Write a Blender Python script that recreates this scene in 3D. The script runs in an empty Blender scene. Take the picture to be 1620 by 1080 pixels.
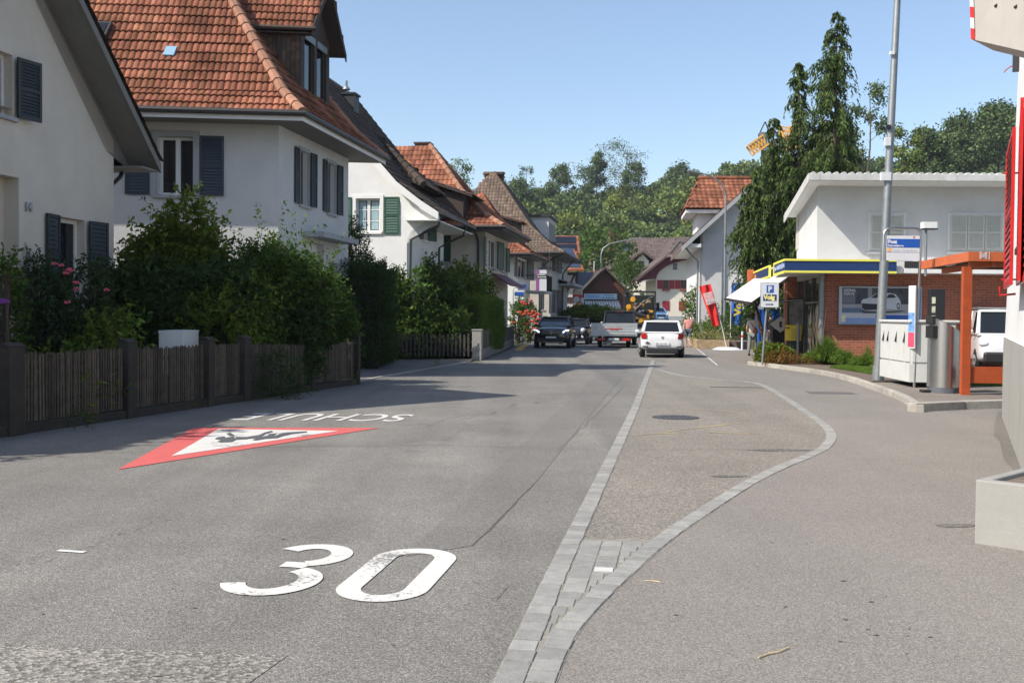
import bpy, math, random
import numpy as np
from mathutils import Matrix, Vector
R = math.radians
SC = bpy.context.scene
COL = SC.collection
# ---------------------------------------------------------------- camera
F, CX, CY, CAMH = 1700.0, 810.0, 540.0, 1.65      # focal length and frame in photograph pixels (1620 x 1080)
PITCH, ROLL = math.atan(43.0/1700), R(0.5)
fw = Vector((0, math.cos(PITCH), -math.sin(PITCH)))
r0 = Vector((1, 0, 0)); u0 = r0.cross(fw)
RT = r0*math.cos(ROLL) + u0*math.sin(ROLL); UP = u0*math.cos(ROLL) - r0*math.sin(ROLL)
cam = bpy.data.cameras.new('camera'); camo = bpy.data.objects.new('camera', cam); COL.objects.link(camo)
m = Matrix.Identity(4)
for i in range(3):
    m[i][0] = RT[i]; m[i][1] = UP[i]; m[i][2] = -fw[i]
m[2][3] = CAMH
camo.matrix_world = m
cam.sensor_width = 36; cam.lens = F/1620*36; cam.clip_end = 3000; cam.clip_start = 0.1
SC.camera = camo
# ---------------------------------------------------------------- light
SUN = Vector((-0.93, -0.46, 0.98)).normalized()     # towards the sun
w = bpy.data.worlds.new('World'); SC.world = w; w.use_nodes = True
nt = w.node_tree; sky = nt.nodes.new('ShaderNodeTexSky'); sky.sky_type = 'NISHITA'; sky.sun_disc = False
sky.sun_elevation = math.asin(SUN.z); sky.sun_rotation = math.atan2(SUN.x, SUN.y)
sky.air_density = 1.0; sky.dust_density = 1.8; sky.ozone_density = 1.2; sky.altitude = 450
nt.links.new(sky.outputs[0], nt.nodes['Background'].inputs[0]); nt.nodes['Background'].inputs[1].default_value = 0.12
sl = bpy.data.lights.new('sun', 'SUN'); sl.energy = 4.2; sl.angle = R(0.5); sl.color = (1, 0.93, 0.83)
so = bpy.data.objects.new('sun', sl); COL.objects.link(so); so.rotation_euler = SUN.to_track_quat('Z', 'Y').to_euler()
so.location = (-30, -10, 60)
SC.view_settings.view_transform = 'Standard'; SC.view_settings.look = 'None'; SC.view_settings.exposure = 0.74; SC.view_settings.gamma = 1
# ---------------------------------------------------------------- geometry helpers
def ray(px, py):
    return (fw + RT*((px-CX)/F) + UP*(-(py-CY)/F))
def G(px, py, z=0.0):
    d = ray(px, py); t = (z-CAMH)/d.z
    return Vector((0, 0, CAMH)) + d*t
def P(px, py, Y):
    d = ray(px, py); return Vector((0, 0, CAMH)) + d*(Y/d.y)
def GY(px, Y):                      # ground point under pixel column px at distance Y (near the horizon row)
    p = P(px, 497 + (px-CX)*0.0087, Y); return Vector((p.x, p.y, 0))
V = Vector
class MB:
    def __init__(s, T=None): s.v = []; s.f = []; s.m = []; s.T = T; s.cm = 0
    def mat(s, i): s.cm = i; return s
    def add(s, vs, fs):
        b = len(s.v)
        for p in vs:
            p = V(p); s.v.append(s.T @ p if s.T is not None else p)
        for f in fs: s.f.append([b+i for i in f]); s.m.append(s.cm)
        return s
    def poly(s, pts): return s.add(pts, [list(range(len(pts)))])
    def box(s, x0, x1, y0, y1, z0, z1):
        return s.add([(x0,y0,z0),(x1,y0,z0),(x1,y1,z0),(x0,y1,z0),(x0,y0,z1),(x1,y0,z1),(x1,y1,z1),(x0,y1,z1)],
                     [(0,3,2,1),(4,5,6,7),(0,1,5,4),(1,2,6,5),(2,3,7,6),(3,0,4,7)])
    def extr(s, pts, vec):
        n = len(pts); vec = V(vec); p = [V(q) for q in pts]
        return s.add(p + [q+vec for q in p], [list(range(n))[::-1], list(range(n, 2*n))] + [(i, (i+1) % n, (i+1) % n+n, i+n) for i in range(n)])
    def prism(s, xy, z0, z1): return s.extr([(x, y, z0) for x, y in xy], (0, 0, z1-z0))
    def beam(s, a, b, w, h, up=(0, 0, 1)):
        a = V(a); b = V(b); d = (b-a).normalized(); up = V(up)
        if abs(d.dot(up)) > .99: up = V((0, 1, 0))
        sd = d.cross(up).normalized()*w/2; u = sd.cross(d).normalized()*h/2
        return s.extr([a-sd-u, a+sd-u, a+sd+u, a-sd+u], b-a)
    def tube(s, pts, rs, n=8, cap=True):
        pts = [V(p) for p in pts]
        if not hasattr(rs, '__len__'): rs = [rs]*len(pts)
        vs = []; fs = []; ref = None
        for i, p in enumerate(pts):
            d = (pts[min(i+1, len(pts)-1)]-pts[max(i-1, 0)]).normalized()
            if ref is None: ref = V((0, 0, 1)) if abs(d.z) < .9 else V((1, 0, 0))
            a = d.cross(ref).normalized(); b = a.cross(d); ref = b
            for k in range(n):
                t = 2*math.pi*k/n; vs.append(p + (a*math.cos(t)+b*math.sin(t))*rs[i])
        for i in range(len(pts)-1):
            for k in range(n): fs.append((i*n+k, i*n+(k+1) % n, (i+1)*n+(k+1) % n, (i+1)*n+k))
        if cap: fs.append(list(range(n))[::-1]); fs.append([(len(pts)-1)*n+k for k in range(n)])
        return s.add(vs, fs)
    def ell(s, c, r, nu=12, nv=8, jit=0, rng=None):
        vs = []; fs = []
        for j in range(nv+1):
            ph = math.pi*j/nv
            for i in range(nu):
                th = 2*math.pi*i/nu; k = 1 + (rng.uniform(-jit, jit) if jit else 0)
                vs.append((c[0]+r[0]*k*math.sin(ph)*math.cos(th), c[1]+r[1]*k*math.sin(ph)*math.sin(th), c[2]+r[2]*k*math.cos(ph)))
        for j in range(nv):
            for i in range(nu): fs.append((j*nu+i, (j+1)*nu+i, (j+1)*nu+(i+1) % nu, j*nu+(i+1) % nu))
        return s.add(vs, fs)
    def build(s, name, mats, parent=None, smooth=False, bevel=0, label=None):
        if not isinstance(mats, (list, tuple)): mats = [mats]
        if s.m and max(s.m) >= len(mats): mats = list(mats)+[M['wood_dark']]
        off = wloc(parent)
        me = bpy.data.meshes.new(name)
        me.from_pydata([tuple(p-off) for p in s.v], [], s.f)
        for mt in mats: me.materials.append(mt)
        me.polygons.foreach_set('material_index', s.m)
        if smooth: me.polygons.foreach_set('use_smooth', [True]*len(s.f))
        me.validate(); me.update()
        o = bpy.data.objects.new(name, me); COL.objects.link(o)
        if parent: o.parent = parent
        if label: o['label'] = label
        if bevel:
            b = o.modifiers.new('bevel', 'BEVEL'); b.width = bevel; b.segments = 2; b.limit_method = 'ANGLE'
        if smooth and hasattr(me, 'set_sharp_from_angle'): me.set_sharp_from_angle(angle=R(40))
        return o
def wloc(o):
    l = V((0, 0, 0))
    while o is not None: l = l + o.location; o = o.parent
    return l
def thing(name, label, cat, loc=(0, 0, 0), group=None):
    o = bpy.data.objects.new(name, None); COL.objects.link(o); o.location = V(loc); o.empty_display_size = .3
    o['label'] = label; o['category'] = cat
    if group: o['group'] = group
    return o
def tag(o, label, cat, group=None, kind=None):
    o['label'] = label; o['category'] = cat
    if group: o['group'] = group
    if kind: o['kind'] = kind
    return o
def struct(o, label=None):
    o['kind'] = 'structure'
    if label: o['label'] = label
    return o
def dup(root, loc, label=None, group=None):
    r = root.copy(); COL.objects.link(r); r.location = V(loc)
    if label: r['label'] = label
    if group: r['group'] = group
    for ch in list(root.children):
        c = ch.copy(); COL.objects.link(c); c.parent = r
        for g in ch.children:
            d = g.copy(); COL.objects.link(d); d.parent = c
    return r
def frame(o, ang=0, ex=None, ey=None):
    """local axes: x right, y away; returns a matrix (may be skewed)"""
    ex = V(ex) if ex else V((math.cos(ang), math.sin(ang), 0)); ey = V(ey) if ey else V((-math.sin(ang), math.cos(ang), 0))
    m = Matrix.Identity(4); o = V(o)
    for i in range(3): m[i][0] = ex[i]; m[i][1] = ey[i]; m[i][3] = o[i]
    return m
def sideT(T):                      # wall frame of the x=0 side: runs along y, inward is -x
    m = Matrix.Identity(4)
    for i in range(3): m[i][0] = T[i][1]; m[i][1] = -T[i][0]; m[i][3] = T[i][3]
    return m
def sideL(T):                      # wall frame of a side facing -x: runs along y, inward is +x
    m = Matrix.Identity(4)
    for i in range(3): m[i][0] = T[i][1]; m[i][1] = T[i][0]; m[i][3] = T[i][3]
    return m
def shift(T, x, y, z=0): return T @ Matrix.Translation((x, y, z))
def hit(T, px, py, y=0.0):         # where the sight line meets the local plane y=const -> (x, z)
    Ti = T.inverted(); o = Ti @ V((0, 0, CAMH)); d = Ti.to_3x3() @ ray(px, py); t = (y-o.y)/d.y
    q = o+d*t; return q.x, q.z
# ---------------------------------------------------------------- materials
def mat(name, col, rough=.7, metal=0, var=.12, vs=3.0, bump=0, bs=60, isl=0, spec=.5, dirt=0, trans=0, emit=0, streak=0, hue=0):
    m = bpy.data.materials.new(name); m.use_nodes = True; n = m.node_tree.nodes; L = m.node_tree.links
    b = n['Principled BSDF']; b.inputs['Roughness'].default_value = rough; b.inputs['Metallic'].default_value = metal
    b.inputs['Specular IOR Level'].default_value = spec
    tc = n.new('ShaderNodeTexCoord'); co = tc.outputs['Object']
    c = (*col, 1); cur = None
    def mix(a, bb, fac, mode='MIX'):
        x = n.new('ShaderNodeMix'); x.data_type = 'RGBA'; x.blend_type = mode
        for s, v in ((x.inputs[6], a), (x.inputs[7], bb), (x.inputs[0], fac)):
            if hasattr(v, 'links') or hasattr(v, 'is_linked'): L.new(v, s)
            else: s.default_value = v
        return x.outputs[2]
    cur = c
    if var:
        t = n.new('ShaderNodeTexNoise'); t.inputs['Scale'].default_value = vs; t.inputs['Detail'].default_value = 6; t.inputs['Roughness'].default_value = .65
        L.new(co, t.inputs['Vector'])
        r = n.new('ShaderNodeMapRange'); L.new(t.outputs[0], r.inputs[0]); r.inputs[1].default_value = .3; r.inputs[2].default_value = .7
        r.inputs[3].default_value = 1-var; r.inputs[4].default_value = 1+var
        v = n.new('ShaderNodeVectorMath'); v.operation = 'SCALE'; v.inputs[0].default_value = col; L.new(r.outputs[0], v.inputs['Scale']); cur = v.outputs[0]
    if isl:
        g = n.new('ShaderNodeNewGeometry'); h = n.new('ShaderNodeHueSaturation')
        r = n.new('ShaderNodeMapRange'); L.new(g.outputs['Random Per Island'], r.inputs[0]); r.inputs[3].default_value = 1-isl; r.inputs[4].default_value = 1+isl
        L.new(r.outputs[0], h.inputs['Value'])
        if hue:
            wn = n.new('ShaderNodeTexWhiteNoise'); wn.noise_dimensions = '1D'; L.new(g.outputs['Random Per Island'], wn.inputs['W'])
            r2 = n.new('ShaderNodeMapRange'); L.new(wn.outputs[0], r2.inputs[0]); r2.inputs[3].default_value = .5-hue; r2.inputs[4].default_value = .5+hue
            L.new(r2.outputs[0], h.inputs['Hue'])
        if hasattr(cur, 'is_linked'): L.new(cur, h.inputs['Color'])
        else: h.inputs['Color'].default_value = cur
        cur = h.outputs[0]
    if dirt or streak:
        t = n.new('ShaderNodeTexNoise'); t.inputs['Scale'].default_value = 1.3 if dirt else 1.0; t.inputs['Detail'].default_value = 8
        mp = n.new('ShaderNodeMapping'); L.new(co, mp.inputs[0]); mp.inputs['Scale'].default_value = (3, 3, .8) if streak else (1, 1, 1)
        L.new(mp.outputs[0], t.inputs['Vector'])
        r = n.new('ShaderNodeMapRange'); L.new(t.outputs[0], r.inputs[0]); r.inputs[1].default_value = .5 if not dirt > .6 else .40; r.inputs[2].default_value = .75
        r.inputs[4].default_value = max(dirt, streak)
        cur = mix(cur if hasattr(cur, 'is_linked') else c, (col[0]*.35, col[1]*.33, col[2]*.3, 1), r.outputs[0])
    if hasattr(cur, 'is_linked'): L.new(cur, b.inputs['Base Color'])
    else: b.inputs['Base Color'].default_value = cur
    if bump:
        t = n.new('ShaderNodeTexNoise'); t.inputs['Scale'].default_value = bs; t.inputs['Detail'].default_value = 3; L.new(co, t.inputs['Vector'])
        bp = n.new('ShaderNodeBump'); bp.inputs['Strength'].default_value = bump; bp.inputs['Distance'].default_value = .02
        L.new(t.outputs[0], bp.inputs['Height']); L.new(bp.outputs[0], b.inputs['Normal'])
    if trans:
        tr = n.new('ShaderNodeBsdfTranslucent'); ms = n.new('ShaderNodeMixShader'); ms.inputs[0].default_value = trans
        if hasattr(cur, 'is_linked'): L.new(cur, tr.inputs[0])
        else: tr.inputs[0].default_value = cur
        L.new(b.outputs[0], ms.inputs[1]); L.new(tr.outputs[0], ms.inputs[2]); L.new(ms.outputs[0], n['Material Output'].inputs[0])
    if emit:
        b.inputs['Emission Color'].default_value = c; b.inputs['Emission Strength'].default_value = emit
    return m
def leafm(name, col, isl=.45, hue=.03, trans=.35): return mat(name, tuple(min(.3, c*k) for c, k in zip(col, (1.55, 1.5, 1.35))), .65, var=.3, vs=.9, isl=isl, hue=hue, trans=trans, spec=.15)
M = {}
M['stucco_grey'] = mat('grey white stucco', (.53, .53, .52), .9, var=.08, vs=.8, bump=.5, bs=45, streak=.06)
M['stucco_cream'] = mat('cream stucco', (.58, .535, .455), .9, var=.08, vs=.8, bump=.7, bs=30, streak=.05)
M['stucco_white'] = mat('white stucco', (.64, .64, .63), .9, var=.07, vs=.8, bump=.4, bs=45, streak=.05)
M['stucco_beige'] = mat('beige stucco', (.55, .50, .42), .9, var=.08, vs=.8, bump=.5, bs=45, streak=.15)
M['stucco_dull'] = mat('dull grey stucco', (.42, .40, .37), .9, var=.08, vs=.8, bump=.5, bs=45, streak=.15)
M['plaster_warm'] = mat('warm white plaster', (.68, .63, .52), .9, var=.04, vs=.8, bump=.3, bs=40, streak=.05)
M['plinth_grey'] = mat('grey painted plinth', (.30, .29, .265), .85, var=.06, vs=1.2, bump=.3, bs=40, streak=.2)
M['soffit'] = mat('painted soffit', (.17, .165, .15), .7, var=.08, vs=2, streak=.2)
M['white_trim'] = mat('white painted trim', (.66, .66, .64), .6, var=.05)
M['stone_trim'] = mat('grey stone trim', (.33, .34, .35), .8, var=.1, bump=.2)
M['blue_shutter'] = mat('blue grey shutter paint', (.024, .038, .054), .55, var=.12, vs=6)
M['slate_shutter'] = mat('slate green shutter paint', (.022, .028, .031), .6, var=.15, vs=6)
M['green_shutter'] = mat('dark green shutter paint', (.02, .075, .05), .5, var=.15, vs=6)
M['dim_shutter'] = mat('brown grey shutter paint', (.085, .08, .07), .6, var=.15, vs=6)
M['red_shutter'] = mat('dark red shutter paint', (.25, .012, .02), .5, var=.1, vs=6)
M['bright_red'] = mat('glossy red paint', (.42, .012, .012), .35, var=.1, vs=6)
M['pale_shutter'] = mat('pale grey shutter paint', (.46, .46, .40), .6, var=.06, vs=6)
M['glass'] = mat('window glass', (.012, .015, .018), .04, var=0, spec=.45)
M['roof_glass'] = mat('roof window glass', (.25, .4, .5), .08, var=0, spec=.8)
M['curtain'] = mat('blue curtain', (.3, .42, .45), .8, var=.2, vs=20)
M['blackroom'] = mat('dark interior', (.02, .02, .022), .9, var=0)
M['tile_orange'] = mat('orange clay tile', (.245, .100, .060), .95, var=.35, vs=1.6, isl=.32, hue=.006, dirt=.95, bump=.2, spec=.15)
M['tile_ridge'] = mat('ridge clay tile', (.30, .15, .095), .95, var=.2, vs=4, isl=.2, dirt=.3)
M['tile_brown'] = mat('brown clay tile', (.085, .06, .045), .8, var=.3, vs=2, isl=.4, hue=.02, dirt=.4)
M['tile_dark'] = mat('dark roof tile', (.05, .036, .027), .9, var=.3, vs=3, isl=.4)
M['tile_greybrown'] = mat('weathered brown tile', (.115, .082, .06), .95, var=.25, vs=2, isl=.35, hue=.02, dirt=.35)
M['tile_far'] = mat('far brown tile', (.105, .078, .068), .95, var=.2, vs=2, isl=.25)
M['tile_white'] = mat('pale concrete tile', (.50, .50, .48), .8, var=.1, vs=5, isl=.1, dirt=.3)
M['wood_dark'] = mat('dark brown wood', (.035, .022, .016), .7, var=.3, vs=9, bump=.3, isl=.3)
M['wood_brown'] = mat('red brown wood', (.10, .035, .018), .7, var=.25, vs=8, bump=.2)
M['wood_grey'] = mat('weathered wood in shade tone', (.075, .060, .042), .85, var=.35, vs=7, bump=.5, bs=30, isl=.45)  # weathered fence wood, its colour darkened to carry the shade on the fence
M['wood_post'] = mat('weathered post in shade tone', (.038, .031, .023), .9, var=.3, vs=5, bump=.5, bs=25)  # post tone lowered to hold the garden shade
M['concrete'] = mat('concrete', (.265, .258, .237), .9, var=.12, vs=2.5, bump=.10, bs=40, dirt=.15)
M['concrete_dark'] = mat('concrete in shade tone', (.034, .03, .023), .95, var=.3, vs=2.5, bump=.5, bs=30, dirt=.4)  # concrete darkened along with the fence, shade kept in the colour
M['kerb'] = mat('granite kerb', (.34, .32, .28), .9, var=.2, vs=6, bump=.5, bs=80, dirt=.45, isl=.12)
M['metal_grey'] = mat('galvanised steel', (.25, .265, .27), .5, metal=.6, var=.12, vs=8)
M['metal_dark'] = mat('dark metal', (.03, .03, .032), .5, metal=.3, var=.1)
M['orange_post'] = mat('post orange in shade tone', (.36, .065, .015), .55, var=.15, vs=5, dirt=.2)  # shelter orange darkened to hold the posts' shade, plus random dirt
M['steel'] = mat('brushed stainless steel', (.50, .49, .47), .33, metal=1, var=.08, vs=5)
M['gutter'] = mat('dark gutter', (.03, .028, .027), .5, var=.1)
M['orange_paint'] = mat('orange shelter paint', (.50, .12, .04), .5, var=.12, vs=5, dirt=.15)
M['cabinet'] = mat('light grey cabinet paint', (.52, .53, .51), .5, var=.05, vs=3, streak=.06)
M['black'] = mat('black plastic', (.015, .015, .016), .5, var=0)
M['rubber'] = mat('tyre rubber', (.010, .010, .010), .9, var=.1)
M['white_paint'] = mat('white gloss paint', (.80, .80, .80), .25, var=.02)
M['yellow'] = mat('yellow paint', (.72, .52, .02), .45, var=.05)
M['yellow_trim'] = mat('lime yellow trim', (.72, .68, .10), .45, var=.05)
M['navy'] = mat('navy fascia', (.012, .035, .12), .35, var=.05)
M['blue'] = mat('signal blue', (.015, .09, .38), .4, var=.05)
M['red'] = mat('signal red', (.62, .03, .025), .5, var=.08)
M['white_cloth'] = mat('white awning cloth', (.72, .72, .70), .8, var=.03, trans=.25)
M['paper'] = mat('white print', (.62, .63, .65), .5, var=.03)
M['purple'] = mat('purple print', (.28, .08, .28), .5, var=.05)
M['burgundy'] = mat('burgundy paint', (.13, .015, .03), .6, var=.1)
M['solar'] = mat('solar panel', (.03, .05, .09), .15, var=.1, spec=.6)
M['bark'] = mat('bark', (.075, .055, .04), .9, var=.3, vs=9, bump=.6, bs=20)
M['soil'] = mat('soil and chippings', (.13, .10, .075), .95, var=.35, vs=9, bump=.6, bs=40)
M['skin'] = mat('skin', (.45, .24, .16), .55, var=.05)
# brick
def brickm():
    m = mat('red brick', (.30, .085, .045), .85, var=.2, vs=4, bump=.2); n = m.node_tree.nodes; L = m.node_tree.links
    b = n['Principled BSDF']; br = n.new('ShaderNodeTexBrick'); tc = n.new('ShaderNodeTexCoord')
    mp = n.new('ShaderNodeMapping'); mp.vector_type = 'POINT'; mp.inputs['Rotation'].default_value = (R(90), 0, 0)
    sx = n.new('ShaderNodeSeparateXYZ'); cb = n.new('ShaderNodeCombineXYZ'); ad = n.new('ShaderNodeMath'); ad.operation = 'ADD'
    L.new(tc.outputs['Object'], sx.inputs[0]); L.new(sx.outputs[0], ad.inputs[0]); L.new(sx.outputs[1], ad.inputs[1])
    L.new(ad.outputs[0], cb.inputs[0]); L.new(sx.outputs[2], cb.inputs[1]); L.new(cb.outputs[0], br.inputs['Vector'])
    br.inputs['Scale'].default_value = 1; br.inputs['Brick Width'].default_value = .26; br.inputs['Row Height'].default_value = .085
    br.inputs['Mortar Size'].default_value = .008; br.inputs['Mortar Smooth'].default_value = .2
    br.inputs['Color1'].default_value = (.36, .11, .060, 1); br.inputs['Color2'].default_value = (.24, .075, .042, 1); br.inputs['Mortar'].default_value = (.36, .2, .14, 1)
    L.new(br.outputs[0], b.inputs['Base Color']); return m
M['brick'] = brickm()
# asphalt with visible aggregate
def asphalt(name, base, agg, sc=130, agf=.5, patch=.16, tint=(1, 1, 1), bump=.5):
    m = bpy.data.materials.new(name); m.use_nodes = True; n = m.node_tree.nodes; L = m.node_tree.links; b = n['Principled BSDF']
    b.inputs['Roughness'].default_value = .82; b.inputs['Specular IOR Level'].default_value = .35
    tc = n.new('ShaderNodeTexCoord'); co = tc.outputs['Object']
    vo = n.new('ShaderNodeTexVoronoi'); vo.inputs['Scale'].default_value = sc; L.new(co, vo.inputs['Vector'])
    sp = n.new('ShaderNodeSeparateColor'); L.new(vo.outputs['Color'], sp.inputs[0])
    r1 = n.new('ShaderNodeValToRGB'); L.new(sp.outputs[0], r1.inputs[0]); e = r1.color_ramp.elements
    e[0].position = .0; e[0].color = (base[0]*.5, base[1]*.5, base[2]*.5, 1); e[1].position = 1; e[1].color = (*agg, 1)
    e2 = r1.color_ramp.elements.new(1-agf); e2.color = (*base, 1)
    no = n.new('ShaderNodeTexNoise'); no.inputs['Scale'].default_value = .55; no.inputs['Detail'].default_value = 9; no.inputs['Roughness'].default_value = .62; L.new(co, no.inputs['Vector'])
    mr = n.new('ShaderNodeMapRange'); L.new(no.outputs[0], mr.inputs[0]); mr.inputs[1].default_value = .3; mr.inputs[2].default_value = .7; mr.inputs[3].default_value = 1-patch; mr.inputs[4].default_value = 1+patch
    # wheel tracks and wear run along the street
    mp = n.new('ShaderNodeMapping'); mp.inputs['Rotation'].default_value = (0, 0, R(8.5)); mp.inputs['Scale'].default_value = (1.15, .035, 1); L.new(co, mp.inputs[0])
    n2 = n.new('ShaderNodeTexNoise'); n2.inputs['Scale'].default_value = 1; n2.inputs['Detail'].default_value = 4; L.new(mp.outputs[0], n2.inputs['Vector'])
    m2 = n.new('ShaderNodeMapRange'); L.new(n2.outputs[0], m2.inputs[0]); m2.inputs[1].default_value = .35; m2.inputs[2].default_value = .65; m2.inputs[3].default_value = 1-patch*.8; m2.inputs[4].default_value = 1+patch*.6
    # small dark pits, clustered
    n3 = n.new('ShaderNodeTexNoise'); n3.inputs['Scale'].default_value = 9; n3.inputs['Detail'].default_value = 10; n3.inputs['Roughness'].default_value = .8; L.new(co, n3.inputs['Vector'])
    m3 = n.new('ShaderNodeMapRange'); L.new(n3.outputs[0], m3.inputs[0]); m3.inputs[1].default_value = .66; m3.inputs[2].default_value = .74; m3.inputs[3].default_value = 1; m3.inputs[4].default_value = .62
    a1 = n.new('ShaderNodeMath'); a1.operation = 'MULTIPLY'; L.new(mr.outputs[0], a1.inputs[0]); L.new(m2.outputs[0], a1.inputs[1])
    a2 = n.new('ShaderNodeMath'); a2.operation = 'MULTIPLY'; L.new(a1.outputs[0], a2.inputs[0]); L.new(m3.outputs[0], a2.inputs[1])
    v = n.new('ShaderNodeVectorMath'); v.operation = 'SCALE'; L.new(r1.outputs[0], v.inputs[0]); L.new(a2.outputs[0], v.inputs['Scale'])
    L.new(v.outputs[0], b.inputs['Base Color'])
    bp = n.new('ShaderNodeBump'); bp.inputs['Strength'].default_value = bump; bp.inputs['Distance'].default_value = .006; L.new(vo.outputs['Distance'], bp.inputs['Height']); L.new(bp.outputs[0], b.inputs['Normal'])
    return m
M['road'] = asphalt('road asphalt', (.182, .173, .157), (.30, .287, .255), 140, .33, .17)
M['bay'] = asphalt('coarse bay asphalt', (.19, .174, .15), (.35, .32, .27), 100, .42, .12)
M['walk'] = asphalt('reddish walk asphalt', (.215, .196, .174), (.32, .298, .268), 170, .35, .07, bump=.35)
M['patch'] = asphalt('coarse patch asphalt', (.165, .156, .14), (.33, .31, .27), 60, .5, .14, bump=.7)
M['repair'] = asphalt('smooth repair asphalt', (.172, .164, .15), (.27, .26, .235), 150, .3, .1)
M['drive'] = asphalt('driveway asphalt', (.165, .158, .148), (.27, .26, .245), 130, .33, .15)
M['bitumen'] = mat('bitumen seam', (.095, .09, .08), .8, var=.3, vs=20)
def wornpaint(name, col, wear=.5, under=(.14, .135, .13)):
    m = mat(name, col, .7, var=.07, vs=5); n = m.node_tree.nodes; L = m.node_tree.links; b = n['Principled BSDF']
    src = b.inputs['Base Color'].links[0].from_socket
    tc = n.new('ShaderNodeTexCoord'); t = n.new('ShaderNodeTexNoise'); t.inputs['Scale'].default_value = 30; t.inputs['Detail'].default_value = 8; t.inputs['Roughness'].default_value = .75
    L.new(tc.outputs['Object'], t.inputs['Vector'])
    t2 = n.new('ShaderNodeTexNoise'); t2.inputs['Scale'].default_value = 1.7; L.new(tc.outputs['Object'], t2.inputs['Vector'])
    ad = n.new('ShaderNodeMath'); ad.operation = 'ADD'; L.new(t.outputs[0], ad.inputs[0]); L.new(t2.outputs[0], ad.inputs[1])
    r = n.new('ShaderNodeMapRange'); L.new(ad.outputs[0], r.inputs[0]); r.inputs[1].default_value = 1.22-.2*wear; r.inputs[2].default_value = 1.28-.2*wear; r.inputs[4].default_value = .85
    x = n.new('ShaderNodeMix'); x.data_type = 'RGBA'; L.new(r.outputs[0], x.inputs[0]); L.new(src, x.inputs[6]); x.inputs[7].default_value = (*under, 1)
    L.new(x.outputs[2], b.inputs['Base Color']); return m
M['mark_white'] = wornpaint('worn white road paint', (.54, .53, .50), .62)
M['mark_school'] = wornpaint('school lettering paint', (.54, .53, .50), .15)
M['mark_old'] = wornpaint('old white road paint', (.58, .58, .55), .5)
M['mark_red'] = wornpaint('red road paint', (.50, .10, .09), .1)
M['mark_yellow'] = wornpaint('faded yellow paint', (.42, .33, .14), 1.05, (.19, .175, .15))
M['mark_grey'] = mat('dark grey road paint', (.075, .08, .085), .8, var=.1)
M['sett'] = mat('granite setts', (.245, .243, .228), .85, var=.15, vs=12, isl=.16, hue=.01, bump=.4, bs=120)
M['grass_ground'] = mat('garden ground', (.055, .075, .025), .95, var=.4, vs=2, bump=.6, bs=30)
# ---------------------------------------------------------------- building helpers
def wall(mb, L, H, holes=(), dep=.2, x0=0.0, z0=0.0):
    """rectangular wall in the plane y=0 with rectangular openings and reveals"""
    xs = sorted(set([x0, L] + [h[0] for h in holes] + [h[1] for h in holes])); zs = sorted(set([z0, H] + [h[2] for h in holes] + [h[3] for h in holes]))
    xs = [x for x in xs if x0-1e-6 <= x <= L+1e-6]; zs = [z for z in zs if z0-1e-6 <= z <= H+1e-6]
    for i in range(len(xs)-1):
        for j in range(len(zs)-1):
            cx = (xs[i]+xs[i+1])/2; cz = (zs[j]+zs[j+1])/2
            if any(h[0] < cx < h[1] and h[2] < cz < h[3] for h in holes): continue
            mb.poly([(xs[i], 0, zs[j]), (xs[i+1], 0, zs[j]), (xs[i+1], 0, zs[j+1]), (xs[i], 0, zs[j+1])])
    for a, b, c, d in holes:
        mb.poly([(a, 0, c), (a, dep, c), (a, dep, d), (a, 0, d)]); mb.poly([(b, 0, c), (b, 0, d), (b, dep, d), (b, dep, c)])
        mb.poly([(a, 0, c), (b, 0, c), (b, dep, c), (a, dep, c)]); mb.poly([(a, 0, d), (a, dep, d), (b, dep, d), (b, 0, d)])
def shutter(T, par, x0, x1, z0, z1, m, n=12, y=-.05, swing=0, label=None):
    if n == 0: return MB(T).box(x0, x1, y, y+.04, z0, z1).build('shutter', m, par, label=label)
    w = x1-x0; mb = MB(T @ Matrix.Translation((x0, y, 0)) @ Matrix.Rotation(swing, 4, 'Z'))
    s = min(.06, w*.14); t = .035
    mb.box(0, s, 0, t, z0, z1); mb.box(w-s, w, 0, t, z0, z1); mb.box(s, w-s, .002, t-.002, z0, z0+s); mb.box(s, w-s, .002, t-.002, z1-s, z1)
    zm = (z0+z1)/2; mb.box(s, w-s, .002, t-.002, zm-s/2, zm+s/2)
    if n:
        dz = (z1-z0-2*s)/n
        for i in range(n):
            z = z0+s+dz*(i+.5)
            if abs(z-zm) < s/2: continue
            mb.extr([(s, .004, z-dz*.42), (s, .012, z-dz*.48), (s, t-.004, z+dz*.40), (s, t-.012, z+dz*.46)], (w-2*s, 0, 0))
        mb.poly([(s, t-.003, z0+s), (w-s, t-.003, z0+s), (w-s, t-.003, z1-s), (s, t-.003, z1-s)])
    return mb.build('shutter', m, par, label=label)
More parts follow.
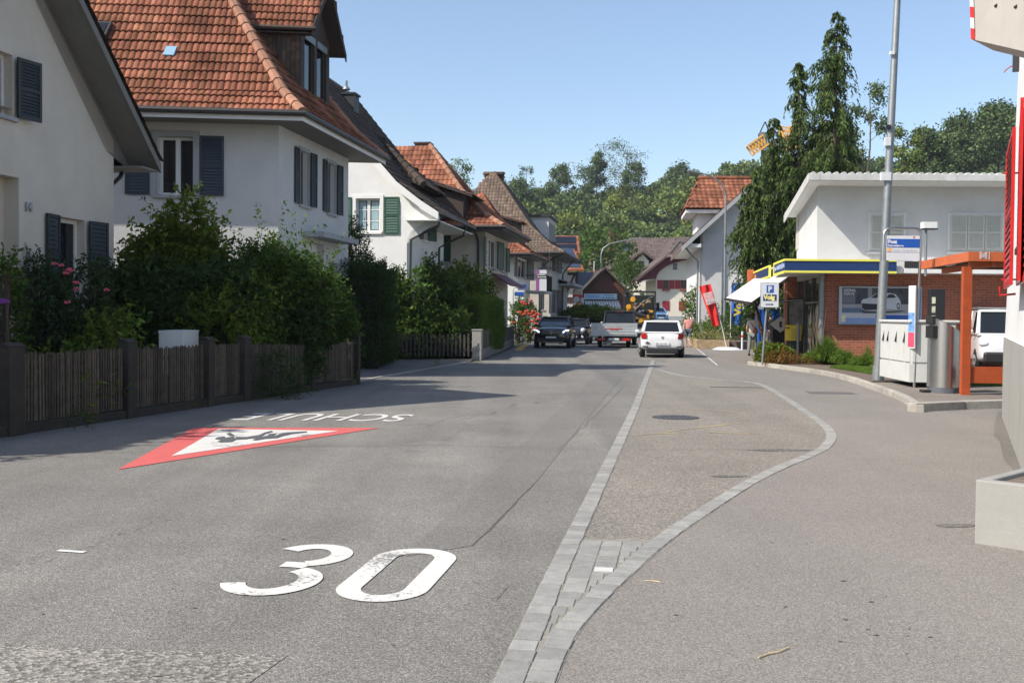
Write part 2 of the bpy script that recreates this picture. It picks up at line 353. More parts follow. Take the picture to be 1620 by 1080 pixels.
def window(T, par, x0, x1, z0, z1, fm, panes=2, rec=.12, bars=0, sill=True, sm=None, surround=None, sw=.1, label=None, blind=None, fw_=.055):
    mb = MB(T); f = fw_
    mb.box(x0, x0+f, rec, rec+.05, z0, z1); mb.box(x1-f, x1, rec, rec+.05, z0, z1)
    mb.box(x0+f, x1-f, rec+.001, rec+.049, z0, z0+f); mb.box(x0+f, x1-f, rec+.001, rec+.049, z1-f, z1)
    for i in range(1, panes):
        c = x0+(x1-x0)*i/panes; mb.box(c-f*.8, c+f*.8, rec-.004, rec+.045, z0+f, z1-f)
    for i in range(bars):
        z = z0+(z1-z0)*(i+1)/(bars+1); mb.box(x0+f, x1-f, rec+.006, rec+.04, z-.013, z+.013)
    wo = mb.build('window', fm, par, label=label)
    MB(T).poly([(x0+.01, rec+.03, z0+.01), (x1-.01, rec+.03, z0+.01), (x1-.01, rec+.03, z1-.01), (x0+.01, rec+.03, z1-.01)]).build('pane', M['glass'], wo)
    if blind:
        b = MB(T)
        nsl = int((z1-z0)/.07)
        for i in range(nsl): b.box(x0+f, x1-f, rec-.02, rec-.008, z0+f+i*.07, z0+f+i*.07+.055)
        b.build('blind', blind, wo)
    if sill: MB(T).box(x0-.08, x1+.08, -.07, rec, z0-.075, z0-.002).build('sill', sm or M['stone_trim'], wo)
    if surround:
        b = MB(T); y0, y1 = -.025, .02
        b.box(x0-sw, x0+.001, y0, y1, z0, z1+sw); b.box(x1-.001, x1+sw, y0, y1, z0, z1+sw); b.box(x0, x1, y0-.003, y1, z1-.001, z1+sw)
        b.build('surround', surround, wo)
    return wo
def inpoly(x, y, poly):
    c = False; n = len(poly); j = n-1
    for i in range(n):
        xi, yi = poly[i]; xj, yj = poly[j]
        if (yi > y) != (yj > y) and x < (xj-xi)*(y-yi)/(yj-yi)+xi: c = not c
        j = i
    return c
def tiled(mb, pts, tw=.22, th=.34, amp=.035, lip=.035, seg=4, seed=1, base=True):
    """roof plane: pts[0]->pts[1] is the eave; lays separate curved tiles over it"""
    rng = random.Random(seed)
    p = [mb.T @ V(q) if mb.T is not None else V(q) for q in pts]; T = mb.T; mb.T = None
    u = (p[1]-p[0]).normalized(); n = None
    for q in p[2:]:
        n = u.cross(q-p[0])
        if n.length > 1e-4: n.normalize(); break
    if n.z < 0: n = -n
    v = n.cross(u)
    if v.dot(p[2]-p[0]) < 0: v = -v
    uv = [((q-p[0]).dot(u), (q-p[0]).dot(v)) for q in p]
    if base:
        mb.poly([q-n*.02 for q in p]); c_ = mb.cm; mb.cm = 1; mb.poly([q-n*.10 for q in p]); mb.cm = c_
    us = [a for a, b in uv]; vs = [b for a, b in uv]
    r = 0; y = min(vs)
    while y < max(vs)-.02:
        x = min(us)+.0
        while x < max(us)-.02:
            if inpoly(x+tw/2, y+min(th*.5, .2), uv):
                j = rng.uniform(-.006, .006); pr = []
                for k in range(seg+1):
                    t = k/seg; pr.append((x+tw*t*.985, amp*math.sin(math.pi*t)**1.5))
                y0 = y-.02+j; y1 = min(y+th, max(vs)+.02)
                lo = [p[0]+u*a+v*y0+n*(b+lip) for a, b in pr]; hi = [p[0]+u*a+v*y1+n*(b+.003) for a, b in pr]
                dn = [q-n*(lip*.8) for q in lo]; k = seg+1
                mb.add(lo+hi+dn, [(i, i+1, k+i+1, k+i) for i in range(seg)] + [(i+1, i, 2*k+i, 2*k+i+1) for i in range(seg)])
            x += tw
        y += th; r += 1
    mb.T = T
def caps(mb, a, b, r=.11, step=.36):
    """ridge or hip tiles from a up to b"""
    a = V(a); b = V(b); L = (b-a).length; d = (b-a)/L; n = max(1, int(L/step)); s = L/n
    for i in range(n):
        mb.tube([a+d*(i*s-.03), a+d*((i+1)*s)], [r*1.12, r*.92], 8)
def text(txt, T, size, m, par, name='lettering', sx=1.0, align='LEFT', bold=0, ext=0.0):
    cu = bpy.data.curves.new(name, 'FONT'); cu.body = txt; cu.size = size; cu.align_x = align; cu.offset = bold; cu.extrude = ext
    ob = bpy.data.objects.new(name, cu); COL.objects.link(ob)
    dg = bpy.context.evaluated_depsgraph_get(); me = bpy.data.meshes.new_from_object(ob.evaluated_get(dg))
    bpy.data.objects.remove(ob); off = wloc(par)
    for v in me.vertices:
        q = T @ V((v.co.x*sx, v.co.z, v.co.y)); v.co = q-off       # text lies in the local x-z plane
    me.materials.clear(); me.materials.append(m)
    for p in me.polygons: p.material_index = 0
    me.update(); o = bpy.data.objects.new(name, me); COL.objects.link(o)
    if par: o.parent = par
    return o
# ---------------------------------------------------------------- leaves
def leaves(name, C, D, S, wr, m, parent=None, rng=None, fold=.15):
    rng = rng or np.random.default_rng(1); N = len(C); off = np.array(wloc(parent))
    D = D/np.linalg.norm(D, axis=1, keepdims=True); r = rng.normal(size=(N, 3)); A = np.cross(D, r); A /= np.linalg.norm(A, axis=1, keepdims=True); B = np.cross(D, A)
    S = S[:, None]; vs = np.empty((N, 4, 3))
    vs[:, 0] = C; vs[:, 1] = C+D*S*.5+A*S*wr*.5+B*S*fold; vs[:, 2] = C+D*S; vs[:, 3] = C+D*S*.5-A*S*wr*.5+B*S*fold
    vs = (vs-off).reshape(-1, 3)
    me = bpy.data.meshes.new(name); me.vertices.add(4*N); me.vertices.foreach_set('co', vs.ravel())
    me.loops.add(4*N); me.loops.foreach_set('vertex_index', np.arange(4*N, dtype=np.int32))
    me.polygons.add(N); me.polygons.foreach_set('loop_start', np.arange(0, 4*N, 4, dtype=np.int32)); me.polygons.foreach_set('loop_total', np.full(N, 4, dtype=np.int32))
    me.materials.append(m); me.update(calc_edges=True); o = bpy.data.objects.new(name, me); COL.objects.link(o)
    if parent: o.parent = parent
    return o
def shoots(rng, O, D, ln, nl, droop=.0, spread=.9):
    """leaves set along shoots from O in direction D"""
    N = len(O); t = np.linspace(.15, 1, nl)[None, :, None]; ln = np.asarray(ln).reshape(-1, 1, 1)
    D = D/np.linalg.norm(D, axis=1, keepdims=True)
    pos = O[:, None, :]+D[:, None, :]*ln*t+np.array([0, 0, -1])*droop*ln*t**2
    s = rng.normal(size=(N, nl, 3)); ld = D[:, None, :]*.6+s*spread+np.array([0, 0, -.25-droop])
    return pos.reshape(-1, 3), ld.reshape(-1, 3)
def ellpts(rng, n, c, r, lo=.35, up=.6, zmin=None):
    d = rng.normal(size=(n, 3)); d /= np.linalg.norm(d, axis=1, keepdims=True); k = lo+(1-lo)*rng.random((n, 1))**.6
    # lumpy outline
    ph = rng.random(6)*6.28; lum = 1+.13*np.sin(3*np.arctan2(d[:, 1], d[:, 0])+ph[0])*np.sin(4*d[:, 2]+ph[1])+.08*np.sin(7*np.arctan2(d[:, 1], d[:, 0])+ph[2]+6*d[:, 2])
    p = np.array(c)+d*np.array(r)*k*lum[:, None]
    dd = d*.8+np.array([0, 0, up])+rng.normal(size=(n, 3))*.35
    if zmin is not None: msk = p[:, 2] > zmin; p = p[msk]; dd = dd[msk]
    return p, dd
def bush(name, label, blobs, leaf, m, nsh=900, nl=9, ln=.35, wr=.55, seed=1, cat='shrub', droop=.1, up=.6, stems=True, group=None, spray=0, lo=.35, spl=1.0):
    """blobs: (x,y,z,rx,ry,rz); shoots spread by volume"""
    rng = np.random.default_rng(seed); bx = blobs[0]; t = thing(name, label, cat, (bx[0], bx[1], 0), group)
    vol = [b[3]*b[4]*b[5] for b in blobs]; tv = sum(vol); Cs = []; Ds = []
    for b, v in zip(blobs, vol):
        p, d = ellpts(rng, max(20, int(nsh*v/tv)), b[:3], b[3:], lo=lo, up=up, zmin=.03)
        c, dd = shoots(rng, p, d, rng.uniform(.5, 1.3, len(p))*ln, nl, droop); Cs.append(c); Ds.append(dd)
        if spray:
            n = int(spray*v/tv)+2; p, d = ellpts(rng, n, b[:3], b[3:], lo=.75, up=1.4, zmin=b[2]); c, dd = shoots(rng, p, d+np.array([0, 0, .8]), rng.uniform(.7, 1.4, len(p))*spl, 16, .25); Cs.append(c); Ds.append(dd)
    C = np.concatenate(Cs); D = np.concatenate(Ds); S = rng.uniform(.45, 1.5, len(C))*leaf
    leaves('foliage', C, D, S, wr, m, t, rng)
    if stems:
        mb = MB(); r = random.Random(seed)
        for b in blobs:
            for k in range(7):
                a = V((b[0]+r.uniform(-.2, .2)*b[3], b[1]+r.uniform(-.2, .2)*b[4], 0)); e = V((b[0]+r.uniform(-.8, .8)*b[3], b[1]+r.uniform(-.8, .8)*b[4], b[2]+r.uniform(0, .7)*b[5]))
                mb.tube([a, a.lerp(e, .5)+V((r.uniform(-.1, .1), r.uniform(-.1, .1), .1)), e], [.035, .022, .008], 5)
        mb.build('stem', M['bark'], t)
    return t
# ================================================================ ground, road, pavement
g = MB(); g.poly([(-900, -60, -.06), (900, -60, -.06), (900, 1500, -.06), (-900, 1500, -.06)])
struct(g.build('ground', M['grass_ground']), 'grassy ground reaching to the horizon')
GRAVEL = MB(); 
# road sheet, from the garden walls on the left to the bay and on to the far bend
FL0, FL1 = V((-6.75, 13.6, 0)), V((-3.62, 24.8, 0))      # line of the near garden fence
fdir = (FL1-FL0).normalized()
def gp(px, py): p = G(px, py); return (p.x, p.y)
rd = MB()
left = [(-40, -6), (-40, 4.0), tuple((FL0-fdir*12)[:2]), tuple(FL1[:2]), gp(745, 572), gp(760, 571), gp(816, 548), (1.2, 75), (-6, 110), (-6, 170)]
right = [(34, 170), (34, -6)]
rd.poly([(x, y, 0) for x, y in left+right])
rd.mat(1)
def strip(mb, pts, w, z):
    for a, b in zip(pts[:-1], pts[1:]):
        a = V((a[0], a[1], z)); b = V((b[0], b[1], z)); n = V((-(b-a).y, (b-a).x, 0)).normalized()*w/2; mb.poly([a-n, b-n, b+n, a+n])
rr = random.Random(5)
def crack(pxs, w=.012, jit=.03, z=.004, step=.25):
    pts = [G(*p) for p in pxs]; out = []
    for a, b in zip(pts[:-1], pts[1:]):
        n = max(1, int((b-a).length/step))
        for i in range(n):
            q = a.lerp(b, i/n); out.append((q.x+rr.uniform(-jit, jit), q.y+rr.uniform(-jit, jit)))
    out.append((pts[-1].x, pts[-1].y)); strip(rd, out, w, z)
crack([(0, 728), (45, 722), (120, 716), (240, 715), (420, 707), (700, 704), (950, 711)], .013, .012)
crack([(980, 712), (1120, 712), (1250, 711)], .012, .012, .012)
crack([(748, 863), (785, 828), (812, 800), (845, 765)], .006, .012)
crack([(880, 715), (960, 640), (985, 612)], .007, .03)
for (a, b) in (((745, 918), (760, 925)), ((785, 948), (804, 928)),): crack([a, b], .004, .004, step=.05)
for k in range(34):      # short surface cracks along the worn line in the oncoming lane
    t = k/34; x = 650+t*250+rr.uniform(-14, 14); y = 678-t*52+rr.uniform(-6, 6); l = rr.uniform(6, 26)
    crack([(x, y), (x+l, y-rr.uniform(0, 4))], .010, .01, step=.15)
for k in range(30):
    x = rr.uniform(560, 760); y = 735-(x-560)*.3+rr.uniform(-12, 12); crack([(x, y), (x+rr.uniform(5, 18), y-rr.uniform(-1, 3))], .008, .01, step=.1)
for k in range(26):
    x = 10+k*10+rr.uniform(-6, 6); y = 905-k*3.4+rr.uniform(-5, 5); crack([(x, y), (x+rr.uniform(4, 16), y-rr.uniform(0, 4))], .006, .008, step=.08)
rd.mat(2)       # coarse patch in the near left corner
rd.poly([(*gp(-60, 1017), .003), (*gp(456, 1036), .003), (*gp(392, 1082), .003), (*gp(360, 1110), .003), (*gp(-60, 1110), .003)])
rd.mat(3)       # smoother repair strips
rd.poly([(*gp(640, 880), .003), (*gp(748, 863), .003), (*gp(852, 758), .003), (*gp(905, 690), .003), (*gp(1000, 578), .003), (*gp(960, 578), .003), (*gp(840, 690), .003)])
struct(rd.build('road', [M['road'], M['bitumen'], M['patch'], M['repair']]), 'grey asphalt village street with cracks and patches')
# paved strips
e1 = [(779, 1080), (851.5, 930), (919, 800), (965, 712), (998.6, 645.6), (1030.5, 570.5)]
e2 = [(878.7, 1080), (911, 1007), (942, 968.5), (986, 924), (1028, 885.5), (1064, 854), (1092, 834), (1139, 802), (1190, 768), (1233, 745.5), (1300, 717.8), (1318, 706), (1326, 690), (1316.7, 676), (1289, 656.7), (1255.5, 634.4), (1214, 609.4), (1191.7, 604.4), (1122, 599.7), (1077.8, 594), (1042, 584)]
A1 = [G(*p) for p in e1]; A2 = [G(*p) for p in e2]
d = (A1[1]-A1[0]).normalized(); A1.insert(0, A1[0]-d*3)
d = (A2[1]-A2[0]).normalized(); A2.insert(0, A2[0]-V((.14, 1, 0)).normalized()*3)
# straighten the line of strip one, smooth the curved one
def resample(pts, st):
    out = [pts[0]]; acc = 0
    for a, b in zip(pts[:-1], pts[1:]):
        L = (b-a).length; t = st-acc
        while t < L: out.append(a.lerp(b, t/L)); t += st
        acc = (acc+L) % st
    return out
def chaikin(p, n=2):
    for _ in range(n):
        q = [p[0]]
        for a, b in zip(p[:-1], p[1:]): q += [a.lerp(b, .25), a.lerp(b, .75)]
        q.append(p[-1]); p = q
    return p
A2s = chaikin(A2, 2)
def setts(mb, pts, w, side, z=.012, ln=.165, sd=1):
    r = random.Random(sd); q = resample(pts, ln)
    for i, (a, b) in enumerate(zip(q[:-1], q[1:])):
        d = (b-a).normalized(); n = V((-d.y, d.x, 0))*side; g_ = .006; L = (b-a).length
        p0 = a+d*g_; p1 = a+d*(L-g_); k = r.uniform(-.004, .004); zz = z+r.uniform(-.002, .002)
        mb.extr([V((*(x+n*(o+k))[:2], zz-.05)) for x, o in ((p0, .004), (p1, .004), (p1, w-.004), (p0, w-.004))], (0, 0, .05))
def offs(p, o):
    out = []
    for i in range(len(p)):
        d = (p[min(i+1, len(p)-1)]-p[max(i-1, 0)]).normalized(); out.append(p[i]+V((-d.y, d.x, 0))*o)
    return out
st = MB(); setts(st, A1, .142, -1); st.build
setts(st, A2s, .142, 1, sd=2)
# gore: rows parallel to the straight strip, clipped by the curved one
inner = offs(A2s, .150); ip = [(p.x, p.y) for p in inner]
gore_top = G(975, 853).y
A1o = offs(A1, -.150); reg = [(p.x, p.y) for p in A1o] + ip[::-1]
for row in range(4):
    q = resample(offs(A1, -.150-.145*row-.0), .165); r = random.Random(row+9)
    for a, b in zip(q[:-1], q[1:]):
        d = (b-a).normalized(); n = V((d.y, -d.x, 0)); c = a.lerp(b, .5)+n*.07
        # clipped wedge stones: shrink the width to the boundary
        if c.y > gore_top or b.y > gore_top+.03: continue
        w = 0
        for k in range(1, 15):
            s_ = a.lerp(b, .5)+n*(.0101*k)
            if inpoly(s_.x, s_.y, reg): w = .0101*k
        if w < .02: continue
        zz = .010+r.uniform(-.002, .002)
        st.extr([V((*(x+n*o)[:2], zz-.05)) for x, o in ((a+d*.006, .004), (b-d*.006, .004), (b-d*.006, w-.004), (a+d*.006, w-.004))], (0, 0, .05))
SETTS = st
o = struct(st.build('paving_strip', M['sett'], bevel=.004), 'pale granite setts edging the lay-by')
# grout under the setts
gr = MB(); 
aa = offs(A1, .002); bb = offs(A1, -.146)
for i in range(len(aa)-1): gr.poly([V((*p[:2], .006)) for p in (aa[i], aa[i+1], bb[i+1], bb[i])])
aa = offs(A2s, -.002); bb = offs(A2s, .148)
for i in range(len(aa)-1): gr.poly([V((*p[:2], .0065)) for p in (aa[i], aa[i+1], bb[i+1], bb[i])])
w1 = [p for p in offs(A1, -.14) if p.y < gore_top] ; w2 = [p for p in offs(A2s, .14) if p.y < gore_top]
yy = np.linspace(w1[0].y+.2, gore_top, 40)
def xat(pl, y):
    for a, b in zip(pl[:-1], pl[1:]):
        if a.y <= y <= b.y: return a.x+(b.x-a.x)*(y-a.y)/(b.y-a.y)
    return pl[-1].x
L1 = offs(A1, -.14); L2 = offs(A2s, .14)
for y0, y1 in zip(yy[:-1], yy[1:]):
    gr.poly([(xat(L1, y0), y0, .0055), (max(xat(L1, y0)+.001, xat(L2, y0)), y0, .0055), (max(xat(L1, y1)+.001, xat(L2, y1)), y1, .0055), (xat(L1, y1), y1, .0055)])
struct(gr.build('joint_mortar', mat('joint mortar', (.21, .20, .17), .95, var=.35, vs=15)), 'mortar joints between the setts')
# one bright stone marks the gore, a painted stone in the photo
p = G(955, 903); struct(MB(frame(p, -.14)).box(-.06, .06, -.055, .055, .0, .0135).build('paving_stone', mat('pale stone', (.46, .46, .44), .8)), 'single pale stone among the grey setts')
# bay sheet between strips
bay = MB(); L1b = [p for p in offs(A1, -.13) if p.y > gore_top-.02]; L2b = [p for p in offs(A2s, .13) if p.y > gore_top-.02]
bay.poly([V((*p[:2], .004)) for p in ([V((xat(L1, gore_top), gore_top, 0))] + L1b + L2b[::-1] + [V((xat(L2, gore_top), gore_top, 0))])])
by = struct(bay.build('bus_bay', M['bay']), 'lay-by of coarse pale asphalt')
# pavement sheet right of the curved strip
pv = MB(); far = [(34, A2s[-1].y+.0), (34, -6)]
pv.poly([V((*p[:2], .0045)) for p in (A2s+[V((34, A2s[-1].y, 0)), V((34, -6, 0)), V((A2s[0].x, -6, 0))])])
struct(pv.build('pavement', M['walk']), 'smooth reddish grey asphalt pavement on the right')
# far pavement beyond the bay on the right side of the street
fs = MB(); fp = [gp(1042, 584), gp(1060, 566), gp(1085, 552), (7.6, 66), (9, 80), (34, 80), (34, A2s[-1].y)]
fs.poly([(x, y, .0045) for x, y in fp]); struct(fs.build('pavement', M['walk']), 'far pavement in front of the shop')
wl = MB(); strip(wl, [gp(1098, 548), gp(1135, 578)], .05, .012)
ROAD = bpy.data.objects['road']
wl.build('edge_line', M['mark_old'], ROAD)
# --- markings
mk = MB(); d0 = V((.15, .989, 0)); u_ = V((.989, -.15, 0))
def stroke(mb, pts, w, z=.006, seg=0):
    pts = [V((*p, 0)) for p in pts]; n = len(pts); Lp = []; Rp = []
    for i in range(n):
        d = (pts[min(i+1, n-1)]-pts[max(i-1, 0)]).normalized(); nn = V((-d.y, d.x, 0))
        ww = w(i/(n-1)) if callable(w) else w
        Lp.append(pts[i]+nn*ww/2); Rp.append(pts[i]-nn*ww/2)
    for i in range(n-1): mb.poly([V((*p[:2], z)) for p in (Lp[i], Rp[i], Rp[i+1], Lp[i+1])])
def dig(org, pts, wfn):
    return [tuple((V((*org, 0))+u_*a+d0*b)[:2]) for a, b in pts]
H_ = 1.40
def arc(cx, cy, rx, ry, a0, a1, n=18): return [(cx+rx*math.cos(R(a0+(a1-a0)*i/n)), cy+ry*math.sin(R(a0+(a1-a0)*i/n))) for i in range(n+1)]
zero = arc(0, H_-.24-.07, .205, .24, 180, 0)+arc(0, .24+.07, .205, .24, 0, -180); zero.append(zero[0])
mk = MB(); stroke(mk, dig((-.805, 6.10), zero, 0), .148); 
mk.build('digit_marking', M['mark_white'], ROAD, label='white digit 0 painted on the road')
three = arc(-.01, H_-.30, .20, .23, 152, -62, 20)+[(.02, .80)]
low = arc(-.01, .36, .225, .29, 75, -160, 22)
mk = MB(); stroke(mk, dig((-1.505, 6.21), arc(-.01, H_-.33, .205, .26, 155, -75, 22), 0), .148)
stroke(mk, dig((-1.505, 6.21), [(-.10, .775), (.0, .775), (.08, .755)], 0), .145, z=.0062); stroke(mk, dig((-1.505, 6.21), low, 0), .150, z=.0066)
mk.build('digit_marking', M['mark_white'], ROAD, label='white digit 3 painted on the road')
mk = MB(); strip(mk, [gp(92, 871), gp(134, 874)], .05, .006); mk.build('dash_marking', M['mark_old'], ROAD)
tri = lambda pl, z: [V((*gp(*p), z)) for p in pl]
MB().poly(tri([(600, 677), (186, 743), (306, 677)], .006)).build('triangle_marking', M['mark_red'], ROAD, label='red warning triangle painted on the road')
MB().poly(tri([(536, 682), (271, 722), (346, 679)], .009)).build('triangle_marking', M['mark_white'], ROAD, label='white inside of the warning triangle')
def cp(pts): return [(180+x/2.893, 600+y/2.893) for x, y in pts]
fig = MB()
for pl in ([(462, 276), (476, 268), (506, 264), (512, 271), (548, 264), (560, 280), (540, 290), (488, 292), (474, 288), (492, 281)],
           [(530, 262), (514, 250), (534, 247), (558, 262)],
           [(556, 266), (615, 266), (612, 277), (560, 280)],
           [(612, 266), (664, 258), (690, 246), (722, 238), (730, 243), (694, 254), (668, 270), (612, 276)],
           [(660, 270), (700, 262), (740, 262), (768, 250), (800, 246), (886, 241), (880, 246), (812, 254), (770, 264), (748, 272), (690, 276), (650, 283), (634, 281)],
           [(700, 262), (712, 252), (745, 250), (742, 257), (712, 265)]):
    fig.poly([V((*gp(*p), .012+.0004*len(pl)-.002)) for p in cp(pl)])
fig.build('children_symbol', M['mark_grey'], ROAD)
# SCHULE, facing oncoming traffic
a = G(655, 661); Ts = Matrix.Identity(4)
uu = V((-1, 0, 0)); vv = V((-.149, -.989, 0))
pS = G(648, 657); 
for i in range(3): Ts[i][0] = uu[i]; Ts[i][2] = vv[i]; Ts[i][3] = (V((-1.53, 17.45, .007)))[i]
text('SCHULE', Ts, 1.62, M['mark_school'], ROAD, 'school_lettering', sx=.455, bold=.012)
# faded yellow lines of the bay, manhole cover, covers, stains
mk = MB()
for pl in ([(1008, 688), (1054, 686), (1072, 685)], [(1120, 684.5), (1200, 686)], [(1064, 646), (1110, 649), (1180, 655)], [(1050, 684), (1110, 676), (1170, 670)], [(1016, 643), (1030, 643.5)]):
    strip(mk, [gp(*p) for p in pl], .05, .008)
mk.build('yellow_line', M['mark_yellow'], ROAD)
def cover(px, py, r, label):
    p = G(px, py); t = thing('manhole_cover', label, 'manhole cover', p)
    MB().tube([p+V((0, 0, -.02)), p+V((0, 0, .009))], r, 28).build('rim', M['metal_dark'], t)
    mb = MB(); mb.tube([p+V((0, 0, 0)), p+V((0, 0, .0115))], r*.9, 28)
    for i in range(-4, 5):
        for j in range(-4, 5):
            if i*i+j*j < 17: mb.box(p.x+i*r*.19-.02, p.x+i*r*.19+.02, p.y+j*r*.19-.02, p.y+j*r*.19+.02, .011, .0145)
    mb.build('lid', mat('cast iron', (.09, .085, .09), .55, metal=.4, var=.2), t)
cover(1069, 660.5, .38, 'round iron manhole cover in the lay-by')
p = G(1315, 622); t = thing('service_cover', 'rectangular metal cover set in the pavement by the kerb', 'service cover', p)
MB(frame(p, -.1)).box(-.5, .5, -.35, .35, -.02, .009).build('plate', mat('worn plate', (.14, .13, .125), .6, metal=.3, var=.25), t)
for (px, py, w, l) in ((1165, 613, .6, .05),):
    p = G(px, py); tag(MB(frame(p, 0)).box(-w, w, -l, l, -.01, .011).build('drain_grate', M['metal_dark']), 'narrow dark drain slot across the far lay-by', 'drain')
def blot(name, px0, px1, py, h, m, z, lbl, seed):
    r = random.Random(seed); pts = []
    for i in range(26):
        t = 2*math.pi*i/26; x = (px0+px1)/2+(px1-px0)/2*math.cos(t)*r.uniform(.8, 1.05); y = py+h/2*math.sin(t)*r.uniform(.6, 1.1); pts.append(V((*gp(x, y), z)))
    MB().poly(pts).build(name, m, ROAD, label=lbl)
mark = asphalt('darker asphalt', (.12, .117, .105), (.26, .25, .23), 85, .3, .1)
blot('dark_mark', 1172, 1290, 712.5, 3.2, mark, .0085, 'thin dark stain in the lay-by', 1)  # thin patch of darker asphalt laid over the lay-by
blot('dark_mark', 1120, 1182, 754, 3.5, mark, .0085, 'short dark smear in the lay-by', 2)
MB().poly([V((*gp(*p), .0083)) for p in ((1579, 650), (1586, 652), (1600, 690), (1618, 735), (1640, 790), (1622, 780), (1603, 742), (1588, 728), (1582, 700), (1572, 690), (1574, 668))]).build('water_stain', asphalt('grimy asphalt', (.17, .155, .138), (.27, .255, .23), 170, .3, .2), ROAD, label='grime along the foot of the right wall')
blot('water_stain', 1480, 1548, 832, 7, asphalt('damp asphalt', (.155, .142, .125), (.25, .235, .21), 170, .3, .1), .0085, 'damp patch beside the concrete planter', 3)
for k, (x, y, w) in enumerate(((1334, 920, 7), (1378, 953, 6), (1338, 981, 6), (1373, 997, 6), (1386, 1006, 7), (1471, 1009, 6), (1329, 1016, 6), (1436, 1007, 3), (1438, 996, 3), (1434, 1035, 3), (1242, 961, 4), (1221, 859, 4), (1069, 974, 6), (967, 1036, 2), (307, 962, 6), (248, 1071, 14), (66, 971, 5), (447, 853, 6), (620, 1020, 5))):
    blot('tar_spot', x-w*.7, x+w*.7, y, 1.8, M['bitumen'], .0086, None, 20+k)
# fallen twigs and scraps
def twig(pts, r, lbl):
    q = [G(*p)+V((0, 0, .012)) for p in pts]; tag(MB().tube(q, r, 6).build('twig', mat('dry straw', (.55, .43, .24), .8)), lbl, 'twig')
twig([(1200, 1043), (1215, 1037), (1232, 1034), (1248, 1027)], .004, 'pale curved dry stalk lying on the near pavement')
twig([(1019, 921), (1032, 921), (1045, 923)], .003, 'short straight straw lying on the pavement beside the setts')
# driveway opening on the left and its kerb
dv = MB(); dv.poly([V((*gp(*p), .004)) for p in ((566, 608), (745, 571.5), (748, 567), (600, 567))]+[V((-9.5, 36.5, .004)), V((-9.5, 27.5, .004))])
struct(dv.build('driveway', M['drive']), 'dark asphalt driveway between the gardens')
kb = MB(); q = [G(505, 616), G(600, 597), G(680, 583.5), G(748, 571)]
kk = resample(q, 1.0)
for a, b in zip(kk[:-1], kk[1:]): kb.beam(a+V((0, 0, .01)), b-(b-a)*.012+V((0, 0, .01)), .12, .03)
struct(kb.build('kerb', M['kerb']), 'flush kerb across the driveway mouth')
# right kerb: bed and platform, raised
KB = [(1182, 577), (1230, 583), (1300, 592.5), (1345, 603.5), (1372, 614), (1400, 624), (1425, 634), (1449, 652)]
kq = chaikin([G(*p) for p in KB], 2); corner = kq[-1]
kright = [corner, G(1585, 645), V((13.2, corner.y+.4, 0))]
kb = MB()
def kerbrun(mb, pts, w=.14, h=.13, ln=.9):
    q = resample(pts, ln)+[pts[-1]]
    for a, b in zip(q[:-1], q[1:]):
        if (b-a).length < .05: continue
        d = (b-a).normalized(); n = V((-d.y, d.x, 0)); g_ = .006
        mb.extr([V((*x[:2], -.02)) for x in (a+d*g_, b-d*g_, b-d*g_+n*w, a+d*g_+n*w)], (0, 0, h+.02))
kh = .05
n_ = len(kq)
for i in range(n_-1):
    pass
kerbrun(kb, kq, .14, .13); kerbrun(kb, kright, .20, .155, 1.3)
struct(kb.build('kerb', M['kerb'], bevel=.015), 'mossy granite kerb round the planting bed and bus platform')
ins = offs(kq, .13); i2 = offs(kright, .19)
pl = MB(); pts = [p for p in ins if p.y < G(1395, 610).y]
bed0 = [V((*p[:2], .10)) for p in ins]
BEDY = G(1395, 606, .12).y
plat = [V((*p[:2], .122)) for p in ins if p.y <= BEDY+.5] + [V((*i2[0][:2], .122)), V((*i2[1][:2], .122)), V((*i2[2][:2], .122)), V((13.2, BEDY+.5, .122))]
struct(MB().poly(plat).build('pavement', asphalt('platform asphalt', (.2, .175, .15), (.34, .3, .26), 120, .4, .12)), 'raised bus stop platform of brown grey asphalt')
bed = [V((*p[:2], .11)) for p in ins if p.y >= BEDY+.4] + [V((13.2, BEDY+.4, .11)), V((16, 37.5, .11)), V((9.3, 37.5, .11))]
bed = [V((16, BEDY+.4, .105)), V((16, 37.5, .105))]+[V((9.2, 37.5, .105))]+[V((*p[:2], .105)) for p in ins if p.y >= BEDY+.4]
struct(MB().poly(bed).build('ground', [M['soil']]), 'planting bed of soil and stone chippings in front of the brick shop')
# ================================================================ houses on the left
def closed_body(mb, W_, L_, H_, holes_f=(), holes_r=(), fr=True):
    """walls: front y=0 from -W..0, right x=0, left, back"""
    T = mb.T
    mb.T = T @ Matrix.Translation((-W_, 0, 0)); wall(mb, W_, H_, [(a+W_, b+W_, c, d) for a, b, c, d in holes_f])
    mb.T = sideT(T); wall(mb, L_, H_, holes_r); mb.T = T
    mb.poly([(-W_, 0, 0), (-W_, L_, 0), (-W_, L_, H_), (-W_, 0, H_)]); mb.poly([(-W_, L_, 0), (0, L_, 0), (0, L_, H_), (-W_, L_, H_)])
def span(T, px0, px1):      # coordinates along the wall plane y=0 of T for two pixel columns at eye level
    return hit(T, px0, 497)[0], hit(T, px1, 497)[0]
def rect(T, x0, y0, x1, y1):   # photograph box on the wall plane -> local (x0,x1,z0,z1)
    xa, za = hit(T, x0, y0); xb, zb = hit(T, x1, y1); xm, z1 = hit(T, (x0+x1)/2, y0); xm, z0 = hit(T, (x0+x1)/2, y1)
    return min(xa, xb), max(xa, xb), z0, z1
ST = .149                   # the street's slope in plan
ey = V((ST, 1, 0)).normalized(); ex = V((ey.y, -ey.x, 0))
def front(px, Y, ex_=None, ey_=None):
    o = GY(px, Y); return frame(o, ex=ex_ or ex, ey=ey_ or ey)
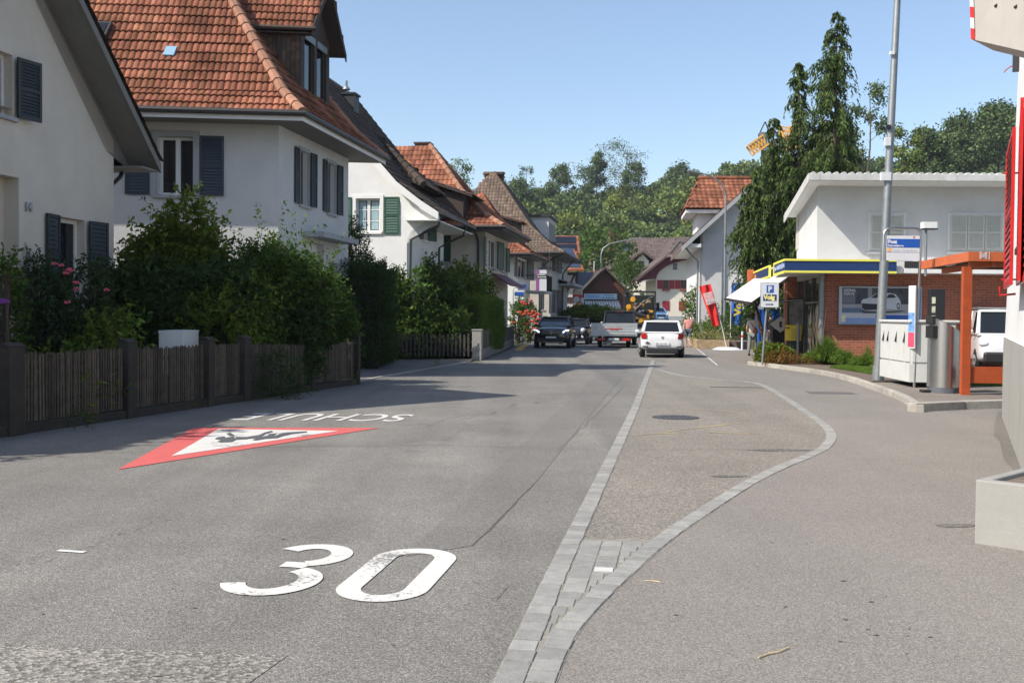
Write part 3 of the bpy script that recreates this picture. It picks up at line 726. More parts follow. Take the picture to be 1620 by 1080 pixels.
# ---------------------------------------------------------------- house one (nearest): gable faces the street
oy = V((.14, 1, 0)).normalized(); ox = V((oy.y, -oy.x, 0)); o1 = P(180, 497, 21.6); o1.z = 0
T1 = frame(o1, ex=ox, ey=oy)                 # far corner on the street; wall x=0 runs towards the camera (negative y)
h1 = thing('house', 'nearest cream house with a steep street gable and number 14', 'house', o1, 'houses along the left side of the street')
W1 = sideT(T1)                               # along = +y, so the visible wall has negative x
# measured on the wall plane
wu = rect(W1, -22, 60, 5, 190); wl_ = rect(W1, 96, 344, 131, 466); dr = rect(W1, -60, 305, 30, 540)
wu = (wu[0], hit(W1, 22, 130)[0]-.35, 4.93, 6.2)
xr_ = hit(W1, 20, 150)[0]; wu = (xr_-1.0, xr_, hit(W1, 33, 190)[1], hit(W1, 30, 92)[1])
xl0 = hit(W1, 96, 400)[0]; xl1 = hit(W1, 134, 400)[0]; wl_ = (xl0, xl1, 1.95, 3.36)
xd = hit(W1, 30, 400)[0]; dr = (xd-1.3, xd, .9, 3.9)
mb = MB(W1); LN = 11.5
zr, yr = 8.22, -3.75                         # ridge height and position along the wall
wall(mb, 0, 5.04, [wu if wu[3] < 5.04 else (wu[0], wu[1], wu[2], 5.04), wl_, dr], .28, x0=-LN)
# gable above 5.04 with the upper window's opening
def roofz(x): return zr+(x-yr)*(-(zr-5.04)/(0-yr)) if x > yr else zr-(yr-x)*1.35  # unseen near slope steepened to shape the roof's shadow on the road
xsn = -4.98+.0
def gpoly(a, b, zb): 
    pts = [(a, 0, zb)]; pts += [(b, 0, zb)]
    if roofz(b) > zb: pts += [(b, 0, roofz(b))]
    if a < yr < b: pts.append((yr, 0, zr))
    pts += [(a, 0, roofz(a))]; return pts
xlow = yr-(zr-5.04)/1.35
mb.poly([(wu[1], 0, 5.04), (0, 0, 5.04)] + ([(yr, 0, zr)] if wu[1] < yr else []) + [(wu[1], 0, roofz(wu[1]))])
mb.poly([(wu[0], 0, wu[3]), (wu[1], 0, wu[3]), (wu[1], 0, roofz(wu[1])), (wu[0], 0, roofz(wu[0]))])
mb.poly([(xlow, 0, 5.04), (wu[0], 0, 5.04), (wu[0], 0, roofz(wu[0]))])
for (a, b, c, d) in ((wu[0], wu[1], 5.04, wu[3]),):
    mb.poly([(a, 0, c), (a, .28, c), (a, .28, d), (a, 0, d)]); mb.poly([(b, 0, c), (b, .28, c), (b, .28, d), (b, 0, d)]); mb.poly([(a, 0, d), (b, 0, d), (b, .28, d), (a, .28, d)])
mb.poly([(0, 0, 0), (0, 9, 0), (0, 9, 5.04), (0, 0, 5.04)]); mb.poly([(-LN, 0, 0), (-LN, 9, 0), (-LN, 9, 5.04), (-LN, 0, 5.04)])
mb.poly([(-LN, 9, 0), (0, 9, 0), (0, 9, 5.04), (-LN, 9, 5.04)])
mb.poly([(dr[0], .275, dr[2]), (dr[1], .275, dr[2]), (dr[1], .275, dr[3]), (dr[0], .275, dr[3])])
mb.build('wall', M['stucco_cream'], h1)
# plinth and entrance slab
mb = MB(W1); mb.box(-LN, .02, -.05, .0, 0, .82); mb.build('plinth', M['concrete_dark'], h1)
window(W1, h1, *wu, M['white_trim'], 2, .16, sm=M['stone_trim'], fw_=.07)
shutter(W1, h1, wu[1]+.03, wu[1]+.56, wu[2], wu[3]-.02, M['slate_shutter'], 16, -.09, R(-12))
window(W1, h1, *wl_, M['white_trim'], 1, .16, sm=M['stone_trim'], fw_=.08)
shutter(W1, h1, wl_[0]-.52, wl_[0]-.02, wl_[2], wl_[3]+.02, M['slate_shutter'], 16, -.07, R(6))
shutter(W1, h1, wl_[1]+.05, wl_[1]+.58, wl_[2], wl_[3], M['slate_shutter'], 16, -.09, R(-10))
q = hit(W1, 37, 333); text('14', W1 @ Matrix.Translation((q[0], -.03, q[1])), .22, M['stone_trim'], h1, 'house_number', bold=.006, ext=.01)
# roof: ridge runs away from the street (local +y of W1)
ov = .62; hl = 1.0
def r1(x, y, dz=0): return (x, y, dz)
sl_ = (zr-5.04)/(-yr)
eave = (.75, 5.04-.75*sl_*.82)               # slightly flared eave beyond the corner
mb = MB(W1); 
tiled(mb, [(eave[0], 9, eave[1]+.22), (eave[0], -ov, eave[1]+.22), (yr, -ov, zr+.30), (yr, 9, zr+.30)], .22, .34, seed=3)
tiled(mb, [(-LN+1.6, -ov, zr+.3-(yr+LN-1.6)*1.35), (-LN+1.6, 9, zr+.3-(yr+LN-1.6)*1.35), (yr, 9, zr+.30), (yr, -ov, zr+.30)], .3, .5, seed=4)
rf = mb.build('roof', M['tile_brown'], h1)
mb = MB(W1)                                   # verge boards and soffit
a, b, c = V((eave[0], 0, eave[1])), V((yr, 0, zr+.06)), V((-LN+1.6, 0, zr+.06-(yr+LN-1.6)*1.35))
for p, q in ((a, b), (c, b)):
    mb.add([(p.x, -ov+.02, p.z), (q.x, -ov+.02, q.z), (q.x, .02, q.z), (p.x, .02, p.z)], [(0, 1, 2, 3)])
    mb.extr([(p.x, -ov-.02, p.z-.02), (q.x, -ov-.02, q.z-.02), (q.x, -ov-.02, q.z+.16), (p.x, -ov-.02, p.z+.16)], (0, .04, 0))
mb.box(.02, eave[0], -ov+.04, 8.9, eave[1]-.01, eave[1]+.03); mb.extr([(eave[0], .0, eave[1]), (-.3, 0, 4.8), (yr, 0, zr-.2), (yr, 0, zr+.1)], (0, .03, 0))
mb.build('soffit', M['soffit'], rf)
mb = MB(W1); mb.tube([(eave[0]+.02, -ov+.1, eave[1]+.1), (eave[0]+.02, 8.8, eave[1]+.1)], .075, 8)
mb.tube([(eave[0]-.1, .15, eave[1]+.04), (eave[0]-.2, .15, eave[1]-.12), (.10, .14, eave[1]-.38), (.08, .13, 1.2)], .045, 8); mb.build('downpipe', M['gutter'], h1)
# ---------------------------------------------------------------- house two: pale stucco, orange hipped roof
ex2 = V((.995, .10, 0)).normalized()
T2 = front(440, 26.5, ex_=ex2); W2 = sideT(T2)
h2 = thing('house', 'pale stucco house with a big orange hipped roof and a dark wooden dormer', 'house', T2 @ V((0, 0, 0)), 'houses along the left side of the street')
L2_ = hit(W2, 550, 497)[0]; WD = 8.6; HW = 6.25
f1 = rect(T2, 248, 216, 306, 312); 
f1 = (f1[0], f1[1], f1[3]-1.42, f1[3])
xa = [hit(W2, p, 260)[0] for p in (474, 487.5, 518, 530)]
z1t = hit(W2, 481, 240)[1]; z1b = hit(W2, 481, 325)[1]
ra = (xa[0], xa[1], z1b, z1t); rb = (xa[2], xa[3], z1b, z1t)
da = [hit(W2, p, 420)[0] for p in (484, 512)]; zda = hit(W2, 498, 377)[1]; sb = [hit(W2, p, 440)[0] for p in (521, 536)]
door = (da[0], da[1], .6, zda-.12); sbw = (sb[0], sb[1], hit(W2, 528, 470)[1], hit(W2, 528, 416)[1])
mb = MB(T2); closed_body(mb, WD, L2_, HW, [f1], [ra, rb, door, sbw]); mb.poly([(-WD, 0, HW), (0, 0, HW), (0, L2_, HW), (-WD, L2_, HW)]); mb.build('wall', M['stucco_grey'], h2)
# door recess: panel and porch slab
mb = MB(W2); mb.box(door[0], door[1], .19, .22, door[2], door[3]); 
d2 = mb.build('door', M['white_trim'], h2); MB(W2).box(door[0]+.2, door[1]-.2, .17, .185, door[2]+1.0, door[3]-.25).build('pane', M['glass'], d2)
xs = [hit(W2, p, 375)[0] for p in (481, 539)]
mb = MB(W2); mb.box(xs[0]-.1, xs[1]-.1, -.55, 0, zda-.02, zda+.12); mb.build('porch_slab', M['stone_trim'], h2)
window(T2, h2, *f1, M['white_trim'], 2, .16, sm=M['stone_trim'], surround=M['stone_trim'], sw=.15, fw_=.07)
sw2 = .56
shutter(T2, h2, f1[0]-.17-sw2, f1[0]-.17, f1[2], f1[3]+.03, M['blue_shutter'], 18); shutter(T2, h2, f1[1]+.17, f1[1]+.17+sw2, f1[2], f1[3]+.03, M['blue_shutter'], 18)
for r_ in (ra, rb):
    window(W2, h2, *r_, M['stone_trim'], 2, .14, sm=M['stone_trim'], surround=M['stone_trim'], sw=.1, blind=M['slate_shutter'])
    hw = (r_[1]-r_[0])*.52
    shutter(W2, h2, r_[0]-.08-hw, r_[0]-.08, r_[2], r_[3]+.03, M['slate_shutter'], 18, -.06, R(3)); shutter(W2, h2, r_[1]+.06, r_[1]+.06+hw, r_[2], r_[3]+.03, M['slate_shutter'], 18, -.08, R(-7))
window(W2, h2, *sbw, M['stone_trim'], 1, .15, sm=M['stone_trim'])
# roof: hipped with flared foot
OV = .85; e0 = 6.38
lv = [(0, e0), (.7, e0+.62), (1.75, e0+2.0), (4.45, e0+5.62)]    # inset from eave, height
def ring(t): return (-WD-OV+t, -OV+t, OV-t, L2_+OV-t)          # x0,y0,x1,y1
mb = MB(T2)
for k in range(3):
    (t0, z0), (t1, z1) = lv[k], lv[k+1]; a = ring(t0); b = ring(min(t1, (L2_+2*OV)/2-.02)); 
    z1e = z1 if t1 <= (L2_+2*OV)/2 else z0+(z1-z0)*((L2_+2*OV)/2-.02-t0)/(t1-t0)
    tiled(mb, [(a[0], a[1], z0), (a[2], a[1], z0), (b[2], b[1], z1e), (b[0], b[1], z1e)], .15, .335, seed=10+k, amp=.036, lip=.05, seg=3)
    tiled(mb, [(a[2], a[1], z0), (a[2], a[3], z0), (b[2], b[3], z1e), (b[2], b[1], z1e)], .15, .335, seed=20+k, amp=.036, lip=.05, seg=3)
    mb.poly([(a[0], a[3], z0), (a[2], a[3], z0), (b[2], b[3], z1e), (b[0], b[3], z1e)]); mb.poly([(a[0], a[1], z0), (a[0], a[3], z0), (b[0], b[3], z1e), (b[0], b[1], z1e)])
roof2 = mb.build('roof', M['tile_orange'], h2)
mb = MB(T2)
for k in range(3):
    (t0, z0), (t1, z1) = lv[k], lv[k+1]; t1 = min(t1, (L2_+2*OV)/2)
    z1 = z1 if t1 == lv[k+1][0] else z0+(z1-z0)*(t1-t0)/(lv[k+1][0]-t0)
    a = ring(t0); b = ring(t1)
    caps(mb, (a[2], a[1], z0+.05), (b[2], b[1], z1+.05), .125); caps(mb, (a[2], a[3], z0+.05), (b[2], b[3], z1+.05), .125)
    caps(mb, (a[0], a[1], z0+.05), (b[0], b[1], z1+.05), .125)
mb.build('ridge_tiles', M['tile_ridge'], roof2)
a = ring(0); mb = MB(T2)
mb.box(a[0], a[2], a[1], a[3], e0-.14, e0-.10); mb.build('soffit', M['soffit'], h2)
mb = MB(T2); z0, z1 = e0-.17, e0-.03
mb.box(a[0], a[2]+.02, a[1]-.03, a[1], z0, z1); mb.box(a[2], a[2]+.03, a[1], a[3], z0, z1); mb.build('fascia', M['white_trim'], h2)
mb = MB(T2); mb.tube([(a[0], a[1]-.10, e0+.0), (a[2]+.1, a[1]-.10, e0+.0), (a[2]+.10, a[3], e0+.0)], .075, 8); mb.build('gutter', M['gutter'], h2)
# little roof window and skylight
def on_front(px, py):           # point on the upper part of the front roof plane
    (t0, z0), (t1, z1) = lv[2], lv[3]; s = (t1-t0)/(z1-z0); Ti = T2.inverted(); o = Ti @ V((0, 0, CAMH)); d = Ti.to_3x3() @ ray(px, py)
    # plane: y = -OV + t0 + (z-z0)*s
    k = (-OV+t0+(o.z-z0)*s-o.y)/(d.y-d.z*s); return o+d*k
p = on_front(271, 85); th = math.atan2(lv[3][1]-lv[2][1], lv[3][0]-lv[2][0])
Tk = T2 @ Matrix.Translation(p) @ Matrix.Rotation(th, 4, 'X')
mb = MB(Tk); mb.box(-.13, .13, -.16, .16, .02, .10); sk = mb.build('glass_tile', M['roof_glass'], h2)
p = on_front(142, 62); Tk = T2 @ Matrix.Translation(p) @ Matrix.Rotation(th, 4, 'X'); mb = MB(Tk); mb.box(-.45, .45, -.5, .5, .03, .16); sk = mb.build('skylight', M['metal_dark'], h2); MB(Tk).box(-.38, .38, -.43, .43, .161, .172).build('pane', M['glass'], sk)
# dormer facing the street
y0 = hit(shift(W2, 0, .25), 476, 110)[0]; y1 = hit(shift(W2, 0, .25), 521, 120)[0]; zb, ze = e0+.25, hit(shift(W2, 0, .25), 476, 32)[1]
dm = MB(T2); xf = -.25; ym = (y0+y1)/2; zt = ze+(y1-y0)/2*1.15
wz0, wz1 = zb+.5, ze-.25; wns = [(y0+.28, ym-.1, wz0, wz1), (ym+.1, y1-.28, wz0, wz1)]
dm.T = sideT(shift(T2, xf, y0)); wall(dm, y1-y0, ze, [(a-y0, b-y0, c, d) for a, b, c, d in wns], .1, z0=zb); dm.T = T2
dm.poly([(xf, y0, ze), (xf, y1, ze), (xf, ym, zt-.1)]); dm.poly([(xf, y0, zb), (-4, y0, zb), (-4, y0, ze), (xf, y0, ze)]); dm.poly([(xf, y1, zb), (-4, y1, zb), (-4, y1, ze), (xf, y1, ze)])
dorm = dm.build('dormer', M['wood_dark'], h2)
sh = MB(T2)     # wooden shingles on the dormer's side wall
r = random.Random(4); z = zb
while z < ze-.02:
    x = xf-.02
    while x > -3.9:
        if z > e0+.25+(-x-.0)*1.33-.5: sh.box(x-.115, x-.005, y0-.035+r.uniform(0, .008), y0-.004, z, z+.125)
        x -= .12
    z += .115
sh.build('shingles', mat('old wooden shingles', (.075, .045, .03), .75, var=.3, vs=5, isl=.5), dorm)
for wv in wns:
    window(shift(W2, 0, -xf), dorm, *wv, M['wood_dark'], 1, .06, sill=False, fw_=.06)
    MB(shift(W2, 0, -xf)).box(wv[0], wv[1], -.03, .02, wv[3]-.16, wv[3]+.02).build('blind_box', M['metal_grey'], dorm)
rm = MB(T2); ovd = .3
for s_, (ya, yb) in ((1, (y0-ovd, ym)), (-1, (y1+ovd, ym))):
    za = ze-ovd*1.05
    pts = [(-4.5, ya, za+.0), (xf+.36, ya, za), (xf+.36, yb, zt), (-4.5, yb, zt)] 
    tiled(rm, pts, .15, .335, seed=31, amp=.036, lip=.05, seg=3)
dro = rm.build('dormer_roof', M['tile_orange'], dorm)
rm = MB(T2)
for ya in (y0-ovd, y1+ovd): rm.extr([(xf+.37, ya, ze-ovd*1.05-.16), (xf+.37, ym, zt-.16), (xf+.37, ym, zt+.04), (xf+.37, ya, ze-ovd*1.05+.04)], (.035, 0, 0))
rm.box(-3.8, xf+.36, y0-ovd, y0, ze-ovd*1.05-.10, ze-ovd*1.05-.07); rm.tube([(-3.8, y0-ovd-.04, ze-ovd*1.05+.02), (xf+.5, y0-ovd-.04, ze-ovd*1.05+.02)], .06, 8)
rm.build('dormer_trim', M['wood_dark'], dorm)
# ---------------------------------------------------------------- house three: white gable with green shutters
T3 = front(643, 39.5); W3 = sideT(T3)
h3 = thing('house', 'bright white house with green shutters and dark flared gable roof', 'house', T3 @ V((0, 0, 0)), 'houses along the left side of the street')
wf = rect(T3, 563, 314, 601, 367); L3 = hit(W3, 688, 497)[0]+1.6
ws = [hit(W3, p, 350)[0] for p in (668, 676)]; zs_ = (hit(W3, 671, 380)[1], hit(W3, 671, 340)[1])
mb = MB(T3); H3_ = 5.2
wall(mb, 0, min(wf[2], H3_)-.001, [], x0=-8.4); mb.T = sideT(T3); wall(mb, L3, H3_, [(ws[0], ws[1], *zs_)]); mb.T = T3
mb.poly([(-8.4, 0, 0), (-8.4, L3, 0), (-8.4, L3, 5.2), (-8.4, 0, 5.2)])
zb_ = wf[2]-.001
prof = [(0, 5.75), (-.3, 6.1), (-1.2, 7.1), (-2.4, 8.6), (-4.2, 10.8)]     # right verge line, seen from the front
def pz(x):
    for (xa_, za_), (xb_, zb2_) in zip(prof[:-1], prof[1:]):
        if xb_ <= x <= xa_: return za_+(zb2_-za_)*(x-xa_)/(xb_-xa_)
a_, b_ = wf[0], wf[1]
mb.poly([(b_, 0, zb_), (0, 0, zb_), (0, 0, 5.75), (-.3, 0, 6.1)] + ([(-1.2, 0, 7.1)] if b_ < -1.2 else []) + [(b_, 0, pz(b_))])
mb.poly([(a_, 0, wf[3]), (b_, 0, wf[3]), (b_, 0, pz(b_))] + [(x, 0, z) for x, z in prof if a_ < x < b_] + [(a_, 0, pz(a_))])
mb.poly([(-8.4, 0, zb_), (a_, 0, zb_), (a_, 0, pz(a_))] + [(x, 0, z) for x, z in prof if x < a_] + [(-8.4+(-x), 0, z) for x, z in prof[1:-1][::-1]] + [(-8.4, 0, 5.75)])
for xx in (a_, b_): mb.poly([(xx, 0, wf[2]), (xx, .2, wf[2]), (xx, .2, wf[3]), (xx, 0, wf[3])])
mb.poly([(-8.4, L3, 5.2)] + [(x, L3, z) for x, z in prof] + [(-8.4+(-x), L3, z) for x, z in prof[1:-1][::-1]])
mb.build('wall', M['stucco_white'], h3)
wo = window(T3, h3, *wf, M['white_trim'], 2, .12, bars=2, sm=M['white_trim'], surround=M['white_trim'], sw=.13, fw_=.07)
cu = MB(T3)
for x0, x1 in ((wf[0]+.09, (wf[0]+wf[1])/2-.1), ((wf[0]+wf[1])/2+.1, wf[1]-.09)):
    n = 14
    for i in range(n):
        xa_, xb_ = x0+(x1-x0)*i/n, x0+(x1-x0)*(i+1)/n; ya_, yb_ = (.135, .145) if i % 2 else (.145, .135)
        cu.poly([(xa_, ya_, wf[2]+.1), (xb_, yb_, wf[2]+.1), (xb_, yb_, wf[3]-.1), (xa_, ya_, wf[3]-.1)])
cu.build('curtain', M['curtain'], wo)
g3 = .58
shutter(T3, h3, wf[1]+.15, wf[1]+.15+g3, wf[2]-.08, wf[3]+.05, M['green_shutter'], 13); shutter(T3, h3, wf[0]-.15-g3, wf[0]-.15, wf[2]-.08, wf[3]+.05, M['green_shutter'], 13)
window(W3, h3, ws[0], ws[1], *zs_, M['white_trim'], 1, .1, sm=M['white_trim'])
hw = .5; shutter(W3, h3, ws[0]-hw, ws[0]-.02, *zs_, M['green_shutter'], 8, -.06, R(6)); shutter(W3, h3, ws[1]+.02, ws[1]+hw, *zs_, M['green_shutter'], 8, -.09, R(-25))
# roof with flared eave over the street side
pr = [(1.25, 5.35), (.55, 5.8), (-.3, 6.45), (-1.2, 7.45), (-2.4, 8.95), (-4.2, 11.15)]
mb = MB(T3); of = .35
for a, b in zip(pr[:-1], pr[1:]):
    tiled(mb, [(a[0], -of, a[1]), (a[0], L3+.3, a[1]), (b[0], L3+.3, b[1]), (b[0], -of, b[1])], .25, .34, seed=40, amp=.05)
    mb.poly([(-8.4-a[0], -of, a[1]), (-8.4-b[0], -of, b[1]), (-8.4-b[0], L3+.3, b[1]), (-8.4-a[0], L3+.3, a[1])])
rf3 = mb.build('roof', M['tile_dark'], h3)
mb = MB(T3)
for a, b in zip(pr[:-1], pr[1:]):
    mb.extr([(a[0], -of-.02, a[1]-.30), (b[0], -of-.02, b[1]-.34), (b[0], -of-.02, b[1]-.03), (a[0], -of-.02, a[1]-.03)], (0, .05, 0))
    mb.poly([(a[0], -of, a[1]-.29), (b[0], -of, b[1]-.29), (b[0], .02, b[1]-.29), (a[0], .02, a[1]-.29)])
mb.box(-.0, 1.2, -of+.02, L3+.3, 5.02, 5.06)
# curved bracket under the flared eave
mb.extr([(0, 0, 5.0), (1.22, 0, 5.0), (1.22, 0, 5.3), (.55, 0, 5.66), (-.3, 0, 6.3), (-1.2, 0, 7.3), (-1.2, 0, 7.0), (-.3, 0, 5.9)], (0, -.03, 0)); mb.extr([(-1.2, 0, 7.0), (-1.2, 0, 7.3), (-2.4, 0, 8.8), (-2.4, 0, 8.5)], (0, -.03, 0))
mb.extr([(0.002, 0, 4.2)] + [(1.15-1.15*math.cos(R(t)), 0, 4.2+.85*math.sin(R(t))) for t in range(0, 91, 15)] + [(1.15, 0, 5.03), (0.002, 0, 5.03)], (0, .08, 0))
mb.build('verge_board', M['white_trim'], rf3)
mb = MB(T3); mb.tube([(1.28, -of, 5.3), (1.28, L3+.3, 5.3)], .07, 8); mb.tube([(1.25, .1, 5.25), (1.15, .1, 4.85), (.6, .08, 4.6), (.16, -.06, 4.35), (.12, -.08, .2)], .05, 8)
mb.tube([(1.25, 4.9, 5.25), (1.15, 4.9, 4.85), (.6, 4.85, 4.6), (.16, 4.8, 4.35), (.12, 4.8, .2)], .05, 8); mb.build('downpipe', M['gutter'], h3)
# street dormer with a hipped tile roof
yd = hit(shift(W3, 0, .3), 657, 300)[0]; 
mb = MB(T3); ya, yb = yd, yd+3.2; xd_ = -.5; zt_ = 7.3
mb.box(-3, xd_, ya, yb, 5.6, zt_-.5); dq = mb.build('dormer', M['stucco_white'], h3)
mb = MB(T3); zt_ = 6.95
tiled(mb, [(-4.0, ya-.4, zt_-.05), (xd_+.6, ya-.4, zt_-.35), (-2.4, (ya+yb)/2, zt_+1.9), (-4.0, (ya+yb)/2, zt_+2.1)], .25, .34, seed=44, amp=.06)
tiled(mb, [(xd_+.6, ya-.4, zt_-.35), (xd_+.6, yb+.4, zt_-.35), (-2.4, (ya+yb)/2, zt_+1.9)], .25, .34, seed=45, amp=.06)
tiled(mb, [(xd_+.6, yb+.4, zt_-.35), (-4.0, yb+.4, zt_-.05), (-4.0, (ya+yb)/2, zt_+2.1), (-2.4, (ya+yb)/2, zt_+1.9)], .25, .34, seed=46)
caps(mb, (xd_+.6, ya-.4, zt_-.3), (-2.4, (ya+yb)/2, zt_+1.95), .13)
mb.build('dormer_roof', M['tile_dark'], dq)
# chimney
p = P(548, 150, 43); q3 = T3.inverted() @ p
mb = MB(T3); mb.box(q3.x-.42, q3.x+.42, q3.y-.35, q3.y+.35, 7.5, q3.z-.05); mb.box(q3.x-.48, q3.x+.48, q3.y-.4, q3.y+.4, q3.z-.05, q3.z+.02); ch = mb.build('chimney', M['metal_dark'], h3)
mb = MB(T3); mb.tube([(q3.x, q3.y, q3.z), (q3.x, q3.y, q3.z+.55)], .05, 8); mb.tube([(q3.x, q3.y, q3.z+.2), (q3.x, q3.y, q3.z+.3)], [.16, .10], 10); mb.build('flue', M['metal_grey'], ch)
# ---------------------------------------------------------------- generic hipped house seen from the corner
def hiphouse(px, Y, pxfar, wd, hw, eave, ov, lv, wm, rm, label, fwin=(), rwin=(), sm=None, seed=50, tw=.22, Yl=None, ridge=None, T=None, Lmin=0):
    T = T or front(px, Y); Wr = sideT(T); L = hit(Wr, pxfar, 497)[0] if pxfar else Yl
    L = max(L, Lmin)
    t = thing('house', label, 'house', T @ V((0, 0, 0)), 'houses along the left side of the street')
    fh = [rect(T, *b) for b in fwin]; rh = [rect(Wr, *b) for b in rwin]
    mb = MB(T); closed_body(mb, wd, L, hw, fh, rh); mb.build('wall', wm, t)
    def ring(k): return (-wd-ov+k, -ov+k, ov-k, L+ov-k)
    mb = MB(T); cp_ = MB(T)
    for k in range(len(lv)-1):
        (t0, z0), (t1, z1) = lv[k], lv[k+1]; tm = (L+2*ov)/2-.01
        if t0 >= tm: break
        if t1 > tm: z1 = z0+(z1-z0)*(tm-t0)/(t1-t0); t1 = tm
        a = ring(t0); b = ring(t1); z0 += eave; z1 += eave
        tiled(mb, [(a[0], a[1], z0), (a[2], a[1], z0), (b[2], b[1], z1), (b[0], b[1], z1)], tw, .34, seed=seed+k)
        tiled(mb, [(a[2], a[1], z0), (a[2], a[3], z0), (b[2], b[3], z1), (b[2], b[1], z1)], tw, .34, seed=seed+k+9)
        mb.poly([(a[0], a[3], z0), (a[2], a[3], z0), (b[2], b[3], z1), (b[0], b[3], z1)]); mb.poly([(a[0], a[1], z0), (a[0], a[3], z0), (b[0], b[3], z1), (b[0], b[1], z1)])
        caps(cp_, (a[2], a[1], z0+.05), (b[2], b[1], z1+.05), .12); caps(cp_, (a[2], a[3], z0+.05), (b[2], b[3], z1+.05), .12)
    ro = mb.build('roof', rm, t); cp_.build('ridge_tiles', ridge or rm, ro)
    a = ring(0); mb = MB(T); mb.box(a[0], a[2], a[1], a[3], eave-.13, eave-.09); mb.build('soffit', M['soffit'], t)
    mb = MB(T); mb.box(a[0], a[2]+.01, a[1]-.02, a[1], eave-.15, eave-.02); mb.box(a[2], a[2]+.02, a[1], a[3], eave-.15, eave-.02)
    mb.tube([(a[0], a[1]-.09, eave), (a[2]+.09, a[1]-.09, eave), (a[2]+.09, a[3], eave)], .07, 8); mb.build('gutter', M['gutter'], t)
    return T, Wr, t, fh, rh, L, ro
def wset(T, t, boxes, fm, shm, n=8, panes=2, sh=True):
    for b in boxes:
        window(T, t, *b, fm, panes, .1, sm=M['stone_trim'], fw_=.06)
        if sh:
            w_ = (b[1]-b[0])*.5; shutter(T, t, b[0]-w_-.02, b[0]-.02, b[2], b[3], shm, n, -.05, R(3)); shutter(T, t, b[1]+.02, b[1]+w_+.02, b[2], b[3], shm, n, -.06, R(-5))
def boxdormer(T, t, y0, y1, xf, zb, zt, depth, wm, rm, pitch, rovh, wins=(), slope=True, name='dormer', seed=3):
    mb = MB(T); mb.box(xf-depth, xf, y0, y1, zb, zt); d = mb.build(name, wm, t)
    mb = MB(T); zr_ = zt+depth*pitch
    tiled(mb, [(xf+rovh, y0-.3, zt-rovh*pitch), (xf+rovh, y1+.3, zt-rovh*pitch), (xf-depth, y1+.3, zr_), (xf-depth, y0-.3, zr_)], .22, .34, seed=seed)
    mb.build('dormer_roof', rm, d); mb = MB(T); mb.extr([(xf+rovh, y0-.3, zt-rovh*pitch-.1), (xf-depth, y0-.3, zr_-.1), (xf-depth, y0-.3, zr_), (xf+rovh, y0-.3, zt-rovh*pitch)], (0, .03, 0)); mb.build('dormer_trim', M['wood_dark'], d)
    return d
# house four: beige with an orange hipped roof
lv4 = [(0, 0), (1.0, .6), (2.4, 1.9), (4.3, 4.25)]
T4, W4, h4, fh, rh, L4, ro4 = hiphouse(767, 48.5, 803, 9.5, 5.35, 5.5, .95, lv4, M['stucco_beige'], M['tile_orange'], 'beige house with orange hipped roof behind the magnolia bushes',
    fwin=[(689, 372, 713, 414)], rwin=[(773, 379, 786, 424), (794, 391, 800, 430)], seed=60, ridge=M['tile_ridge'])
mb = MB(T4); a = fh[0]; window(T4, h4, *a, M['stone_trim'], 2, .1); shutter(T4, h4, a[0]+.02, (a[0]+a[1])/2-.01, a[2]+.02, a[3]-.02, M['green_shutter'], 12, .02); shutter(T4, h4, (a[0]+a[1])/2+.01, a[1]-.02, a[2]+.02, a[3]-.02, M['green_shutter'], 12, .02)
wset(W4, h4, rh, M['white_trim'], M['green_shutter'], 8)
mb = MB(T4); q = hit(T4, 757, 380); mb.tube([(q[0], -.95, 5.4), (q[0], -.5, 5.1), (q[0], -.08, 4.9), (q[0], -.08, 0)], .055, 8); mb.build('downpipe', M['gutter'], h4)
xdr = -.9; Wq = shift(W4, 0, .9); yA = hit(Wq, 733, 330)[0]; yB = yA+2.6; zA = hit(Wq, 735, 305)[1]
d4 = boxdormer(T4, h4, yA, yB, -.9, 5.9, zA, 3.2, M['wood_dark'], M['tile_greybrown'], .34, .45, seed=63)
q = T4.inverted() @ P(671, 229, 54); mb = MB(T4); mb.box(q.x-.4, q.x+.35, q.y-.35, q.y+.35, q.z-1.6, q.z); mb.box(q.x-.45, q.x+.4, q.y-.4, q.y+.4, q.z, q.z+.08); mb.build('chimney', mat('sooty chimney', (.07, .045, .035), .9, var=.3), h4)
mb = MB(W4); c = hit(W4, 795, 455)[1]; mb.extr([(L4*.25, -.9, c), (L4*.95, -.9, c), (L4*.95, 0, c+.55), (L4*.25, 0, c+.55)], (0, 0, .08)); mb.build('canopy', M['burgundy'], h4)
# house five: white walls with balcony, brown hipped roof with two dormers
lv5 = [(0, 0), (.9, .5), (2.0, 1.6), (5.5, 6.6)]
T5, W5, h5, fh, rh, L5, ro5 = hiphouse(819, 66, 838, 9, 5.15, 5.3, .9, lv5, M['stucco_white'], M['tile_orange'], 'white house with a metal balcony and an orange tiled eave',
    fwin=[], rwin=[(820, 410, 833, 440)], seed=70)
wset(W5, h5, rh, M['white_trim'], M['dim_shutter'], 6)
mb = MB(W5); b0 = hit(W5, 834, 440)[0]; zz = hit(W5, 834, 460)[1]
mb.box(b0-1, b0+3.2, -1.3, 0, zz-.15, zz); bal = mb.build('balcony', M['stone_trim'], h5)
mb = MB(W5)
for i in range(24): mb.box(b0-1+i*.18, b0-.985+i*.18, -1.28, -1.26, zz, zz+1)
for x in (b0-1, b0+3.18): mb.box(x, x+.04, -1.3, 0, zz+.95, zz+1)
mb.box(b0-1, b0+3.2, -1.3, -1.25, zz+.98, zz+1.03); mb.box(b0+1.6, b0+3.15, -1.24, -1.22, zz+.02, zz+.96); mb.build('railing', M['metal_dark'], bal)
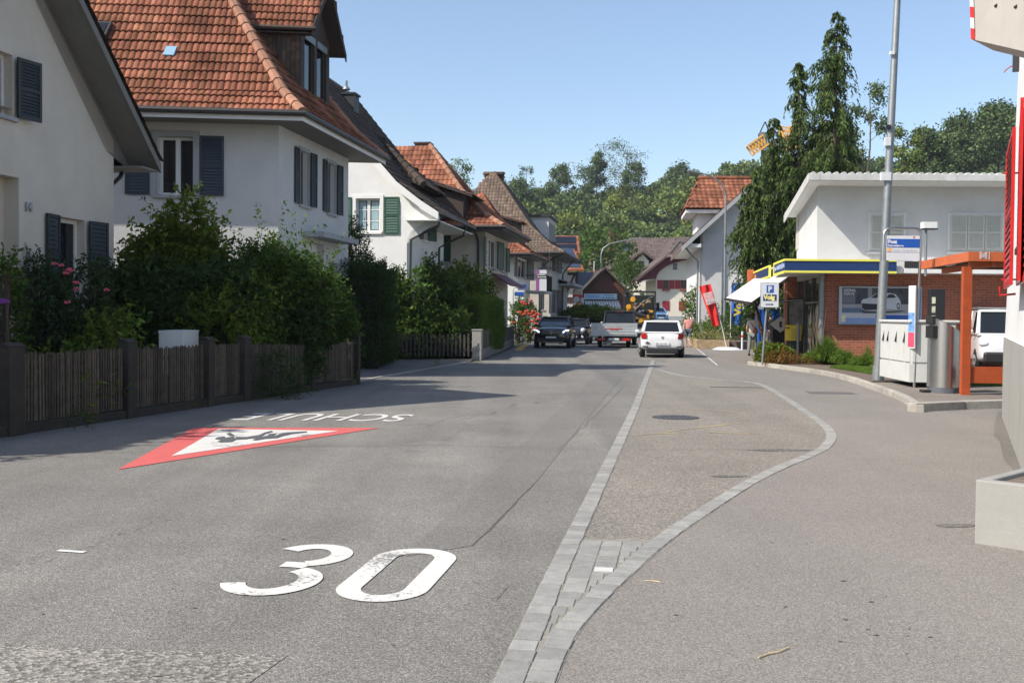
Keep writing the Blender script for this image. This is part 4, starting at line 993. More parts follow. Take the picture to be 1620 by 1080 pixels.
# house six: dull grey-beige, tall brown roof
lv6 = [(0, 0), (1.2, .6), (3.0, 2.2), (6.4, 6.8), (7.5, 6.9)]
T6, W6, h6, fh, rh, L6, ro6 = hiphouse(871, 82, 886, 11, 6.1, 6.3, 1.1, lv6, M['stucco_dull'], M['tile_greybrown'], 'tall grey beige house with weathered brown roof and twin chimneys',
    fwin=[(857, 401, 864, 426), (855, 461, 861, 490)], rwin=[(873, 404, 881, 430), (873, 458, 881, 496)], seed=80, tw=.26, Lmin=13)
wset(T6, h6, fh, M['stone_trim'], M['dim_shutter'], 5, sh=False); wset(W6, h6, rh, M['stone_trim'], M['dim_shutter'], 5)
for px, lb in ((776, 1), (789, 2)):
    q = T6.inverted() @ P(px, 274, 90); mb = MB(T6); mb.box(q.x-.42, q.x+.42, q.y-.35, q.y+.35, q.z-3.5, q.z-.35); mb.box(q.x-.5, q.x+.5, q.y-.42, q.y+.42, q.z-.35, q.z-.27)
    for sx in (-.35, .35):
        for sy in (-.28, .28): mb.box(q.x+sx-.06, q.x+sx+.06, q.y+sy-.06, q.y+sy+.06, q.z-.27, q.z)
    mb.box(q.x-.5, q.x+.5, q.y-.42, q.y+.42, q.z, q.z+.07); mb.build('chimney', mat('old brick chimney', (.2, .13, .08), .9, var=.3), h6)
Wq = shift(W6, 0, 1.2); yA = hit(Wq, 868, 355)[0]; yB = hit(Wq, 879, 355)[0]; zT = hit(Wq, 868, 343)[1]
mb = MB(T6); mb.box(-4.5, -1.2, yA, yB, 6.5, zT); wd_ = mb.build('dormer', M['stucco_grey'], h6); mb = MB(T6); mb.box(-4.7, -1.0, yA-.25, yB+.25, zT, zT+.16); mb.build('dormer_roof', M['gutter'], wd_)
mb = MB(Wq)
for k in range(4): mb.box(yA+.3+k*(yB-yA-.6)/4, yA+.2+(k+1)*(yB-yA-.6)/4, -.03, .02, 7.2, zT-.4)
mb.build('shutter', M['metal_grey'], wd_)
Wq = shift(W6, 0, 2.4); yA = hit(Wq, 817, 345)[0]
q0 = P(818, 349, 75); ql = T5.inverted() @ q0
boxdormer(T5, h5, ql.y-.2, ql.y+2.4, ql.x, 5.6, ql.z, 3.3, M['wood_dark'], M['tile_orange'], .28, .4, seed=73)
mb = MB(T6); q = hit(T6, 854, 420); mb.tube([(.95, -1.05, 6.2), (q[0]+.6, -.6, 5.6), (q[0], -.1, 5.0), (q[0], -.1, 0)], .06, 8); mb.tube([(1.0, L6*.6, 6.2), (.3, L6*.6, 5.3), (.12, L6*.6, 5.0), (.12, L6*.6, 0)], .06, 8); mb.build('downpipe', M['gutter'], h6)
mb = MB(W6); zc = hit(W6, 880, 451)[1]; mb.box(L6*.4, L6*1.1, -1.3, 0, zc, zc+.15); mb.extr([(L6*.4, -1.3, zc+.15), (L6*1.1, -1.3, zc+.15), (L6*1.1, 0, zc+.5), (L6*.4, 0, zc+.5)], (0, 0, .08)); mb.build('canopy', M['stone_trim'], h6)
# ---------------------------------------------------------------- half timbered house with solar panels
o7 = P(913, 497, 105); o7.z = 0; T7 = frame(o7, ex=V((1, .02, 0)).normalized(), ey=V((0, 1, 0)))
h7 = thing('house', 'half timbered house with solar panels on two roof levels', 'house', o7, 'houses at the bend of the street')
za = hit(T7, 900, 431)[1]; zb_ = hit(T7, 900, 470)[1]; xl = hit(T7, 884, 450)[0]
mb = MB(T7); mb.box(-9, 0, 0, 7, 0, za); mb.build('wall', M['stucco_grey'], h7)
mb = MB(T7)
for px in (884, 889, 912): x = hit(T7, px, 450)[0]; mb.box(x-.13, x+.13, -.06, -.001, zb_, za)
mb.box(-5, .05, -.055, -.002, za-.25, za); mb.box(hit(T7, 890, 450)[0], 0, -.05, -.003, (za+zb_)/2-.05, (za+zb_)/2+.1)
a_ = hit(T7, 909, 434); b_ = hit(T7, 893, 470); mb.extr([(b_[0]-.1, -.07, b_[1]), (b_[0]+.1, -.07, b_[1]), (a_[0]+.1, -.07, a_[1]), (a_[0]-.1, -.07, a_[1])], (0, .065, 0))
mb.box(-5, .05, -.08, -.004, zb_-.5, zb_); mb.build('timber_frame', M['wood_dark'], h7)
mb = MB(T7); mb.box(-2, -.1, -.03, -.002, 0, 2.4); mb.build('garage_door', M['stone_trim'], h7)
mb = MB(T7); e1_ = hit(shift(T7, 0, -1), 900, 429)[1]; 
y1_ = 2.2; z1_ = e1_+2.2; xr = hit(shift(T7, 0, -1), 924, 427)[0]
mb.extr([(-9, -1, e1_), (xr, -1, e1_), (xr-.8, 2.2, z1_), (-9, 2.2, z1_)], (0, 0, .18)); rf7 = mb.build('roof', M['tile_orange'], h7)
mb = MB(T7)
for i in range(3):
    k0, k1 = .08+i*.31, .36+i*.31
    mb.extr([(-8.8, -1+3.2*k0, e1_+(z1_-e1_)*k0+.21), (xr-.25-.8*k0, -1+3.2*k0, e1_+(z1_-e1_)*k0+.21), (xr-.25-.8*k1, -1+3.2*k1, e1_+(z1_-e1_)*k1+.21), (-8.8, -1+3.2*k1, e1_+(z1_-e1_)*k1+.21)], (0, 0, .05))
mb.build('solar_panel', M['solar'], rf7)
mb = MB(T7); zu = hit(shift(T7, 0, 2.4), 900, 403)[1]; zv = hit(shift(T7, 0, 6), 900, 375)[1]; xu = hit(shift(T7, 0, 2.4), 918, 400)[0]
mb.extr([(-9, 2.3, zu), (xu, 2.3, zu), (xu, 6, zv), (-9, 6, zv)], (0, 0, .15)); ru = mb.build('roof', M['tile_orange'], h7)
mb = MB(T7)
for i in range(2):
    k0, k1 = .12+i*.42, .48+i*.42; mb.extr([(-8.8, 2.3+3.7*k0, zu+(zv-zu)*k0+.17), (xu-.3, 2.3+3.7*k0, zu+(zv-zu)*k0+.17), (xu-.3, 2.3+3.7*k1, zu+(zv-zu)*k1+.17), (-8.8, 2.3+3.7*k1, zu+(zv-zu)*k1+.17)], (0, 0, .05))
mb.build('solar_panel', mat('black solar panel', (.008, .01, .016), .25, spec=.4), ru)
# ---------------------------------------------------------------- brown wooden shop
o8 = P(990, 497, 98); o8.z = 0; T8 = frame(o8, ex=V((1, 0, 0)), ey=V((0, 1, 0)))
h8 = thing('wooden_shop', 'brown wooden gabled shop with a striped awning and long sign', 'shop', o8)
xl = hit(T8, 924, 460)[0]; xa_, zap = hit(T8, 957, 428); zl = hit(T8, 924, 461)[1]
mb = MB(T8); mb.extr([(xl, 0, 0), (0, 0, 0), (0, 0, zl), (xa_, 0, zap), (xl, 0, zl)], (0, 9, 0)); mb.build('wall', M['wood_brown'], h8)
mb = MB(T8); sl8 = (zap-zl)/(xa_-xl)
for s, xe in ((1, xl-.5), (-1, .5)):
    ze_ = zl-.5*sl8 if s == 1 else zl-.5*(zap-zl)/(0-xa_)
    mb.extr([(xe, -.5, ze_), (xa_, -.5, zap+.1), (xa_, -.5, zap+.32), (xe, -.5, ze_+.22)], (0, 9.5, 0))
mb.build('roof', M['tile_dark'], h8)
s_ = rect(shift(T8, 0, -.4), 924, 464.5, 976, 473.5); mb = MB(T8); mb.box(s_[0], s_[1], -.42, -.36, s_[2], s_[3]); sg = mb.build('shop_sign', mat('pale blue sign', (.42, .58, .70), .5, var=.02), h8)
hgt = s_[3]-s_[2]; Lw = s_[1]-s_[0]
text('Aqualuz', T8 @ Matrix.Translation((s_[0]+.06*Lw, -.425, s_[2]+hgt*.28)), hgt*.95, mat('sign blue', (.05, .25, .55), .5), sg, sx=.78)
text('Whirlpool', T8 @ Matrix.Translation((s_[0]+.60*Lw, -.425, s_[2]+hgt*.58)), hgt*.42, M['black'], sg); text('& Wellness', T8 @ Matrix.Translation((s_[0]+.56*Lw, -.425, s_[2]+hgt*.12)), hgt*.48, M['black'], sg)
aw0 = hit(shift(T8, 0, -.1), 925, 475); aw1 = hit(shift(T8, 0, -1.6), 925, 485); x0 = aw0[0]; x1 = hit(shift(T8, 0, -.1), 979, 475)[0]
aw = MB(T8); n = 26
for i in range(n):
    aw.cm = i % 2; a = x0+(x1-x0)*i/n; b = x0+(x1-x0)*(i+1)/n; aw.extr([(a, -.1, aw0[1]), (b, -.1, aw0[1]), (b+.05, -1.7, aw1[1]), (a+.05, -1.7, aw1[1])], (0, 0, .02)); aw.poly([(a+.05, -1.7, aw1[1]), (b+.05, -1.7, aw1[1]), (b+.05, -1.7, aw1[1]-.2), (a+.05, -1.7, aw1[1]-.2)])
aw.build('awning', [M['paper'], mat('awning stripe', (.33, .31, .28), .8)], h8)
mb = MB(T8); mb.box(xl+.6, -.5, -.03, -.002, .2, 2.3); mb.build('shop_window', M['glass'], h8)
mb = MB(T8)
for x in (xl+.3, -1.5, -.2): mb.box(x-.08, x+.08, -1.75, -1.6, 0, aw1[1])
mb.build('post', M['stone_trim'], h8)
# dark lean-to roof with solar panels left of the wooden shop
o9 = P(940, 497, 104); o9.z = 0; T9 = frame(o9, ex=V((1, 0, 0)), ey=V((0, 1, 0)))
x0 = hit(T9, 913, 450)[0]; z0 = hit(T9, 920, 462)[1]; z1 = hit(shift(T9, 0, 4), 920, 433)[1]; s9 = thing('shed', 'low dark roofed shed between the timbered house and the wooden shop', 'shed', o9)
mb = MB(T9); mb.box(x0, 0, 0, 4, 0, z0); mb.build('wall', M['wood_brown'], s9); mb = MB(T9); mb.extr([(x0-.2, -.5, z0), (.2, -.5, z0), (.2, 4, z1), (x0-.2, 4, z1)], (0, 0, .15)); mb.build('roof', mat('black solar roof', (.012, .013, .018), .35), s9)
# ---------------------------------------------------------------- burgundy gabled house and the big brown roof behind
o10 = P(1037, 497, 118); o10.z = 0; T10 = frame(o10, ex=V((1, .02, 0)).normalized(), ey=V((0, 1, 0)))
h10 = thing('house', 'cream house with dark red shutters and a burgundy arched gable', 'house', o10, 'houses at the bend of the street')
wins = [rect(T10, *b) for b in ((1049, 443, 1058, 457), (1077, 443, 1086, 457))]; up = [rect(T10, 1064.5, 416, 1071.5, 427), rect(T10, 1091, 416, 1099, 427)]
HT = hit(T10, 1070, 409)[1]; zg = hit(T10, 1037, 441)[1]
mb = MB(T10); wall(mb, 11, zg, [w_ for w_ in wins if w_[3] < zg]); 
arcp = [(0, 0, zg)] + [(5.2-5.2*math.cos(R(t)), 0, zg+(HT-zg)*math.sin(R(t))) for t in range(5, 91, 6)] + [(11, 0, HT), (11, 0, zg)]
mb.poly(arcp); mb.poly([(0, 0, 0), (0, 9, 0), (0, 9, zg), (0, 0, zg)]); mb.build('wall', M['plaster_warm'], h10)
mb = MB(T10); zp = hit(T10, 1060, 500)[1]; mb.box(-.02, 11, -.05, -.002, 0, zp); mb.build('plinth', M['stone_trim'], h10)
for w_ in wins:
    if w_[3] >= zg: MB(T10).box(w_[0], w_[1], -.03, -.003, w_[2], w_[3]).build('window', M['glass'], h10)
    else: window(T10, h10, *w_, M['wood_brown'], 2, .1, sill=False)
    ww = .62; shutter(T10, h10, w_[0]-ww-.02, w_[0]-.02, w_[2], w_[3], M['red_shutter'], 0); shutter(T10, h10, w_[1]+.02, w_[1]+ww, w_[2], w_[3], M['red_shutter'], 0)
    mb = MB(T10); mb.box(w_[0]-.1, w_[1]+.1, -.3, -.05, w_[2]-.2, w_[2]+.05); mb.build('flower_box', mat('flower box', (.2, .06, .05), .8, var=.4, vs=9), h10)
for b in ((1048, 476, 1059, 491), (1074, 476, 1086, 491)):
    w_ = rect(T10, *b); c = (w_[0]+w_[1])/2; shutter(T10, h10, w_[0], c-.01, w_[2], w_[3], M['red_shutter'], 0); shutter(T10, h10, c+.01, w_[1], w_[2], w_[3], M['red_shutter'], 0)
for w_ in up:
    mb = MB(T10); mb.box(w_[0], w_[1], -.05, -.002, w_[2], w_[3]); wo = mb.build('window', M['stone_trim'], h10)
    mb = MB(T10); nx = 2
    for i in range(2):
        for j in range(2):
            a = w_[0]+.06+(w_[1]-w_[0]-.06)*i/2; b = w_[2]+.06+(w_[3]-w_[2]-.06)*j/2; mb.box(a, a+(w_[1]-w_[0])/2-.1, -.06, -.045, b, b+(w_[3]-w_[2])/2-.1)
    mb.build('pane', M['glass'], wo)
T11 = shift(T10, 0, -1.3); e_ = hit(T11, 1010, 444); ap = hit(T11, 1055, 407); rg = hit(T11, 1075, 387)
mb = MB(T11)     # burgundy gable lining, an arch cut out of it
x_out, z_out = e_; pts = [(x_out, 1.0, z_out), (ap[0], 1.0, ap[1]), (11, 1.0, ap[1]), (11, 1.0, ap[1]-.5)] + [(5.2-5.2*math.cos(R(t)), 1.0, zg+(HT-zg)*math.sin(R(t))) for t in range(90, 0, -9)] + [(0, 1.0, zg)]
mb.extr(pts, (0, .2, 0)); mb.build('gable_lining', M['burgundy'], h10)
mb = MB(T11); tiled(mb, [(ap[0], -.2, ap[1]), (11.5, -.2, ap[1]), (11.5, 4, rg[1]+1.1), (rg[0]+.3, 4, rg[1]+1.1)], .4, .45, seed=91)
mb.extr([(x_out-.3, 0, z_out-.15), (ap[0], 0, ap[1]), (ap[0], 0, ap[1]+.25), (x_out-.3, 0, z_out+.15)], (0, 10, 0)); mb.extr([(ap[0], 0, ap[1]), (rg[0]+.3, 4, rg[1]+1.1), (rg[0]+.3, 10, rg[1]+1.1), (ap[0], 10, ap[1])], (0, 0, .1))
mb.build('roof', M['tile_far'], h10)
# big house behind
o12 = P(990, 497, 150); o12.z = 0; T12 = frame(o12, ex=V((1, 0, 0)), ey=V((0, 1, 0)))
h12 = thing('house', 'wide cream house with a huge brown roof, skylights and a gabled dormer', 'house', o12, 'houses at the bend of the street')
x0 = hit(T12, 938, 420)[0]; x1 = hit(T12, 1110, 420)[0]; ze_ = hit(T12, 985, 424)[1]; zr_ = hit(shift(T12, 0, 8), 1000, 376)[1]
mb = MB(T12); mb.box(x0+.5, x1, 0, 14, 0, ze_); mb.build('wall', M['plaster_warm'], h12)
mb = MB(T12); xr0 = hit(shift(T12, 0, 8), 944, 380)[0]
tiled(mb, [(x0, -1, ze_-.3), (x1, -1, ze_-.3), (x1, 8, zr_), (xr0, 8, zr_)], .45, .5, seed=95); mb.poly([(x0, -1, ze_-.3), (x0, 15, ze_-.3), (xr0, 8, zr_)]); mb.build('roof', M['tile_far'], h12)
def on12(px, py):
    Ti = T12.inverted(); o = Ti @ V((0, 0, CAMH)); d = Ti.to_3x3() @ ray(px, py); s = (zr_-ze_+.3)/9; k = (ze_-.3+(o.y+1)*s-o.z)/(d.z-d.y*s); return o+d*k
ph = math.atan2(zr_-ze_+.3, 9)
for px, py, w_, h_, mm in ((983, 393, 1.0, 1.2, 'solar'), (992, 413, .6, .5, 'solar')):
    p = on12(px, py); Tk = T12 @ Matrix.Translation(p) @ Matrix.Rotation(ph, 4, 'X'); MB(Tk).box(-w_, w_, -h_, h_, .05, .2).build('skylight', M[mm], h12)
p = on12(972, 395); mb = MB(T12); mb.box(p.x-.7, p.x+.7, p.y-.5, p.y+1, p.z-1, p.z+2.6); mb.build('chimney', M['wood_brown'], h12)
d_ = rect(shift(T12, 0, -.3), 1006, 398, 1026, 434); mb = MB(T12); xm = (d_[0]+d_[1])/2; zq = hit(shift(T12, 0, -.3), 1015, 401)[1]
mb.extr([(d_[0], -.3, ze_-4), (d_[1], -.3, ze_-4), (d_[1], -.3, zq-1), (xm, -.3, zq), (d_[0], -.3, zq-1)], (0, 6, 0)); dd = mb.build('dormer', M['plaster_warm'], h12)
mb = MB(T12)
for s in (-1, 1): mb.extr([(xm, -1.1, zq+.1), (xm+s*3, -1.1, zq-1.9), (xm+s*3, -1.1, zq-1.6), (xm, -1.1, zq+.5)], (0, 7, 0))
mb.build('dormer_roof', M['tile_far'], dd); b = rect(shift(T12, 0, -.35), 1010, 413, 1019, 421); MB(T12).box(b[0], b[1], -.36, -.301, b[2], b[3]).build('window', M['dim_shutter'], dd)
# ================================================================ buildings on the right
# ---- shop: brick ground floor, white upper floor
yv = V((.129, 1, 0)).normalized(); xv = V((yv.y, -yv.x*.15, 0)).normalized()
ov_ = P(1304, 500, 36.0); ov_.z = 0; TV = frame(ov_, ex=xv, ey=yv); WV = sideL(TV)
sh = thing('shop', 'brick shop with white upper floor and navy and yellow fascia', 'shop', ov_)
LV = 16.0; zb = hit(TV, 1400, 432)[1]
mb = MB(TV); mb.poly([(0, 0, 0), (LV, 0, 0), (LV, 0, zb), (0, 0, zb)]); mb.poly([(LV, 0, 0), (LV, 11, 0), (LV, 11, zb), (LV, 0, zb)]); mb.poly([(0, 11, 0), (LV, 11, 0), (LV, 11, zb), (0, 11, zb)])
mb.poly([(0, 0, 0), (0, .5, 0), (0, .5, zb), (0, 0, zb)]); 
mb.box(-.85, -.5, 3.2, 3.8, 0, zb); mb.box(-.02, .5, 8.6, 11, 0, zb)
mb.build('brick_wall', M['brick'], sh)
mb = MB(TV); mb.poly([(0.3, .5, 0), (.3, 8.6, 0), (.3, 8.6, zb), (.3, .5, zb)]); mb.build('shop_window', mat('shop glazing', (.05, .06, .065), .06, var=.3, vs=.8, spec=.8), sh)
mb = MB(TV)
for y in (.5, 2.4, 4.4, 6.4, 8.5): mb.box(.22, .29, y-.04, y+.04, 0, zb)
mb.box(.23, .28, .5, 8.6, .1, .18); mb.box(.23, .28, .5, 8.6, 2.15, 2.22); mb.build('window_frame', M['metal_grey'], sh)
mb = MB(TV); mb.tube([(-.12, -.12, 0), (-.12, -.12, zb)], .09, 14); mb.build('column', M['metal_grey'], sh)
# upper floor
uo = TV.inverted() @ P(1290, 400, 36.4); ux = uo.x
zt = hit(shift(TV, 0, 0), 1290, 289)[1]; zfar = zt-.55; RD = 5.3; SLV = -(zt+.15-5.5)/5.9
TU = shift(TV, ux, .12)
shw = [rect(TU, 1377, 340, 1429, 396), rect(TU, 1503, 340, 1584, 396)]
mb = MB(TU); mb.box(0, 16.5, 0, 9, zb+.3, zt-.02) ; 
mb = MB(TU); LU = 16.5
mb.poly([(0, 0, zb+.3), (LU, 0, zb+.3), (LU, 0, zt), (0, 0, zt)]); mb.poly([(0, 0, zb+.3), (0, 5, zb+.3), (0, 5, zt+SLV*5), (0, 0, zt)]); mb.poly([(LU, 0, zb+.3), (LU, 5, zb+.3), (LU, 5, zt+SLV*5), (LU, 0, zt)]); mb.poly([(0, 5, zb+.3), (LU, 5, zb+.3), (LU, 5, zt+SLV*5), (0, 5, zt+SLV*5)])
mb.build('wall', M['stucco_grey'], sh)
rl = MB(TU); p0 = V((-.45, -1.1, zt+.18)); sl = SLV
rl.extr([(-.45, -1.1, zt+.03), (LU+.5, -1.1, zt+.03), (LU+.5, RD, zt+.03+sl*RD), (-.45, RD, zt+.03+sl*RD)], (0, 0, .14)); rf = rl.build('roof', M['white_trim'], sh)
mb = MB(TU)     # rounded pale tiles along the front edge and the verge
n = int((LU+1.4)/.25)
for i in range(n):
    x = -.45+i*.25+.125; mb.tube([(x, -1.17, zt+.15), (x, -.5, zt+.17)], .085, 10)
mb.build('edge_tile', M['tile_white'], rf)
mb = MB(TU); mb.box(-.47, LU+.5, -1.18, -1.14, zt-.04, zt+.16)
for i in range(8): mb.box(-.4+i*2.2, -.12+i*2.2, -1.19, -1.18, zt-.045, zt+.165)
mb.extr([(-.48, -1.14, zt-.1), (-.48, RD, zt-.1+sl*(RD+.6)), (-.48, RD, zt+.18+sl*(RD+.6)), (-.48, -1.14, zt+.18)], (.03, 0, 0)); mb.build('eave_board', M['tile_white'], rf)
mb = MB(TU); mb.box(-.45, LU, -1.13, 0, zt-.06, zt-.02); mb.build('soffit', M['white_trim'], rf)
for i, b in enumerate(shw):
    k = 2 if i == 0 else 3; ww = (b[1]-b[0])/k
    MB(TU).box(b[0]-.06, b[1]+.06, -.03, -.003, b[2]-.06, b[3]+.06).build('window_frame', M['white_trim'], sh)
    for j in range(k): shutter(TU, sh, b[0]+j*ww+.01, b[0]+(j+1)*ww-.01, b[2], b[3], M['pale_shutter'], 16, -.075)
    MB(TU).box(b[0]-.1, b[1]+.1, -.12, -.035, b[2]-.14, b[2]-.065).build('sill', M['stone_trim'], sh)
q = hit(sideL(TU), 1262, 365); mb = MB(sideL(TU)); mb.box(q[0]-.3, q[0]+.3, -.03, -.002, 4.2, 5.6); mb.build('shutter', M['pale_shutter'], sh)
# flat roof band between floors and fascia
TFo = shift(TV, 0, -1.0); fx0 = hit(TFo, 1244, 420)[0]; fx1 = hit(TFo, 1418, 420)[0]; f0, f1 = hit(TFo, 1330, 432)[1], hit(TFo, 1330, 410)[1]
mb = MB(TV); mb.box(fx0+.1, LV+1, -.9, 10.5, f0+.02, f1-.05); mb.build('flat_roof', M['white_trim'], sh)
fa = MB(TFo); yfar = 3.0; hh = f1-f0; b_ = hh*.15
def band(mb, za, zb2, t):
    mb.box(fx0, fx1, -t, .0, za, zb2); mb.box(fx0-t, fx0, -t, yfar, za, zb2); mb.box(fx0-t, fx0, 4.6, 10.6, za, zb2)
band(fa, f0+b_, f1-b_, .05); fo = fa.build('fascia', M['navy'], sh)
fa = MB(TFo); band(fa, f0, f0+b_, .08); band(fa, f1-b_, f1, .08); fa.box(fx0-.08, fx0, yfar, yfar+.12, f0, f1); fa.box(fx0-.08, fx0, 4.5, 4.6, f0, f1); fa.build('fascia_trim', M['yellow_trim'], fo)
Tl = sideL(TFo); Tt = Tl @ Matrix.Translation((0, -.06, 0)); Tt = frame(TFo @ V((fx0-.06, yfar-.1, f0+hh*.3)), ex=-yv, ey=xv)
fl_ = MB(Tt); r = random.Random(3)
for i in range(11): fl_.box(.0+i*.27, .15+i*.27+r.uniform(0, .06), -.01, 0, r.uniform(0, .05), hh*r.uniform(.3, .45))
fl_.build('fascia_pattern', mat('fascia print', (.35, .42, .6), .5, var=.6, vs=12), fo)

Tt = frame(TFo @ V((fx0-.06, 10.2, f0+hh*.28)), ex=-yv, ey=xv); text('Volg', Tt, hh*.62, M['yellow'], fo, sx=1.3, bold=.01)
MB(TFo).box(fx0-.3, fx0-.05, 10.65, 11.0, f0-.1, f1+.1).build('corner_lamp', M['orange_paint'], sh)
MB(TV).box(hit(TV, 1420, 430)[0], LV+.9, -1.02, -.95, f0+.02, f1-.28).build('roof_edge', M['white_trim'], sh)
MB(TV).box(hit(TV, 1420, 430)[0], LV+.9, -1.015, -.95, f1-.27, f1-.05).build('roof_gutter', M['gutter'], sh)
# billboard on the brick wall
bb = rect(shift(TV, 0, -.12), 1327, 453, 1458, 514); Tb = shift(TV, 0, -.12); bt = thing('billboard', 'wide framed poster of a silver car on the brick wall', 'billboard', TV @ V((bb[0], 0, bb[2])))
Wb, Hb = bb[1]-bb[0], bb[3]-bb[2]; ob = Tb @ Matrix.Translation((bb[0], 0, bb[2]))
MB(ob).box(0, Wb, 0, .10, 0, Hb).build('frame', M['metal_grey'], bt)
def bp(x0, y0, x1, y1, m, k, par):      # relative box on the poster, y from the top
    MB(ob).box(x0*Wb, x1*Wb, -.006-.002*k, -.001, (1-y1)*Hb, (1-y0)*Hb).build('poster_field', m, par)
ps = MB(ob).box(.02, Wb-.02, -.006, -.001, .03, Hb-.02).build('poster', mat('poster silver', (.46, .48, .52), .4, var=.04), bt)
bp(.04, .04, .985, .46, mat('poster garage', (.045, .05, .06), .4, var=.7, vs=2.3), 1, ps); bp(.04, .46, .985, .70, mat('poster forecourt', (.30, .30, .31), .4, var=.15, vs=2), 1, ps)
bp(.04, .08, .20, .44, mat('poster pillar', (.14, .15, .18), .4), 2, ps); bp(.35, .04, .40, .46, mat('poster wall strip', (.26, .26, .27), .4), 2, ps); bp(.04, .56, .36, .68, mat('poster blue shade', (.10, .15, .24), .4), 2, ps)
bp(.45, .74, .985, .97, M['blue'], 2, ps); bp(.03, .82, .55, .97, mat('poster fade', (.20, .30, .52), .4, var=.2, vs=1), 3, ps); bp(.955, .04, .985, .97, mat('poster edge blue', (.05, .16, .40), .4), 4, ps)
bp(.035, .76, .085, .93, mat('poster badge', (.70, .62, .42), .4, var=.3, vs=30), 5, ps)
def pp(pts, m, k): MB(ob).poly([(x*Wb, -.012-.002*k, (1-y)*Hb) for x, y in pts]).build('poster_shape', m, ps)
silver = mat('poster car silver', (.50, .53, .58), .4, var=.08); dk = mat('poster car dark', (.02, .022, .03), .4)
pp([(.25, .62), (.50, .66), (.75, .62), (.82, .64), (.55, .70), (.30, .70)], mat('poster shadow', (.06, .06, .07), .5), 0)
pp([(.27, .40), (.29, .34), (.37, .30), (.43, .20), (.50, .17), (.62, .17), (.68, .20), (.72, .30), (.745, .40), (.74, .54), (.70, .60), (.58, .58), (.50, .62), (.32, .63), (.275, .58)], silver, 1)
pp([(.385, .30), (.44, .205), (.50, .185), (.555, .19), (.52, .30)], dk, 2); pp([(.57, .30), (.60, .20), (.655, .205), (.69, .29)], dk, 2)
pp([(.275, .44), (.50, .46), (.51, .60), (.32, .62), (.28, .57)], dk, 2)
for cx, cy, rx, ry in ((.545, .545, .022, .085), (.715, .50, .02, .08)): pp([(cx+rx*math.cos(R(t)), cy+ry*math.sin(R(t))) for t in range(0, 360, 20)], dk, 3); pp([(cx+rx*.55*math.cos(R(t)), cy+ry*.55*math.sin(R(t))) for t in range(0, 360, 30)], silver, 4)
Tt = ob @ Matrix.Translation((.065*Wb, -.02, .86*Hb)); text('KONA,', Tt, .10*Hb, M['paper'], ps, bold=.004); text('Hybrid.', ob @ Matrix.Translation((.065*Wb, -.02, .78*Hb)), .09*Hb, M['paper'], ps, bold=.002)
text('297', ob @ Matrix.Translation((.83*Wb, -.02, .80*Hb)), .13*Hb, M['paper'], ps, bold=.003)
# vending column and wall vents
v0 = rect(shift(TV, 0, -3), 1472, 457, 1494, 560); t = thing('display_column', 'tall black display column with small lit pictures behind the bin', 'display', shift(TV, 0, -3) @ V((v0[0], 0, 0))); Tq = shift(TV, v0[0], -3)
MB(Tq).box(0, v0[1]-v0[0], 0, .35, .1, v0[3]).build('case', M['black'], t, bevel=.02)
mb = MB(Tq)
for i in range(4): mb.box(.05, .16, -.008, .0, v0[3]-.45-i*.28, v0[3]-.25-i*.28)
mb.build('product_picture', mat('small pictures', (.55, .55, .4), .5, var=.4, vs=8), t)
# notices on the shop front, blue container, yellow letter box, grey post, diamond sign
yb = P(1258, 531, 37.4); t = thing('letter_box', 'yellow letter box on a dark stand beside the shop entrance', 'letter box', (yb.x, yb.y, 0)); Tq = frame((yb.x, yb.y, 0), -.2)
z0 = 1.65-(539-501)/1700*37.4; z1 = 1.65-(514-501)/1700*37.4
MB(Tq).box(-.33, .20, -.2, .2, z0, z1).build('body', M['yellow'], t, bevel=.03); MB(Tq).box(-.15, .15, -.215, -.2, z0+.08, z1-.12).build('panel', mat('yellow panel', (.55, .42, .03), .5), t)
MB(Tq).box(-.28, .15, -.15, .15, 0, z0).build('stand', M['black'], t); MB(Tq).box(-.335, -.2, -.21, .0, z1-.12, z1-.08).build('slot', M['black'], t)
p = P(1262, 565, 37); t = thing('marker_post', 'plain grey metal post in front of the yellow letter box', 'post', (p.x, p.y, .1)); b = V((p.x, p.y, .1)); MB().tube([b, b+V((0, 0, 1.32))], .05, 10).build('pole', M['metal_grey'], t); MB().tube([b+V((0, 0, 1.32)), b+V((0, 0, 1.36))], [.055, .03], 10).build('cap', M['metal_grey'], t)
p = P(1230, 510, 51); t = thing('storage_container', 'blue storage container beside the shop entrance', 'container', (p.x, p.y, 0)); Tq = frame((p.x, p.y, 0), -.12); 
MB(Tq).box(-.9, 1.2, 0, 1.2, 0, 2.0).build('body', M['blue'], t, bevel=.02); mb = MB(Tq)
for x in (-.85, -.2, .45, 1.1): mb.box(x, x+.05, -.03, 0, .1, 1.95)
mb.build('rib', mat('blue edge', (.01, .05, .22), .4), t)
p = P(1235, 513, 43); t = thing('diamond_sign', 'white diamond shaped sign on a dark bin by the entrance', 'sign', (p.x, p.y, 0)); s = .42
MB(frame(p)).extr([(0, 0, -s*.78), (s, 0, 0), (0, 0, s*.78), (-s, 0, 0)], (0, .03, 0)).build('panel', M['paper'], t); MB(frame(p)).box(-.05, .05, -.006, -.001, -.12, .12).build('picture', M['wood_brown'], t); MB(frame((p.x, p.y, 0))).box(-.3, .3, .05, .5, 0, 1.15).build('bin', M['black'], t)
p = P(1262, 498, 38.5); t = thing('notice_board', 'grey framed notice panels by the shop entrance', 'notice board', (p.x, p.y, 0)); mb = MB(frame((p.x, p.y, 0), -.1))
